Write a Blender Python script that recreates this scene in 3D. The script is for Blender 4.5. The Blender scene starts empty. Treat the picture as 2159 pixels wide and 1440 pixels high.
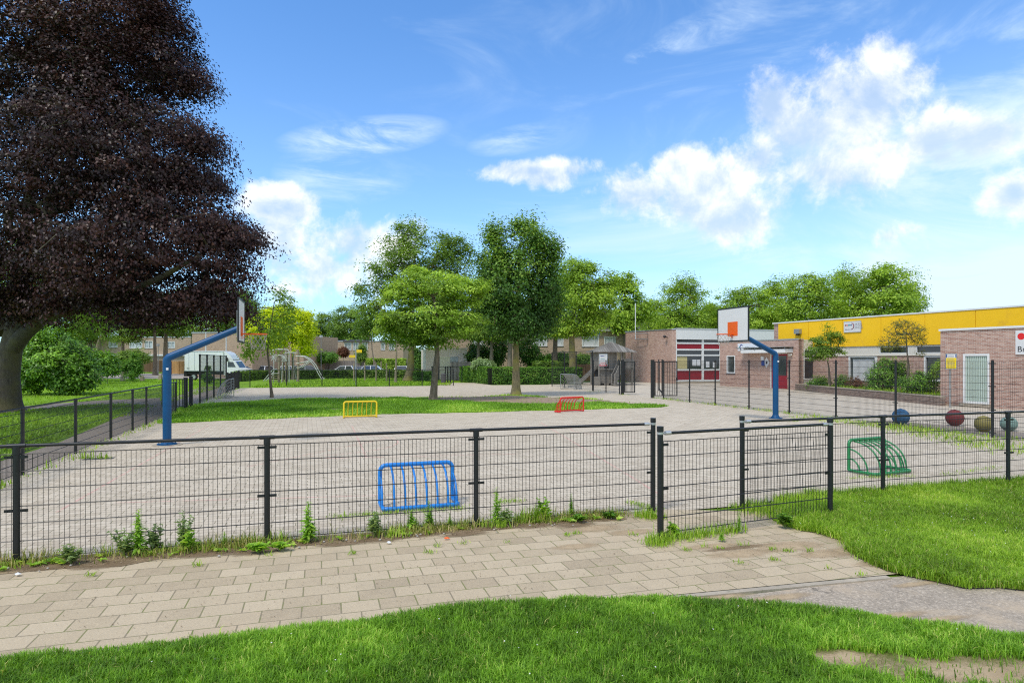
# A Dutch school playground behind a wire fence, built object by object.
SKY_R, SKY_G, SKY_B = .62, .95, 1.22
EXPO = 0.45
import bpy, math, random
import numpy as np
from mathutils import Vector, Matrix

# ------------------------------------------------------------------ camera model
F = 1346.0; HOR = 759.0; CX = 1079.5; H = 2.2      # focal length and horizon of the photograph, eye height in metres
C = bpy.context.scene.collection
def G(px, py, z=0.0):
    Y = F * (H - z) / (py - HOR)
    return ((px - CX) * Y / F, Y)
def P(px, py, Y): return ((px - CX) * Y / F, Y, H - (py - HOR) * Y / F)
def PX(px, Y): return (px - CX) * Y / F
def PZ(py, Y): return H - (py - HOR) * Y / F
U = np.array([.952, .305]); V = np.array([-.305, .952])   # the two axes of the playground

def lin(c): return c / 12.92 if c <= .04045 else ((c + .055) / 1.055) ** 2.4
def col(r, g, b, k=1.0): return (lin(r / 255) * k, lin(g / 255) * k, lin(b / 255) * k, 1.0)

# ------------------------------------------------------------------ node helper
class NT:
    def __init__(s, tree):
        s.t = tree; s.t.nodes.clear()
    def n(s, typ, ins=None, **kw):
        nd = s.t.nodes.new(typ)
        for k, v in kw.items(): setattr(nd, k, v)
        for k, v in (ins or {}).items():
            if isinstance(v, bpy.types.NodeSocket): s.t.links.new(v, nd.inputs[k])
            else: nd.inputs[k].default_value = v
        return nd
    def m(s, op, a, b=0.0, c=0.0, clamp=False):
        nd = s.t.nodes.new('ShaderNodeMath'); nd.operation = op; nd.use_clamp = clamp
        for i, v in enumerate((a, b, c)):
            if isinstance(v, bpy.types.NodeSocket): s.t.links.new(v, nd.inputs[i])
            else: nd.inputs[i].default_value = v
        return nd.outputs[0]
    def vm(s, op, a, b=None):
        nd = s.t.nodes.new('ShaderNodeVectorMath'); nd.operation = op
        for i, v in enumerate((a, b)):
            if v is None: continue
            if isinstance(v, bpy.types.NodeSocket): s.t.links.new(v, nd.inputs[i])
            else: nd.inputs[i].default_value = v
        return nd
    def mix(s, fac, a, b, mode='MIX'):
        nd = s.t.nodes.new('ShaderNodeMix'); nd.data_type = 'RGBA'; nd.blend_type = mode
        for k, v in ((0, fac), (6, a), (7, b)):
            if isinstance(v, bpy.types.NodeSocket): s.t.links.new(v, nd.inputs[k])
            else: nd.inputs[k].default_value = v
        return nd.outputs[2]
    def ramp(s, fac, stops, interp='LINEAR'):
        nd = s.t.nodes.new('ShaderNodeValToRGB'); nd.color_ramp.interpolation = interp
        e = nd.color_ramp.elements
        while len(e) < len(stops): e.new(.5)
        for i, (p, c) in enumerate(stops): e[i].position = p; e[i].color = c
        s.t.links.new(fac, nd.inputs[0]); return nd.outputs[0]
    def noise(s, vec, scale, detail=4, rough=.55, dist=0.0, out=0):
        nd = s.t.nodes.new('ShaderNodeTexNoise')
        nd.inputs['Scale'].default_value = scale; nd.inputs['Detail'].default_value = detail
        nd.inputs['Roughness'].default_value = rough; nd.inputs['Distortion'].default_value = dist
        s.t.links.new(vec, nd.inputs['Vector']); return nd.outputs[out]
    def sstep(s, v, lo, hi, a=0.0, b=1.0):
        nd = s.t.nodes.new('ShaderNodeMapRange'); nd.interpolation_type = 'SMOOTHSTEP'
        s.t.links.new(v, nd.inputs[0])
        for i, x in enumerate((lo, hi, a, b)): nd.inputs[1 + i].default_value = x
        return nd.outputs[0]

MATS = {}
def new_mat(name):
    m = bpy.data.materials.new(name); m.use_nodes = True
    MATS[name] = m
    return m, NT(m.node_tree)
def finish(nt, base, rough=.6, metal=0.0, spec=.5, bump=None, bstr=.3, bdist=.01, coat=0.0):
    ins = {'Base Color': base, 'Roughness': rough, 'Metallic': metal, 'Specular IOR Level': spec}
    b = nt.n('ShaderNodeBsdfPrincipled', ins)
    b.inputs['Coat Weight'].default_value = coat
    if bump is not None:
        bp = nt.n('ShaderNodeBump', {'Height': bump, 'Strength': bstr, 'Distance': bdist})
        nt.t.links.new(bp.outputs[0], b.inputs['Normal'])
    o = nt.n('ShaderNodeOutputMaterial'); nt.t.links.new(b.outputs[0], o.inputs[0])
    return b
def objc(nt): return nt.n('ShaderNodeTexCoord').outputs['Object']
def uvc(nt): return nt.n('ShaderNodeTexCoord').outputs['UV']

def mat_plain(name, c, rough=.55, metal=0.0, var=.18, scale=4.0, spec=.5, coat=0.0, dirt=None, bstr=0.0):
    m, nt = new_mat(name)
    o = objc(nt)
    n1 = nt.noise(o, scale, 5); n2 = nt.noise(o, scale * 11, 3)
    f = nt.m('ADD', nt.m('MULTIPLY', n1, .65), nt.m('MULTIPLY', n2, .35))
    lo = tuple(x * (1 - var) for x in c[:3]) + (1,); hi = tuple(min(1, x * (1 + var)) for x in c[:3]) + (1,)
    base = nt.ramp(f, [(.3, lo), (.7, hi)])
    if dirt:
        dn = nt.sstep(nt.noise(o, scale * 2.3, 6, .65), dirt[1], dirt[1] + .18)
        base = nt.mix(nt.m('MULTIPLY', dn, dirt[2] if len(dirt) > 2 else .6), base, dirt[0])
    r = nt.m('ADD', rough - .08, nt.m('MULTIPLY', n2, .16))
    finish(nt, base, r, metal, spec, n2 if bstr else None, bstr, .004, coat)
    return m

def mat_brick(name, c1, c2, mortar, w=.21, h=.0625, rough=.85):
    m, nt = new_mat(name)
    uv = uvc(nt)
    br = nt.n('ShaderNodeTexBrick', {'Vector': uv, 'Color1': (0, 0, 0, 1), 'Color2': (1, 1, 1, 1), 'Mortar': (.5, .5, .5, 1),
              'Scale': 1.0, 'Mortar Size': .007, 'Mortar Smooth': .2, 'Brick Width': w, 'Row Height': h, 'Bias': 0.0})
    n1 = nt.noise(uv, 1.3, 5); n2 = nt.noise(uv, 60, 3)
    t = nt.m('ADD', nt.m('MULTIPLY', br.outputs[0], .75), nt.m('MULTIPLY', n1, .3))
    mid = tuple((a + b) / 2 for a, b in zip(c1, c2))
    c3 = tuple(x * .72 for x in c1[:3]) + (1,)
    bc = nt.ramp(t, [(.05, c3), (.3, c1), (.65, mid), (1, c2)])
    bc = nt.mix(nt.m('MULTIPLY', n2, .16), bc, (.02, .015, .012, 1))
    mo = nt.mix(nt.m('MULTIPLY', n1, .5), mortar, tuple(x * .6 for x in mortar[:3]) + (1,))
    base = nt.mix(br.outputs[1], bc, mo)
    # weathering streaks and damp near the ground
    st = nt.sstep(nt.noise(uv, .7, 6, .7), .5, .75)
    base = nt.mix(nt.m('MULTIPLY', st, .16), base, (.05, .045, .035, 1))
    finish(nt, base, rough, 0, .3, nt.m('SUBTRACT', 1.0, br.outputs[1]), .5, .006)
    return m

def mat_leaf(name, stops, rough=.5, trans=.45, spec=.3, gain=2.0):
    m, nt = new_mat(name)
    a = nt.n('ShaderNodeAttribute', attribute_name='var').outputs['Fac']
    stops = [(p, tuple(min(.85, x * gain) for x in c[:3]) + (1,)) for p, c in stops]
    base = nt.ramp(a, stops)
    b = nt.n('ShaderNodeBsdfPrincipled', {'Base Color': base, 'Roughness': rough, 'Specular IOR Level': spec})
    tb = nt.mix(1.0, base, (1.15, 1.1, .6, 1), 'MULTIPLY')
    t = nt.n('ShaderNodeBsdfTranslucent', {'Color': tb})
    mx = nt.n('ShaderNodeMixShader', {0: trans}); nt.t.links.new(b.outputs[0], mx.inputs[1]); nt.t.links.new(t.outputs[0], mx.inputs[2])
    o = nt.n('ShaderNodeOutputMaterial'); nt.t.links.new(mx.outputs[0], o.inputs[0])
    return m

def mat_wood(name, c1, c2, plank=.14, rough=.8, across='X'):
    m, nt = new_mat(name)
    uv = uvc(nt)
    sx = nt.n('ShaderNodeSeparateXYZ', {0: uv})
    idx = nt.m('FLOOR', nt.m('DIVIDE', sx.outputs[0], plank))
    wn = nt.n('ShaderNodeTexWhiteNoise', noise_dimensions='1D'); nt.t.links.new(idx, wn.inputs['W'])
    mp = nt.n('ShaderNodeMapping', {'Vector': uv, 'Scale': (14, 1.2, 1)})
    g = nt.noise(mp.outputs[0], 3, 5, .6)
    t = nt.m('ADD', nt.m('MULTIPLY', wn.outputs[0], .5), nt.m('MULTIPLY', g, .5))
    base = nt.ramp(t, [(.2, c1), (.8, c2)])
    fr = nt.m('FRACT', nt.m('DIVIDE', sx.outputs[0], plank))
    gap = nt.m('LESS_THAN', nt.m('ABSOLUTE', nt.m('SUBTRACT', fr, .5)), .46)
    base = nt.mix(gap, tuple(x * .25 for x in c1[:3]) + (1,), base)
    finish(nt, base, rough, 0, .3, g, .3, .004)
    return m

def mat_glass(name, c=(.02, .025, .028, 1), rough=.06):
    m, nt = new_mat(name)
    n = nt.noise(objc(nt), 1.5, 3)
    base = nt.ramp(n, [(.3, tuple(x * .6 for x in c[:3]) + (1,)), (.75, tuple(x * 1.9 for x in c[:3]) + (1,))])
    finish(nt, base, rough, 0, .8)
    return m

# ------------------------------------------------------------------ mesh builder
class MB:
    def __init__(s): s.v = []; s.f = []; s.mi = []; s.sm = []
    def add(s, vs, fs, mi=0, sm=False):
        o = len(s.v); s.v += [tuple(float(q) for q in p) for p in vs]
        for f in fs: s.f.append(tuple(i + o for i in f)); s.mi.append(mi); s.sm.append(sm)
        return s
    def hexa(s, p, mi=0):      # 8 points, bottom 0-3 anticlockwise, top 4-7
        return s.add(p, [(3, 2, 1, 0), (4, 5, 6, 7), (0, 1, 5, 4), (1, 2, 6, 5), (2, 3, 7, 6), (3, 0, 4, 7)], mi)
    def box(s, x0, x1, y0, y1, z0, z1, mi=0):
        return s.hexa([(x0, y0, z0), (x1, y0, z0), (x1, y1, z0), (x0, y1, z0), (x0, y0, z1), (x1, y0, z1), (x1, y1, z1), (x0, y1, z1)], mi)
    def bevbox(s, x0, x1, y0, y1, z0, z1, b=.02, mi=0):
        if min(x1 - x0, y1 - y0, z1 - z0) < 2.2 * b: return s.box(x0, x1, y0, y1, z0, z1, mi)
        bm_v = []
        def ring(z, i): return [(x0 + i, y0, z), (x1 - i, y0, z), (x1, y0 + i, z), (x1, y1 - i, z), (x1 - i, y1, z), (x0 + i, y1, z), (x0, y1 - i, z), (x0, y0 + i, z)]
        def ring2(z): return [(x0 + b, y0 + b, z), (x1 - b, y0 + b, z), (x1 - b, y0 + b, z), (x1 - b, y1 - b, z), (x1 - b, y1 - b, z), (x0 + b, y1 - b, z), (x0 + b, y1 - b, z), (x0 + b, y0 + b, z)]
        rs = [[(min(max(x, x0 + b), x1 - b), min(max(y, y0 + b), y1 - b), z0) for x, y, z in ring(z0, b)], ring(z0 + b, b), ring(z1 - b, b),
              [(min(max(x, x0 + b), x1 - b), min(max(y, y0 + b), y1 - b), z1) for x, y, z in ring(z1, b)]]
        vs = [p for r in rs for p in r]; fs = []
        for k in range(3):
            for i in range(8): j = (i + 1) % 8; fs.append((k * 8 + i, k * 8 + j, k * 8 + 8 + j, k * 8 + 8 + i))
        fs.append((7, 6, 5, 4, 3, 2, 1, 0)); fs.append(tuple(24 + i for i in range(8)))
        return s.add(vs, fs, mi)
    def bar(s, a, b, w, h, mi=0, up=(0, 0, 1)):   # rectangular bar between two points
        a = Vector(a); b = Vector(b); d = (b - a).normalized(); up = Vector(up)
        if abs(d.dot(up)) > .98: up = Vector((1, 0, 0))
        x = d.cross(up).normalized() * w / 2; y = x.normalized().cross(d).normalized() * h / 2
        return s.hexa([a - x - y, a + x - y, b + x - y, b - x - y, a - x + y, a + x + y, b + x + y, b - x + y], mi)
    def tube(s, pts, r, n=8, mi=0, caps=True, closed=False, sm=True):
        pts = [Vector(p) for p in pts]; k = len(pts)
        rs = r if hasattr(r, '__len__') else [r] * k
        tang = []
        for i in range(k):
            if closed: t = pts[(i + 1) % k] - pts[i - 1]
            else: t = pts[min(i + 1, k - 1)] - pts[max(i - 1, 0)]
            tang.append(t.normalized())
        up = Vector((0, 0, 1)) if abs(tang[0].z) < .9 else Vector((1, 0, 0))
        x = tang[0].cross(up).normalized(); vs = []
        for i in range(k):
            x = (x - tang[i] * x.dot(tang[i])).normalized(); y = tang[i].cross(x)
            for j in range(n):
                a = 2 * math.pi * j / n
                vs.append(pts[i] + (x * math.cos(a) + y * math.sin(a)) * rs[i])
        fs = []
        for i in range(k if closed else k - 1):
            i2 = (i + 1) % k
            for j in range(n):
                j2 = (j + 1) % n; fs.append((i * n + j, i * n + j2, i2 * n + j2, i2 * n + j))
        s.add(vs, fs, mi, sm)
        if caps and not closed:
            s.add(vs[:n], [tuple(range(n))[::-1]], mi); s.add(vs[-n:], [tuple(range(n))], mi)
        return s
    def cyl(s, x, y, z0, z1, r, n=12, mi=0): return s.tube([(x, y, z0), (x, y, z1)], r, n, mi)
    def sphere(s, c, r, seg=20, rings=12, mi=0, sz=1.0):
        vs = [(c[0], c[1], c[2] - r * sz)]
        for i in range(1, rings):
            a = -math.pi / 2 + math.pi * i / rings
            for j in range(seg):
                b = 2 * math.pi * j / seg
                vs.append((c[0] + r * math.cos(a) * math.cos(b), c[1] + r * math.cos(a) * math.sin(b), c[2] + r * sz * math.sin(a)))
        vs.append((c[0], c[1], c[2] + r * sz)); fs = []
        for j in range(seg): fs.append((0, 1 + (j + 1) % seg, 1 + j))
        for i in range(rings - 2):
            for j in range(seg):
                a = 1 + i * seg + j; b = 1 + i * seg + (j + 1) % seg; fs.append((a, b, b + seg, a + seg))
        l = len(vs) - 1
        for j in range(seg): fs.append((l, l - seg + j, l - seg + (j + 1) % seg))
        return s.add(vs, fs, mi, True)
    def prism(s, poly, z0, z1, mi=0):
        n = len(poly); vs = [(x, y, z0) for x, y in poly] + [(x, y, z1) for x, y in poly]
        a = sum(poly[i][0] * poly[(i + 1) % n][1] - poly[(i + 1) % n][0] * poly[i][1] for i in range(n))
        fs = [tuple(range(n))[::-1], tuple(range(n, 2 * n))] + [(i, (i + 1) % n, n + (i + 1) % n, n + i) for i in range(n)]
        if a < 0: fs = [f[::-1] for f in fs]
        return s.add(vs, fs, mi)
    def profile(s, poly, y0, y1, mi=0, sm=False):   # polygon in x,z swept along y
        n = len(poly); vs = [(x, y0, z) for x, z in poly] + [(x, y1, z) for x, z in poly]
        a = sum(poly[i][0] * poly[(i + 1) % n][1] - poly[(i + 1) % n][0] * poly[i][1] for i in range(n))
        fs = [tuple(range(n)), tuple(range(n, 2 * n))[::-1]] + [((i + 1) % n, i, n + i, n + (i + 1) % n) for i in range(n)]
        if a < 0: fs = [f[::-1] for f in fs]
        return s.add(vs, fs, mi, sm)
    def sheet(s, poly, z, mi=0):
        a = sum(poly[i][0] * poly[(i + 1) % len(poly)][1] - poly[(i + 1) % len(poly)][0] * poly[i][1] for i in range(len(poly)))
        p = poly if a > 0 else poly[::-1]
        return s.add([(x, y, z) for x, y in p], [tuple(range(len(p)))], mi)
    def build(s, name, mats, parent=None, loc=None, origin=None, rz=0.0):
        vs = s.v
        if origin is not None: vs = [(x - origin[0], y - origin[1], z - (origin[2] if len(origin) > 2 else 0)) for x, y, z in vs]
        me = bpy.data.meshes.new(name); me.from_pydata(vs, [], s.f)
        if not isinstance(mats, (list, tuple)): mats = [mats]
        for m in mats: me.materials.append(MATS[m] if isinstance(m, str) else m)
        me.polygons.foreach_set('material_index', s.mi); me.polygons.foreach_set('use_smooth', s.sm)
        uv = me.uv_layers.new(name='UVMap').data
        for p in me.polygons:
            n = p.normal
            for li in p.loop_indices:
                co = me.vertices[me.loops[li].vertex_index].co
                if abs(n.z) > .75: uv[li].uv = (co.x, co.y)
                else:
                    l = math.hypot(n.x, n.y) or 1; uv[li].uv = ((-n.y * co.x + n.x * co.y) / l, co.z)
        me.update()
        o = bpy.data.objects.new(name, me); C.objects.link(o)
        if parent: o.parent = parent
        if loc: o.location = loc
        o.rotation_euler.z = rz
        return o

def np_mesh(name, verts, loops, starts, mat, parent=None, loc=None, var=None, smooth=False, mats=None):
    me = bpy.data.meshes.new(name)
    me.vertices.add(len(verts)); me.vertices.foreach_set('co', np.ascontiguousarray(verts, dtype=np.float32).ravel())
    me.loops.add(len(loops)); me.loops.foreach_set('vertex_index', np.ascontiguousarray(loops, dtype=np.int32))
    me.polygons.add(len(starts)); me.polygons.foreach_set('loop_start', np.ascontiguousarray(starts, dtype=np.int32))
    me.materials.append(MATS[mat])
    if var is not None:
        a = me.attributes.new('var', 'FLOAT', 'POINT'); a.data.foreach_set('value', np.ascontiguousarray(var, dtype=np.float32))
    me.update(calc_edges=True)
    o = bpy.data.objects.new(name, me); C.objects.link(o)
    if parent: o.parent = parent
    if loc: o.location = loc
    return o

def tag(o, label=None, cat=None, group=None, kind=None):
    if label: o['label'] = label
    if cat: o['category'] = cat
    if group: o['group'] = group
    if kind: o['kind'] = kind
    return o
def thing(name, label, cat, loc=(0, 0, 0), rz=0.0, group=None):
    o = bpy.data.objects.new(name, None); C.objects.link(o); o.empty_display_size = .2
    o.location = (loc[0], loc[1], loc[2] if len(loc) > 2 else 0); o.rotation_euler.z = rz
    return tag(o, label, cat, group, 'thing')
def copy_tree(o, parent=None):
    c = o.copy(); C.objects.link(c); c.parent = parent
    for ch in [x for x in o.children]: copy_tree(ch, c)
    return c
def structure(o): o['kind'] = 'structure'; return o

# a vertical plane seen from the camera: p0 is its left end, p1 its right end; n points to the viewer
class Fr:
    def __init__(s, p0, p1):
        s.p = np.array(p0[:2], float); q = np.array(p1[:2], float); s.L = float(np.hypot(*(q - s.p)))
        s.u = (q - s.p) / s.L; s.n = np.array([s.u[1], -s.u[0]])
    def pt(s, u, n, z): q = s.p + s.u * u + s.n * n; return (q[0], q[1], z)
    def box(s, mb, u0, u1, n0, n1, z0, z1, mi=0):
        return mb.hexa([s.pt(u0, n1, z0), s.pt(u1, n1, z0), s.pt(u1, n0, z0), s.pt(u0, n0, z0),
                        s.pt(u0, n1, z1), s.pt(u1, n1, z1), s.pt(u1, n0, z1), s.pt(u0, n0, z1)], mi)
    def uz(s, px, py, off=0.0):
        a = (px - CX) / F; b = -(py - HOR) / F; p = s.p + s.n * off
        # p + u*s = (a t, t)
        det = s.u[0] * (-1) - s.u[1] * (-a)
        ss = ((-p[0]) * (-1) - (-p[1]) * (-a)) / det
        t = p[1] + s.u[1] * ss
        return ss, H + b * t
    def rect(s, x0, y0, x1, y1, off=0.0):          # pixel rectangle -> u0,u1,z0,z1 on the plane
        ua, za = s.uz(x0, y0, off); ub, zb = s.uz(x1, y1, off); zc = s.uz(x0, y1, off)[1]; zd = s.uz(x1, y0, off)[1]
        return ua, ub, (zb + zc) / 2, (za + zd) / 2
    def wall(s, mb, u0, u1, z0, z1, th, holes=(), mi=0, n0=0.0):
        us = sorted(set([u0, u1] + [min(max(x, u0), u1) for h in holes for x in h[:2]]))
        for a, b in zip(us[:-1], us[1:]):
            if b - a < 1e-4: continue
            hs = sorted([h for h in holes if h[0] <= a + 1e-5 and h[1] >= b - 1e-5], key=lambda h: h[2]); z = z0
            for h in hs:
                if h[2] > z + 1e-4: s.box(mb, a, b, n0 - th, n0, z, h[2], mi)
                z = h[3]
            if z < z1 - 1e-4: s.box(mb, a, b, n0 - th, n0, z, z1, mi)
def window(fr, hole, parent, origin, frame='white_paint', pane='dark_glass', fw=.06, dep=.10, mull=(), trans=(), sill=True, name='window'):
    a, b, z0, z1 = hole; m = MB()
    g = .003
    fr.box(m, a + g, a + fw, -dep, .012, z0 + g, z1 - g); fr.box(m, b - fw, b - g, -dep, .012, z0 + g, z1 - g)
    fr.box(m, a + fw, b - fw, -dep, .012, z1 - fw, z1 - g); fr.box(m, a + fw, b - fw, -dep, .012, z0 + g, z0 + fw)
    for t in mull: u = a + (b - a) * t; fr.box(m, u - fw * .4, u + fw * .4, -dep, .006, z0 + fw, z1 - fw)
    for t in trans: z = z0 + (z1 - z0) * t; fr.box(m, a + fw, b - fw, -dep, .008, z - fw * .4, z + fw * .4)
    o = m.build(name, frame, parent, origin=origin)
    p = MB(); fr.box(p, a + fw * .5, b - fw * .5, -dep + .01, -dep + .03, z0 + fw * .5, z1 - fw * .5); p.build('pane', pane, o, origin=(0, 0, 0) if origin is None else origin)
    if sill:
        q = MB(); fr.box(q, a - .04, b + .04, .013, .06, z0 - .06, z0 - .004); q.build('sill', 'dark_sill', o, origin=origin)
    return o
def text_mesh(txt, size, mat, parent, matrix, name='lettering', align='CENTER', extr=.002):
    cu = bpy.data.curves.new(name, 'FONT'); cu.body = txt; cu.size = size; cu.align_x = align; cu.align_y = 'CENTER'; cu.extrude = extr
    t = bpy.data.objects.new(name, cu); me = bpy.data.meshes.new_from_object(t)
    bpy.data.objects.remove(t); bpy.data.curves.remove(cu)
    me.materials.clear(); me.materials.append(MATS[mat]); me.transform(matrix)
    o = bpy.data.objects.new(name, me); C.objects.link(o); o.parent = parent
    return o
def plane_matrix(u, n, pos):          # text plane: x along u, y up, facing n
    return Matrix(((u[0], 0, n[0], pos[0]), (u[1], 0, n[1], pos[1]), (0, 1, 0, pos[2]), (0, 0, 0, 1)))

# ------------------------------------------------------------------ polygons and scatter
def inside(pts, poly):
    x, y = pts[:, 0], pts[:, 1]; r = np.zeros(len(pts), bool); n = len(poly)
    for i in range(n):
        x0, y0 = poly[i]; x1, y1 = poly[(i + 1) % n]
        if y0 == y1: continue
        c = ((y0 > y) != (y1 > y)) & (x < (x1 - x0) * (y - y0) / (y1 - y0) + x0); r ^= c
    return r
def edge_dist(pts, poly):
    d = np.full(len(pts), 1e9); n = len(poly)
    for i in range(n):
        a = np.array(poly[i]); b = np.array(poly[(i + 1) % n]); ab = b - a
        t = np.clip(((pts - a) @ ab) / max(ab @ ab, 1e-9), 0, 1); q = a + t[:, None] * ab
        d = np.minimum(d, np.hypot(*(pts - q).T))
    return d
def vnoise(p, s, seed=0):                # smooth value noise for patchiness
    rs = np.random.RandomState(seed); T = rs.rand(64, 64)
    q = p * s; i = np.floor(q).astype(int); f = q - i; f = f * f * (3 - 2 * f)
    g = lambda a, b: T[(i[:, 0] + a) % 64, (i[:, 1] + b) % 64]
    return (g(0, 0) * (1 - f[:, 0]) + g(1, 0) * f[:, 0]) * (1 - f[:, 1]) + (g(0, 1) * (1 - f[:, 0]) + g(1, 1) * f[:, 0]) * f[:, 1]
def scatter(poly, dens, rng):
    a = np.array(poly); lo = a.min(0); hi = a.max(0)
    n = int(dens * (hi - lo).prod()); p = lo + rng.random((n, 2)) * (hi - lo)
    return p[inside(p, poly)]
def blades(name, pts, hgt, wid, lean, mat, rng, var=None, parent=None, curl=.5):
    n = len(pts)
    ang = rng.random(n) * 2 * np.pi; d = np.stack([np.cos(ang), np.sin(ang)], 1); s = np.stack([-d[:, 1], d[:, 0]], 1)
    h = hgt * (.55 + .75 * rng.random(n)); w = wid * (.6 + .8 * rng.random(n)) * .5
    le = lean * rng.random(n) ** .8 * h
    v = np.zeros((n, 5, 3), np.float32)
    b = pts[:, :3]
    z = np.zeros(n)
    v[:, 0] = b; v[:, 0, :2] -= s * w[:, None]; v[:, 1] = b; v[:, 1, :2] += s * w[:, None]
    mid = b.copy(); mid[:, :2] += d * (le * .35)[:, None]; mid[:, 2] += h * .6
    v[:, 2] = mid; v[:, 2, :2] -= s * (w * .75)[:, None]; v[:, 3] = mid; v[:, 3, :2] += s * (w * .75)[:, None]
    tip = b.copy(); tip[:, :2] += d * le[:, None]; tip[:, 2] += h * (1 - curl * np.minimum(1, le / np.maximum(h, 1e-4)) * .6)
    v[:, 4] = tip
    base = (np.arange(n) * 5)[:, None]
    loops = np.concatenate([base + np.array([[0, 1, 3, 2, 2, 3, 4]])], 1).ravel()
    st = (np.arange(n) * 7)[:, None] + np.array([[0, 4]])
    if var is None: var = rng.random(n)
    return np_mesh(name, v.reshape(-1, 3), loops, st.ravel(), mat, parent, var=np.repeat(var, 5))
def leaves_arrays(pos, nor, axis, size, asp=.62, fold=.15):
    n = len(pos)
    nor = nor / np.linalg.norm(nor, axis=1, keepdims=True)
    axis = axis - nor * (axis * nor).sum(1, keepdims=True); axis /= np.maximum(np.linalg.norm(axis, axis=1, keepdims=True), 1e-6)
    side = np.cross(nor, axis); L = size[:, None]
    v = np.zeros((n, 4, 3))
    v[:, 0] = pos - axis * L * .5; v[:, 2] = pos + axis * L * .5 - nor * L * fold
    v[:, 1] = pos - side * L * asp * .5 + nor * L * fold * .6 - axis * L * .05; v[:, 3] = pos + side * L * asp * .5 + nor * L * fold * .6 - axis * L * .05
    return v
def fade_sheet(name, spots, mat):      # spots: x, y, rx, ry, rotation, z
    V = []; L = []; S = []; A = []
    for x, y, rx, ry, ro, z in spots:
        o = len(V); rr = (.35, .7, 1.0); V.append((x, y, z)); A.append(1.0)
        for r in rr:
            for k in range(20):
                a = 2 * math.pi * k / 20; p, q = rx * r * math.cos(a), ry * r * math.sin(a); V.append((x + p * math.cos(ro) - q * math.sin(ro), y + p * math.sin(ro) + q * math.cos(ro), z)); A.append(1 - r ** 1.5)
        for k in range(20): S.append(len(L)); L += [o, o + 1 + k, o + 1 + (k + 1) % 20]
        for j in range(2):
            for k in range(20): b = o + 1 + j * 20; S.append(len(L)); L += [b + k, b + 20 + k, b + 20 + (k + 1) % 20, b + (k + 1) % 20]
    return np_mesh(name, np.array(V), np.array(L), np.array(S), mat, var=np.array(A))
def roughen(poly, step, amp, seed):
    rs = np.random.RandomState(seed); out = []; n = len(poly)
    for i in range(n):
        a = np.array(poly[i]); b = np.array(poly[(i + 1) % n]); l = np.hypot(*(b - a)); k = min(max(1, int(l / step)), 200); nn = np.array([-(b - a)[1], (b - a)[0]]) / max(l, 1e-6)
        for j in range(k): out.append(tuple(a + (b - a) * j / k + (nn * rs.normal() * amp if j else 0)))
    return out
def leaf_mesh(name, v, mat, parent=None, var=None, loc=None):
    n = len(v)
    return np_mesh(name, v.reshape(-1, 3), np.arange(n * 4), np.arange(n) * 4, mat, parent, loc, np.repeat(var, 4))
# ================================================================== materials
mat_plain('black_steel', (.012, .014, .016, 1), .38, 0, .3, 3, .5)
mat_plain('galvanised', (.36, .38, .38, 1), .42, .55, .2, 9)
mat_plain('alu', (.55, .56, .57, 1), .35, .7, .1, 6)
mat_plain('white_paint', (.74, .74, .71, 1), .5, 0, .05, 3, .5, 0, ((.4, .38, .32, 1), .58, .35))
mat_plain('cream_paint', (.66, .62, .54, 1), .55, 0, .06, 2, .4, 0, ((.35, .32, .26, 1), .58, .35))
mat_plain('white_plastic', (.72, .73, .75, 1), .4, 0, .04, 3)
mat_plain('board_white', (.70, .69, .67, 1), .45, 0, .04, 2, .5, 0, ((.45, .43, .38, 1), .58, .4))
mat_plain('yellow_panel', (.97, .56, .010, 1), .45, 0, .06, .5, .4, 0, ((.70, .38, .03, 1), .55, .5))
mat_plain('red_panel', (.28, .008, .022, 1), .4, 0, .12, 1.5)
mat_plain('blue_pole', (.002, .070, .19, 1), .42, 0, .2, 2, .35, 0, ((.02, .05, .08, 1), .62, .5))
mat_plain('blue_goal', (.012, .21, .62, 1), .38, 0, .15, 6, .5, 0, ((.1, .22, .36, 1), .6, .5))
mat_plain('yellow_goal', (.80, .58, .012, 1), .4, 0, .12, 6, .5, 0, ((.4, .28, .05, 1), .6, .4))
mat_plain('red_goal', (.66, .022, .016, 1), .4, 0, .12, 6, .5, 0, ((.35, .06, .04, 1), .6, .4))
mat_plain('green_goal', (.022, .22, .07, 1), .4, 0, .15, 6, .5, 0, ((.06, .16, .08, 1), .6, .5))
mat_plain('orange', (.80, .12, .008, 1), .45, 0, .08, 3)
mat_plain('concrete', (.40, .34, .26, 1), .85, 0, .2, 3, .3, 0, ((.12, .13, .08, 1), .5, .5), .3)
mat_plain('dark_sill', (.09, .085, .085, 1), .7, 0, .2, 5)
mat_plain('roofing', (.10, .10, .10, 1), .9, 0, .2, 1)
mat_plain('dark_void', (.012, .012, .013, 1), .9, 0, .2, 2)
mat_plain('blue_ball', (.03, .12, .24, 1), .7, 0, .2, 5, .4, 0, ((.12, .15, .17, 1), .5, .5))
mat_plain('red_ball', (.17, .022, .022, 1), .7, 0, .2, 5, .4, 0, ((.12, .08, .07, 1), .5, .5))
mat_plain('yellow_ball', (.24, .20, .055, 1), .7, 0, .2, 5, .4, 0, ((.2, .17, .1, 1), .5, .5))
mat_plain('green_ball', (.20, .31, .26, 1), .7, 0, .2, 5, .4, 0, ((.2, .22, .18, 1), .5, .5))
mat_plain('tyre', (.015, .015, .016, 1), .85)
mat_plain('car_white', (.82, .82, .82, 1), .25, 0, .03, 1, .5, .4)
mat_plain('car_silver', (.42, .44, .46, 1), .28, .4, .05, 1, .5, .4)
mat_plain('car_dark', (.05, .055, .065, 1), .25, .2, .05, 1, .5, .4)
mat_plain('lamp_red', (.4, .01, .01, 1), .3)
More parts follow.
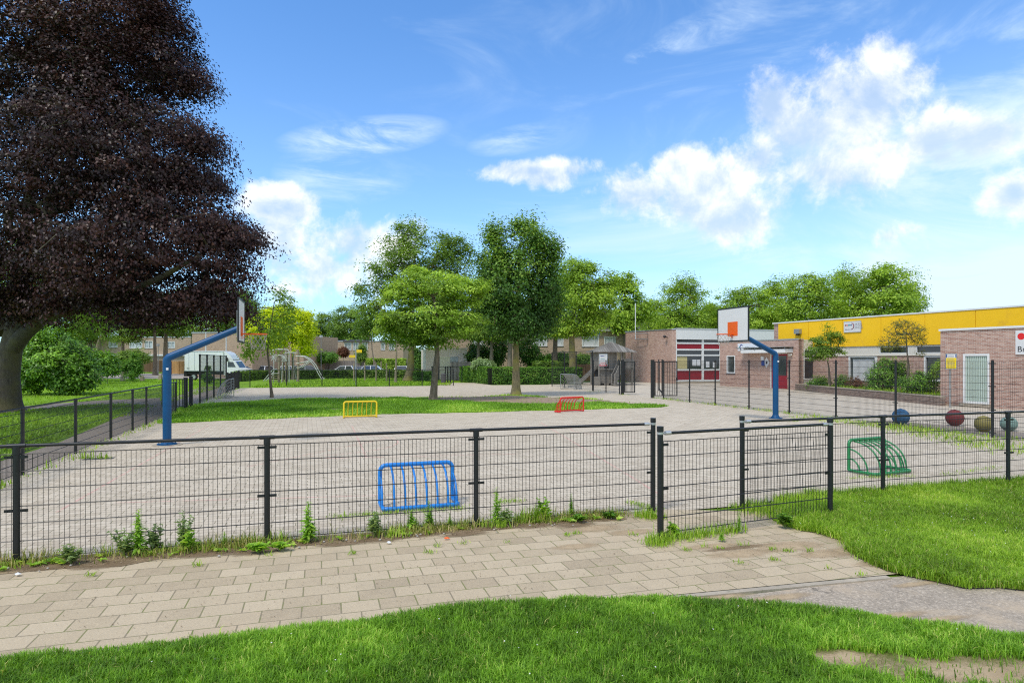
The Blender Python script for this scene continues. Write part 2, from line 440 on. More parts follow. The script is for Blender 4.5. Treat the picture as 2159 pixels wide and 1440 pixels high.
mat_plain('sign_yellow', (.85, .62, .0, 1), .45, 0, .05)
mat_plain('sign_red', (.72, .02, .02, 1), .45, 0, .05)
mat_plain('sign_blue', (.03, .07, .28, 1), .45, 0, .05)
mat_plain('sign_teal', (.03, .30, .30, 1), .45)
mat_plain('ink', (.03, .03, .035, 1), .6)
mat_plain('ink_grey', (.28, .28, .30, 1), .6)
mat_plain('paper', (.78, .78, .78, 1), .7, 0, .03)
mat_plain('curtain', (.46, .54, .46, 1), .55, 0, .06, 2)
mat_plain('net_curtain', (.55, .56, .55, 1), .6, 0, .15, 4)
mat_plain('yellow_blind', (.55, .47, .22, 1), .7, 0, .06)
mat_plain('blue_board', (.22, .40, .50, 1), .6, 0, .1)
mat_plain('garage_door', (.75, .69, .52, 1), .6, 0, .08, 2)
mat_plain('render_wall', (.78, .66, .57, 1), .85, 0, .08, 2)
mat_plain('robinia', (.30, .24, .17, 1), .8, 0, .25, 6, .3)
mat_plain('grey_wood', (.26, .24, .21, 1), .85, 0, .3, 8, .2)
mat_plain('stake_wood', (.33, .27, .19, 1), .85, 0, .25, 6, .2)
mat_plain('rope', (.45, .43, .38, 1), .9)
mat_plain('litter_white', (.7, .7, .7, 1), .7)
mat_plain('pebble', (.42, .38, .33, 1), .85, 0, .3, 20)
mat_wood('shingles', (.16, .145, .13, 1), (.34, .32, .29, 1), .22)
mat_wood('fence_grey', (.19, .165, .145, 1), (.34, .30, .27, 1), .14)
mat_wood('fence_brown', (.13, .075, .04, 1), (.24, .14, .075, 1), .14)
mat_wood('fence_new', (.50, .27, .09, 1), (.66, .40, .15, 1), .14)
mat_brick('brick_red', (.40, .21, .155, 1), (.57, .37, .285, 1), (.70, .63, .54, 1))
mat_brick('brick_tan', (.43, .30, .20, 1), (.56, .41, .285, 1), (.50, .42, .34, 1))
mat_brick('brick_low', (.20, .13, .10, 1), (.33, .23, .18, 1), (.36, .32, .27, 1))
mat_glass('dark_glass'); mat_glass('mid_glass', (.05, .06, .058, 1)); mat_glass('light_glass', (.30, .33, .33, 1), .15)
mat_glass('car_glass', (.04, .05, .06, 1))

# leaves: (dark ... light), linear base colours
mat_leaf('leaf_beech', [(0, (.010, .0055, .006, 1)), (.5, (.036, .0150, .0140, 1)), (.85, (.092, .036, .028, 1)), (1, (.14, .08, .065, 1))], .45, .2, .4, 1.02)
mat_leaf('leaf_mid', [(0, (.03, .06, .008, 1)), (.5, (.085, .15, .018, 1)), (1, (.19, .28, .04, 1))])
mat_leaf('leaf_light', [(0, (.055, .10, .012, 1)), (.5, (.16, .255, .03, 1)), (1, (.32, .44, .07, 1))])
mat_leaf('leaf_dark', [(0, (.012, .03, .007, 1)), (.5, (.036, .085, .013, 1)), (.85, (.085, .155, .022, 1)), (1, (.18, .25, .04, 1))], .45, .38, .3, 2.5)
mat_leaf('leaf_oak', [(0, (.04, .075, .014, 1)), (.5, (.10, .17, .025, 1)), (1, (.20, .28, .05, 1))])
mat_leaf('leaf_ash', [(0, (.06, .11, .012, 1)), (.5, (.155, .245, .024, 1)), (1, (.31, .41, .05, 1))])
mat_leaf('leaf_gold', [(0, (.14, .20, .006, 1)), (.5, (.36, .42, .008, 1)), (1, (.62, .60, .02, 1))], gain=2.0)
mat_leaf('leaf_laurel', [(0, (.016, .042, .005, 1)), (.5, (.065, .145, .012, 1)), (1, (.19, .33, .03, 1))], .4, .28, .4)
mat_leaf('leaf_hedge', [(0, (.02, .055, .008, 1)), (.5, (.07, .16, .02, 1)), (1, (.17, .27, .045, 1))])
mat_leaf('leaf_weed', [(0, (.08, .16, .02, 1)), (.5, (.17, .30, .035, 1)), (1, (.32, .46, .08, 1))], gain=2.2)
mat_leaf('leaf_nettle', [(0, (.10, .15, .06, 1)), (.5, (.20, .28, .12, 1)), (1, (.34, .41, .25, 1))], gain=1.7)
mat_leaf('leaf_red', [(0, (.09, .035, .018, 1)), (1, (.22, .10, .05, 1))], gain=1.3)
mat_leaf('leaf_sparse', [(0, (.045, .05, .015, 1)), (.5, (.10, .11, .025, 1)), (1, (.17, .20, .04, 1))])
mat_leaf('grass_blade', [(0, (.035, .075, .006, 1)), (.35, (.08, .165, .012, 1)), (.75, (.16, .29, .022, 1)), (.93, (.28, .38, .06, 1)), (1, (.34, .33, .10, 1))], .5, .4, .3, 2.1)
mat_leaf('grass_bright', [(0, (.085, .145, .010, 1)), (.35, (.175, .305, .022, 1)), (.75, (.31, .455, .038, 1)), (.92, (.48, .54, .11, 1)), (1, (.45, .42, .15, 1))], .5, .42, .3, 1.5)
mat_leaf('grass_dry', [(0, (.07, .11, .012, 1)), (.45, (.19, .26, .03, 1)), (.75, (.34, .31, .09, 1)), (1, (.46, .37, .18, 1))], .6, .3, .3, 1.35)
mat_leaf('daisy', [(0, (.75, .75, .7, 1)), (1, (.8, .8, .78, 1))], .6, .2, .3, 1)
mat_leaf('debris', [(0, (.10, .06, .03, 1)), (.5, (.22, .15, .09, 1)), (1, (.40, .32, .22, 1))], .8, .1, .2, 1)

def mat_bark(name, c1, c2, moss=None):
    m, nt = new_mat(name); o = objc(nt)
    mp = nt.n('ShaderNodeMapping', {'Vector': o, 'Scale': (6, 6, 1.6)})
    n1 = nt.noise(mp.outputs[0], 2.2, 6, .65); n2 = nt.noise(o, 1.1, 4)
    base = nt.ramp(n1, [(.3, c1), (.72, c2)])
    if moss: base = nt.mix(nt.m('MULTIPLY', nt.sstep(n2, .42, .62), .7), base, moss)
    finish(nt, base, .85, 0, .25, n1, .6, .02)
mat_bark('bark', (.085, .066, .045, 1), (.25, .205, .15, 1))
mat_bark('bark_moss', (.10, .08, .045, 1), (.29, .24, .14, 1), (.28, .25, .06, 1))
mat_bark('bark_beech', (.05, .043, .034, 1), (.13, .115, .09, 1), (.12, .11, .045, 1))
mat_bark('bark_pale', (.16, .13, .09, 1), (.33, .28, .20, 1))

# ---- ground materials
def mat_ground_grass(name, c1, c2, soil, amt=.2, scale=.6):
    m, nt = new_mat(name); o = objc(nt)
    n1 = nt.noise(o, scale, 6, .6); n2 = nt.noise(o, 14, 5, .7); n3 = nt.noise(o, 90, 2)
    base = nt.ramp(nt.m('ADD', nt.m('MULTIPLY', n1, .5), nt.m('MULTIPLY', n2, .5)), [(.32, c1), (.68, c2)])
    base = nt.mix(nt.m('MULTIPLY', nt.sstep(nt.noise(o, scale * 2.2, 5, .65), .60, .72), amt), base, soil)
    base = nt.mix(nt.m('MULTIPLY', n3, .35), base, tuple(x * .5 for x in c1[:3]) + (1,))
    finish(nt, base, .95, 0, .1, n2, .6, .03)
SOIL = (.30, .225, .155, 1)
mat_ground_grass('ground_grass', (.08, .16, .015, 1), (.20, .33, .03, 1), SOIL)
mat_ground_grass('lawn_base', (.09, .12, .025, 1), (.20, .21, .06, 1), SOIL, .0)
mat_ground_grass('far_grass', (.14, .27, .018, 1), (.28, .45, .035, 1), SOIL, .25)
def mat_bare(name):            # island soil: grass green or trodden earth by the 'var' attribute (bare = 1)
    m, nt = new_mat(name); o = objc(nt)
    a = nt.n('ShaderNodeAttribute', attribute_name='var').outputs['Fac']
    n2 = nt.noise(o, 5, 6, .7); n3 = nt.noise(o, 30, 3)
    g = nt.ramp(n2, [(.3, (.07, .14, .014, 1)), (.7, (.17, .29, .03, 1))])
    s = nt.ramp(n2, [(.3, (.22, .155, .11, 1)), (.7, (.40, .30, .22, 1))])
    f = nt.sstep(nt.m('ADD', a, nt.m('MULTIPLY', nt.m('SUBTRACT', n2, .5), .9)), .35, .65)
    finish(nt, nt.mix(f, g, s), .95, 0, .1, n3, .5, .02)
mat_bare('island_soil')

def mat_pavers(name, w, h, rot, lo, mid, hi, joint, moss, offset=.5, mortar=.008, stain=.4, mossamt=.6, sand=None, bias=0.0, tone=1.0, speck=.28):
    m, nt = new_mat(name); o = objc(nt)
    mp = nt.n('ShaderNodeMapping', {'Vector': o, 'Rotation': (0, 0, -rot)})
    # slightly uneven laying
    wob = nt.noise(o, .8, 3, out=1); wv = nt.vm('SCALE', nt.vm('SUBTRACT', wob, (.5, .5, .5)).outputs[0]); wv.inputs['Scale'].default_value = .02
    vec = nt.vm('ADD', mp.outputs[0], wv.outputs[0]).outputs[0]
    br = nt.n('ShaderNodeTexBrick', {'Vector': vec, 'Color1': (0, 0, 0, 1), 'Color2': (1, 1, 1, 1), 'Mortar': (.5, .5, .5, 1), 'Scale': 1.0,
              'Mortar Size': mortar, 'Mortar Smooth': .35, 'Brick Width': w, 'Row Height': h, 'Bias': bias}, offset=offset)
    n1 = nt.noise(o, .55, 6, .65); n2 = nt.noise(o, 7, 5, .7); n3 = nt.noise(o, 75, 4, .8)
    t = nt.m('ADD', nt.m('MULTIPLY', br.outputs[0], .5), nt.m('ADD', nt.m('MULTIPLY', n2, .35), nt.m('MULTIPLY', n1, .25)))
    base = nt.ramp(t, [(.15, lo), (.5, mid), (.95, hi)])
    base = nt.mix(nt.m('MULTIPLY', nt.sstep(n3, .52, .72), speck), base, tuple(min(1, x * 1.5) for x in hi[:3]) + (1,))
    base = nt.mix(nt.m('MULTIPLY', nt.sstep(n3, .48, .28), speck), base, tuple(x * .55 for x in lo[:3]) + (1,))
    base = nt.mix(nt.m('MULTIPLY', nt.sstep(nt.noise(o, .9, 6, .7), .52, .75), stain), base, tuple(x * .62 for x in mid[:3]) + (1,))
    if sand: base = nt.mix(nt.m('MULTIPLY', nt.sstep(nt.noise(o, .7, 5, .6), .55, .75), .75), base, sand)
    mo = nt.mix(nt.sstep(nt.noise(o, 3, 5, .7), .42, .6, 0, mossamt), joint, moss)
    base = nt.mix(nt.m('MULTIPLY', br.outputs[1], tone), base, mo)
    finish(nt, base, .88, 0, .25, nt.m('ADD', nt.m('MULTIPLY', nt.m('SUBTRACT', 1.0, br.outputs[1]), .8), nt.m('MULTIPLY', n3, .25)), .5, .008)
ANG = math.atan2(U[1], U[0])
mat_pavers('path_pavers', .335, .262, ANG - .02, (.34, .265, .175, 1), (.47, .375, .25, 1), (.55, .445, .305, 1), (.24, .195, .13, 1), (.17, .19, .05, 1), .5, .0075, .42, .85, (.56, .43, .29, 1), 0, .9, .5)
mat_pavers('court_pavers', .30, .15, ANG, (.42, .345, .255, 1), (.545, .46, .35, 1), (.63, .54, .42, 1), (.25, .205, .145, 1), (.20, .20, .10, 1), .5, .0075, .45, .6, None, 0, .9)
mat_pavers('yard_pavers', .30, .30, ANG + .4, (.40, .335, .255, 1), (.525, .45, .35, 1), (.60, .525, .42, 1), (.32, .27, .22, 1), (.22, .22, .13, 1), .5, .006, .35, .5, None, 0, .7)

def mat_asphalt(name, c1, c2, sand, amt):
    m, nt = new_mat(name); o = objc(nt)
    n1 = nt.noise(o, 1.2, 6, .65); n2 = nt.noise(o, 38, 5, .9); n3 = nt.noise(o, 9, 6, .8)
    base = nt.ramp(nt.m('ADD', nt.m('MULTIPLY', n1, .5), nt.m('MULTIPLY', n3, .5)), [(.3, c1), (.7, c2)])
    base = nt.mix(nt.m('MULTIPLY', nt.sstep(n2, .52, .62), .7), base, tuple(min(1, x * 1.7) for x in c2[:3]) + (1,))
    base = nt.mix(nt.m('MULTIPLY', nt.sstep(n2, .47, .36), .75), base, tuple(x * .5 for x in c1[:3]) + (1,))
    base = nt.mix(nt.m('MULTIPLY', nt.sstep(nt.noise(o, 1.0, 6, .7), .5, .68), amt), base, sand)
    vo = nt.n('ShaderNodeTexVoronoi', {'Vector': nt.vm('ADD', o, nt.noise(o, 2.0, 4, out=1)).outputs[0], 'Scale': .9}, feature='DISTANCE_TO_EDGE')
    cr = nt.m('MULTIPLY', nt.m('LESS_THAN', vo.outputs[0], .012), nt.sstep(nt.noise(o, .6, 2), .5, .6))
    base = nt.mix(nt.m('MULTIPLY', cr, .6), base, (.06, .05, .04, 1))
    finish(nt, base, .92, 0, .25, n2, .5, .006)
mat_asphalt('asphalt_path', (.28, .23, .175, 1), (.42, .35, .27, 1), (.50, .39, .27, 1), .7)
mat_asphalt('dark_path', (.20, .165, .135, 1), (.31, .26, .215, 1), (.30, .24, .18, 1), .5)
mat_asphalt('road', (.32, .27, .23, 1), (.42, .36, .31, 1), (.34, .31, .27, 1), .3)
mat_asphalt('sand', (.40, .30, .20, 1), (.56, .44, .31, 1), (.62, .50, .36, 1), .5)
mat_asphalt('soil_strip', (.16, .11, .06, 1), (.31, .225, .135, 1), (.40, .30, .18, 1), .5)
def mat_fade(name, c1, c2):        # loose sand or soil thinning out towards its ragged edge ('var' = 1 in the middle)
    m, nt = new_mat(name); o = objc(nt); a = nt.n('ShaderNodeAttribute', attribute_name='var').outputs['Fac']
    n = nt.noise(o, 7, 7, .72); n2 = nt.noise(o, 60, 3, .8)
    base = nt.ramp(nt.m('ADD', nt.m('MULTIPLY', n, .5), nt.m('MULTIPLY', n2, .5)), [(.3, c1), (.7, c2)])
    f = nt.sstep(nt.m('ADD', a, nt.m('ADD', nt.m('MULTIPLY', nt.m('SUBTRACT', n, .5), 1.2), nt.m('MULTIPLY', nt.m('SUBTRACT', n2, .5), .5))), .12, .95, 0, .85)
    d = nt.n('ShaderNodeBsdfDiffuse', {'Color': base}); t = nt.n('ShaderNodeBsdfTransparent')
    x = nt.n('ShaderNodeMixShader', {0: f}); nt.t.links.new(t.outputs[0], x.inputs[1]); nt.t.links.new(d.outputs[0], x.inputs[2])
    nt.t.links.new(x.outputs[0], nt.n('ShaderNodeOutputMaterial').inputs[0])
mat_fade('sand_fade', (.40, .29, .17, 1), (.58, .45, .30, 1)); mat_fade('soil_fade', (.15, .10, .055, 1), (.32, .235, .15, 1))
m, nt = new_mat('court_line'); o = objc(nt)
tr = nt.n('ShaderNodeBsdfTransparent'); df = nt.n('ShaderNodeBsdfDiffuse', {'Color': (.86, .52, .46, 1)})
mx = nt.n('ShaderNodeMixShader', {0: nt.m('MULTIPLY', nt.sstep(nt.noise(o, 6, 6, .75), .38, .62), .62)})
nt.t.links.new(tr.outputs[0], mx.inputs[1]); nt.t.links.new(df.outputs[0], mx.inputs[2])
oo = nt.n('ShaderNodeOutputMaterial'); nt.t.links.new(mx.outputs[0], oo.inputs[0])

# ================================================================== trees
def lobes_px(Y, X0, L):
    out = []
    for l in L:
        px, py, rx, ry = l[:4]; dy = l[4] if len(l) > 4 else 0.0
        y = Y + dy; s = y / F
        ryd = l[5] if len(l) > 5 else (rx + ry) / 2 * s
        out.append(((px - CX) * s - X0, dy, H - (py - HOR) * s, rx * s, ryd, ry * s))
    return out
def tree(name, label, cat, base, trunk, tr, lobes, ncl, nleaf, lsize, clr, leaf, bark, seed, flat=.55, droop=.12, group=None, flare=1.5, shell=.3,
         up=.8, asp=.62, fold=.15, sides=8, outbias=.35, rmin=.012, tone=.28, crown_name='crown', rz=0.0, sprig=0.0, volp=.7, limbs=(), vtop=0.0):
    rng = np.random.default_rng(seed)
    root = thing(name, label, cat, (base[0], base[1], 0), rz, group)
    vol = np.array([l[3] * l[4] * l[5] for l in lobes]) ** volp; k = rng.choice(len(lobes), ncl, p=vol / vol.sum())
    d = rng.normal(size=(ncl, 3)); d /= np.linalg.norm(d, axis=1, keepdims=True)
    L = np.array(lobes)[k]; rad = rng.random(ncl) ** shell * (1 + sprig * rng.normal(size=ncl) * .5)
    cen = L[:, :3] + d * rad[:, None] * np.maximum(L[:, 3:6] - clr * .4, .1)
    # limbs: every clump joins the nearest node of the growing skeleton
    tp = []
    for a, b in zip(trunk[:-1], trunk[1:]):
        for t in np.linspace(0, 1, 5)[:-1]: tp.append(tuple(a[i] + (b[i] - a[i]) * t for i in range(3)))
    tp.append(trunk[-1]); nt_ = len(tp)
    nodes = np.zeros((nt_ + 3 * ncl, 3)); par = np.full(nt_ + 3 * ncl, -1); nodes[:nt_] = tp; par[1:nt_] = np.arange(nt_ - 1); n = nt_
    lowz = trunk[max(len(trunk) // 2 - 1, 1)][2] if len(trunk) > 2 else trunk[-1][2] * .75
    top = np.array(trunk[-1]); order = np.argsort(np.linalg.norm(cen - top, axis=1)); W = np.zeros(nt_ + 3 * ncl)
    for i in order:
        c = cen[i]; dd = nodes[:n] - c; ds = np.sqrt((dd ** 2).sum(1)) + .55 * np.maximum(0, dd[:, 2]); ds[:nt_] += np.where(nodes[:nt_, 2] < lowz - .05, 50, 0)
        j = int(np.argmin(ds)); p = nodes[j]; ln = np.linalg.norm(c - p)
        q = j
        for t in (.35, .7):
            m_ = p + (c - p) * t + np.array([0, 0, .07 * ln]) + rng.normal(size=3) * .04 * ln
            nodes[n] = m_; par[n] = q; q = n; n += 1
        nodes[n] = c; par[n] = q; W[n] = 1; n += 1
    for i in range(n - 1, 0, -1): W[par[i]] += W[i]
    R = np.maximum(tr * np.sqrt(W[:n] / W[0]) * .78, rmin)
    mb = MB()
    ftp = [trunk[0], (trunk[0][0], trunk[0][1], .18 * min(1, trunk[1][2])), (trunk[0][0] * .7 + trunk[1][0] * .3, trunk[0][1] * .7 + trunk[1][1] * .3, trunk[0][2] * .7 + trunk[1][2] * .3)] + list(trunk[1:])
    m_ = len(ftp); rs = [tr * flare, tr * (1 + (flare - 1) * .4), tr] + [tr * (1 - .22 * (i + 1)) if m_ > 4 else tr * .85 for i in range(m_ - 3)]
    rs = [max(r, tr * .3) for r in rs]; ftp[0] = (ftp[0][0], ftp[0][1], -.05)
    mb.tube(ftp, rs, max(sides + 2, 8))
    for i in range(nt_, n):
        j = par[i]; rj = R[i] if W[j] > W[i] * 1.8 else min(R[j], R[i] * 1.4)
        if j < nt_: rj = R[i] * 1.15
        mb.tube([nodes[j], nodes[i]], [rj, R[i] * .92], 5 if R[i] > .03 else 3, caps=False)
    for pl, r0, r1 in limbs: mb.tube(pl, list(np.linspace(r0, r1, len(pl))), 10)
    mb.build('trunk', bark, root)
    # leaves
    N = ncl * nleaf; ci = np.repeat(np.arange(ncl), nleaf)
    g = rng.normal(size=(N, 3)); g *= np.minimum(1, 1.9 / np.linalg.norm(g, axis=1, keepdims=True))
    sc = (.5 + .95 * rng.random(ncl) ** 1.3)[ci]
    off = g * clr * .55 * sc[:, None] * np.array([1, 1, flat])
    off[:, 2] -= droop * (off[:, 0] ** 2 + off[:, 1] ** 2) / clr
    pos = cen[ci] + off
    mid = np.average(cen, axis=0); out = pos - mid; out /= np.maximum(np.linalg.norm(out, axis=1, keepdims=True), 1e-3)
    co = off / np.maximum(np.linalg.norm(off, axis=1, keepdims=True), 1e-3); nor = rng.normal(size=(N, 3)) * .36 + co * .45 + out * outbias + np.array([0, 0, up]); ax = out + rng.normal(size=(N, 3)) * .8 + np.array([0, 0, -.5])
    v = leaves_arrays(pos, nor, ax, lsize * (.65 + .7 * rng.random(N)), asp, fold)
    var = np.clip(.5 + (rng.random(ncl)[ci] - .5) * tone * 2 + (rng.random(N) - .5) * .38, 0, 1)
    if vtop: zr = cen[ci][:, 2]; var = np.clip(var + vtop * ((zr - zr.min()) / np.ptp(zr) - .45), 0, 1)     # leaf colour paler towards the crown top, darker towards its foot
    leaf_mesh(crown_name, v, leaf, root, var)
    return root
def bush(name, label, cat, base, lobes, ncl, nleaf, lsize, clr, leaf, seed, group=None, stem=.03, **kw):
    zc = min(l[2] for l in lobes)
    kw.setdefault('flat', .8); kw.setdefault('shell', .25)
    return tree(name, label, cat, base, [(0, 0, 0), (0, 0, max(zc * .35, .1)), (0, 0, max(zc * .6, .2))], stem, lobes, ncl, nleaf, lsize, clr, leaf, 'bark', seed, group=group, crown_name='foliage', sides=5, **kw)
def hedge_mesh(name, path, w, h, n, lsize, leaf, seed, loc=(0, 0, 0)):
    rng = np.random.default_rng(seed); path = np.array(path, float); seg = np.diff(path, axis=0); ln = np.hypot(*seg.T); k = rng.choice(len(seg), n, p=ln / ln.sum())
    t = rng.random(n); u = seg[k] / ln[k][:, None]; nn = np.stack([u[:, 1], -u[:, 0]], 1)
    q = path[k] + seg[k] * t[:, None]
    face = rng.random(n); per = 2 * h + w
    s = np.where(face < h / per, 1, np.where(face < 2 * h / per, -1, 0))
    z = np.where(s != 0, rng.random(n) * h, h) ; lat = np.where(s != 0, s * w / 2, (rng.random(n) - .5) * w)
    b = (vnoise(np.stack([q[:, 0] + q[:, 1], z], 1), 1.7, seed) - .5) * .16 + rng.normal(size=n) * .035
    lat = lat + s * b; z = z + np.where(s == 0, b, 0)
    pos = np.stack([q[:, 0] + nn[:, 0] * lat, q[:, 1] + nn[:, 1] * lat, np.maximum(z, .02)], 1)
    no = np.stack([nn[:, 0] * s, nn[:, 1] * s, (s == 0) * 1.0 + .35], 1) + rng.normal(size=(n, 3)) * .5
    ax = rng.normal(size=(n, 3)) + np.array([0, 0, -.4])
    v = leaves_arrays(pos, no, ax, lsize * (.6 + .8 * rng.random(n)))
    root = leaf_mesh(name, v, leaf, None, np.clip(.45 + (vnoise(pos[:, [0, 2]] + pos[:, [1, 1]], 2.2, seed + 1) - .5) * .7 + (rng.random(n) - .5) * .6, 0, 1))
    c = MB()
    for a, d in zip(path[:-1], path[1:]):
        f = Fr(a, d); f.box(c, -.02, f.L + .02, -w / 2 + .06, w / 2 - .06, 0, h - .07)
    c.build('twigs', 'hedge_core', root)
    return root
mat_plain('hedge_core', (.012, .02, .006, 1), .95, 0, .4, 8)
# ================================================================== ground
def gp(L): return [G(*p) for p in L]
def line_front(t, off=0.0):        # front fence line: t metres right of the first visible post, off metres towards the viewer
    return (-5.37 + .952 * t + .305 * off, 6.92 + .305 * t - .952 * off)
def line_left(Y, off=0.0): return (-9.43 - .319 * (Y - 12.3) - off, Y)
def line_right(Y, off=0.0): return (13.7 - .29 * (Y - 18.2) + off, Y)
CORNER = (-7.50, 6.24)

g = MB(); g.sheet([(-600, -60), (600, -60), (600, 900), (-600, 900)], -.03)
structure(g.build('ground', 'ground_grass'))
court_poly = [CORNER, (15.3, 13.45), line_right(37.2), line_right(41.2), line_right(53.8), (3.7, 57.2), (-1.8, 56.2), (-3.4, 62), (-8.0, 62), (-6.4, 54.9), (-21.4, 50.3), line_left(44)]
g = MB(); g.sheet(court_poly, -.012); structure(g.build('playground_paving', 'court_pavers'))
g = MB(); g.sheet([(15.3, 13.45), (26, 16), (24.5, 24), (21, 31.5), (20.8, 47), (24, 58), (27, 64), (3.2, 64), line_right(53.8), line_right(41.2), line_right(37.2)], -.014)
structure(g.build('schoolyard_paving', 'yard_pavers'))
g = MB(); g.sheet([(-11, 3.02), (5.2, 6.9), (4.6, 8.0), line_front(10.4), line_front(9.7, .6), line_front(8.0, -.1), line_front(-5)], -.010)
structure(g.build('footpath', 'path_pavers'))
e0 = np.array(G(-400, 1424)); e1 = np.array(G(1868, 1212)); ke = (e1 - e0) / np.hypot(*(e1 - e0)); kn = np.array([ke[1], -ke[0]])
g = MB(); g.prism([tuple(e0 - kn * .0), tuple(e1), tuple(e1 + kn * .075), tuple(e0 + kn * .075)], -.06, -.002)
structure(g.build('path_kerb', 'concrete'))
g = MB(); g.sheet(gp([(1380, 1290), (1465, 1263), (1870, 1214), (1960, 1205), (2159, 1225), (2700, 1270), (2900, 1470), (2159, 1370), (1750, 1310)]), -.016)
structure(g.build('asphalt_path', 'asphalt_path'))
g = MB(); g.sheet([line_left(7), line_left(32), line_left(44), line_left(54, .2), line_left(54, 3.5), line_left(40, 2.6), line_left(32, 2.4), line_left(26, 2.0), line_left(20.5, 1.5), line_left(17, 1.2), line_left(12, 1.3), line_left(7, 1.6)], -.020)
structure(g.build('side_path', 'dark_path'))
g = MB(); g.sheet(gp([(338, 838), (215, 843), (100, 851), (0, 860), (-300, 880), (-300, 892), (0, 871), (120, 859), (215, 851), (270, 850), (338, 856)]), -.022)
structure(g.build('branch_path', 'dark_path'))
g = MB(); g.sheet([(-90, 76), (-24, 76), (-23, 78.2), (60, 78.2), (60, 100), (-90, 104)], -.020); structure(g.build('road', 'road'))
g = MB(); g.sheet([(-90, 24), (-10, 24), (-16, 44), (-19, 54.5), (-24, 75.9), (-90, 75.9)], -.026); structure(g.build('park_lawn', 'far_grass'))
g = MB(); g.sheet([(-21.3, 50.5), (-5.2, 55.1), (-5.0, 61.8), (-6.5, 78), (-23.0, 78)], -.024); structure(g.build('play_lawn', 'far_grass'))
# strip of soil, litter and weeds along the front fence
strip = []
rs = random.Random(4)
for i in range(34): strip.append(line_front(-4 + i * .34, .17 + .13 * rs.random() + (.15 if 9 < i < 16 else 0)))
for i in range(33, -1, -1): strip.append(line_front(-4 + i * .34, -.10 - .08 * rs.random()))
g = MB(); g.sheet(strip, -.006); structure(g.build('soil_strip', 'soil_strip'))
sp_ = []
for i, (cx_, cy_, rx, ry) in enumerate(((1250, 1112, .55, .24), (1215, 1150, .40, .15), (1330, 1120, .45, .18), (1560, 1165, .55, .2), (1660, 1150, .65, .26), (1740, 1165, .5, .2), (1510, 1257, .55, .10), (1640, 1256, .5, .10), (1790, 1160, .4, .2), (1850, 1185, .4, .14), (1500, 1150, .5, .14), (420, 1345, .5, .06), (900, 1292, .6, .06), (1050, 1275, .5, .06), (1880, 1296, .55, .09), (1960, 1306, .6, .08), (1930, 1228, .4, .08))):
    x, y = G(cx_, cy_); sp_.append((x, y, rx, ry, .28, (-.0150 if cx_ > 1440 and cy_ > 1200 else -.0092) + .0002 * i))
structure(fade_sheet('blown_sand', sp_, 'sand_fade'))
sp_ = []
for i in range(22):
    t = -3.6 + i * .5; x, y = line_front(t, .24 + .10 * math.sin(i * 2.3)); sp_.append((x, y, .42, .16 + .05 * math.sin(i * 1.7), ANG, -.0055 + .0002 * i))
x, y = G(1450, 1268); sp_.append((x, y, .5, .10, .3, -.0145)); x, y = G(1560, 1152); sp_.append((x, y, .7, .10, .3, -.0085))
structure(fade_sheet('loose_soil', sp_, 'soil_fade'))

# pale red court lines
def strip_line(mb, a, b, w, z):
    a = np.array(a); b = np.array(b); d = (b - a) / np.hypot(*(b - a)); n = np.array([-d[1], d[0]]) * w / 2
    mb.sheet([tuple(a - n), tuple(b - n), tuple(b + n), tuple(a + n)], z)
g = MB()
for a, b in (((120, 1078), (440, 896)), ((240, 1058), (900, 1040)), ((742, 897), (772, 962)), ((1140, 890), (1300, 985)), ((1300, 985), (1390, 1040)), ((520, 983), (905, 905)), ((640, 966), (1120, 955))):
    strip_line(g, G(*a), G(*b), .05, -.009 - .0003 * len(g.f))
strip_line(g, G(822, 816), G(873, 834), .06, -.006)
ca = G(1330, 905)
pts = [(ca[0] + 1.9 * math.cos(t), ca[1] + 1.9 * math.sin(t)) for t in np.linspace(1.4, 4.6, 22)]
for a, b in zip(pts[:-1], pts[1:]): strip_line(g, a, b, .05, -.0085)
ca = G(660, 935)
pts = [(ca[0] + 2.2 * math.cos(t), ca[1] + 2.2 * math.sin(t)) for t in np.linspace(-1.3, 1.3, 22)]
for a, b in zip(pts[:-1], pts[1:]): strip_line(g, a, b, .05, -.0082)
structure(g.build('court_markings', 'court_line'))

# ------------------------------------------------------------------ lawns with blades
def lawn_sheet(name, poly, z, mat):
    g = MB(); g.sheet(poly, z); return structure(g.build(name, mat))
R = np.random.default_rng(7)
near = gp([(-420, 1428), (-200, 1412), (0, 1390), (90, 1380), (190, 1371), (300, 1362), (400, 1350), (520, 1338), (640, 1322), (760, 1309), (880, 1290), (1000, 1273), (1110, 1267), (1230, 1262), (1330, 1259), (1440, 1261),
           (1520, 1268), (1600, 1271), (1700, 1277), (1800, 1290), (1880, 1302), (1960, 1314), (2040, 1327), (2100, 1336), (2200, 1345), (2600, 1385)]) + [(5.5, 2.0), (-5.5, 2.0)]
near = roughen(near, .10, .022, 1)
lawn_sheet('near_lawn', near, -.003, 'lawn_base')
p = scatter(near, 12500, R); p = p[(p[:, 1] > 3.7) & (np.abs(p[:, 0]) < 5.2)]
ed = edge_dist(p, near)
p = p + R.normal(size=p.shape) * .018
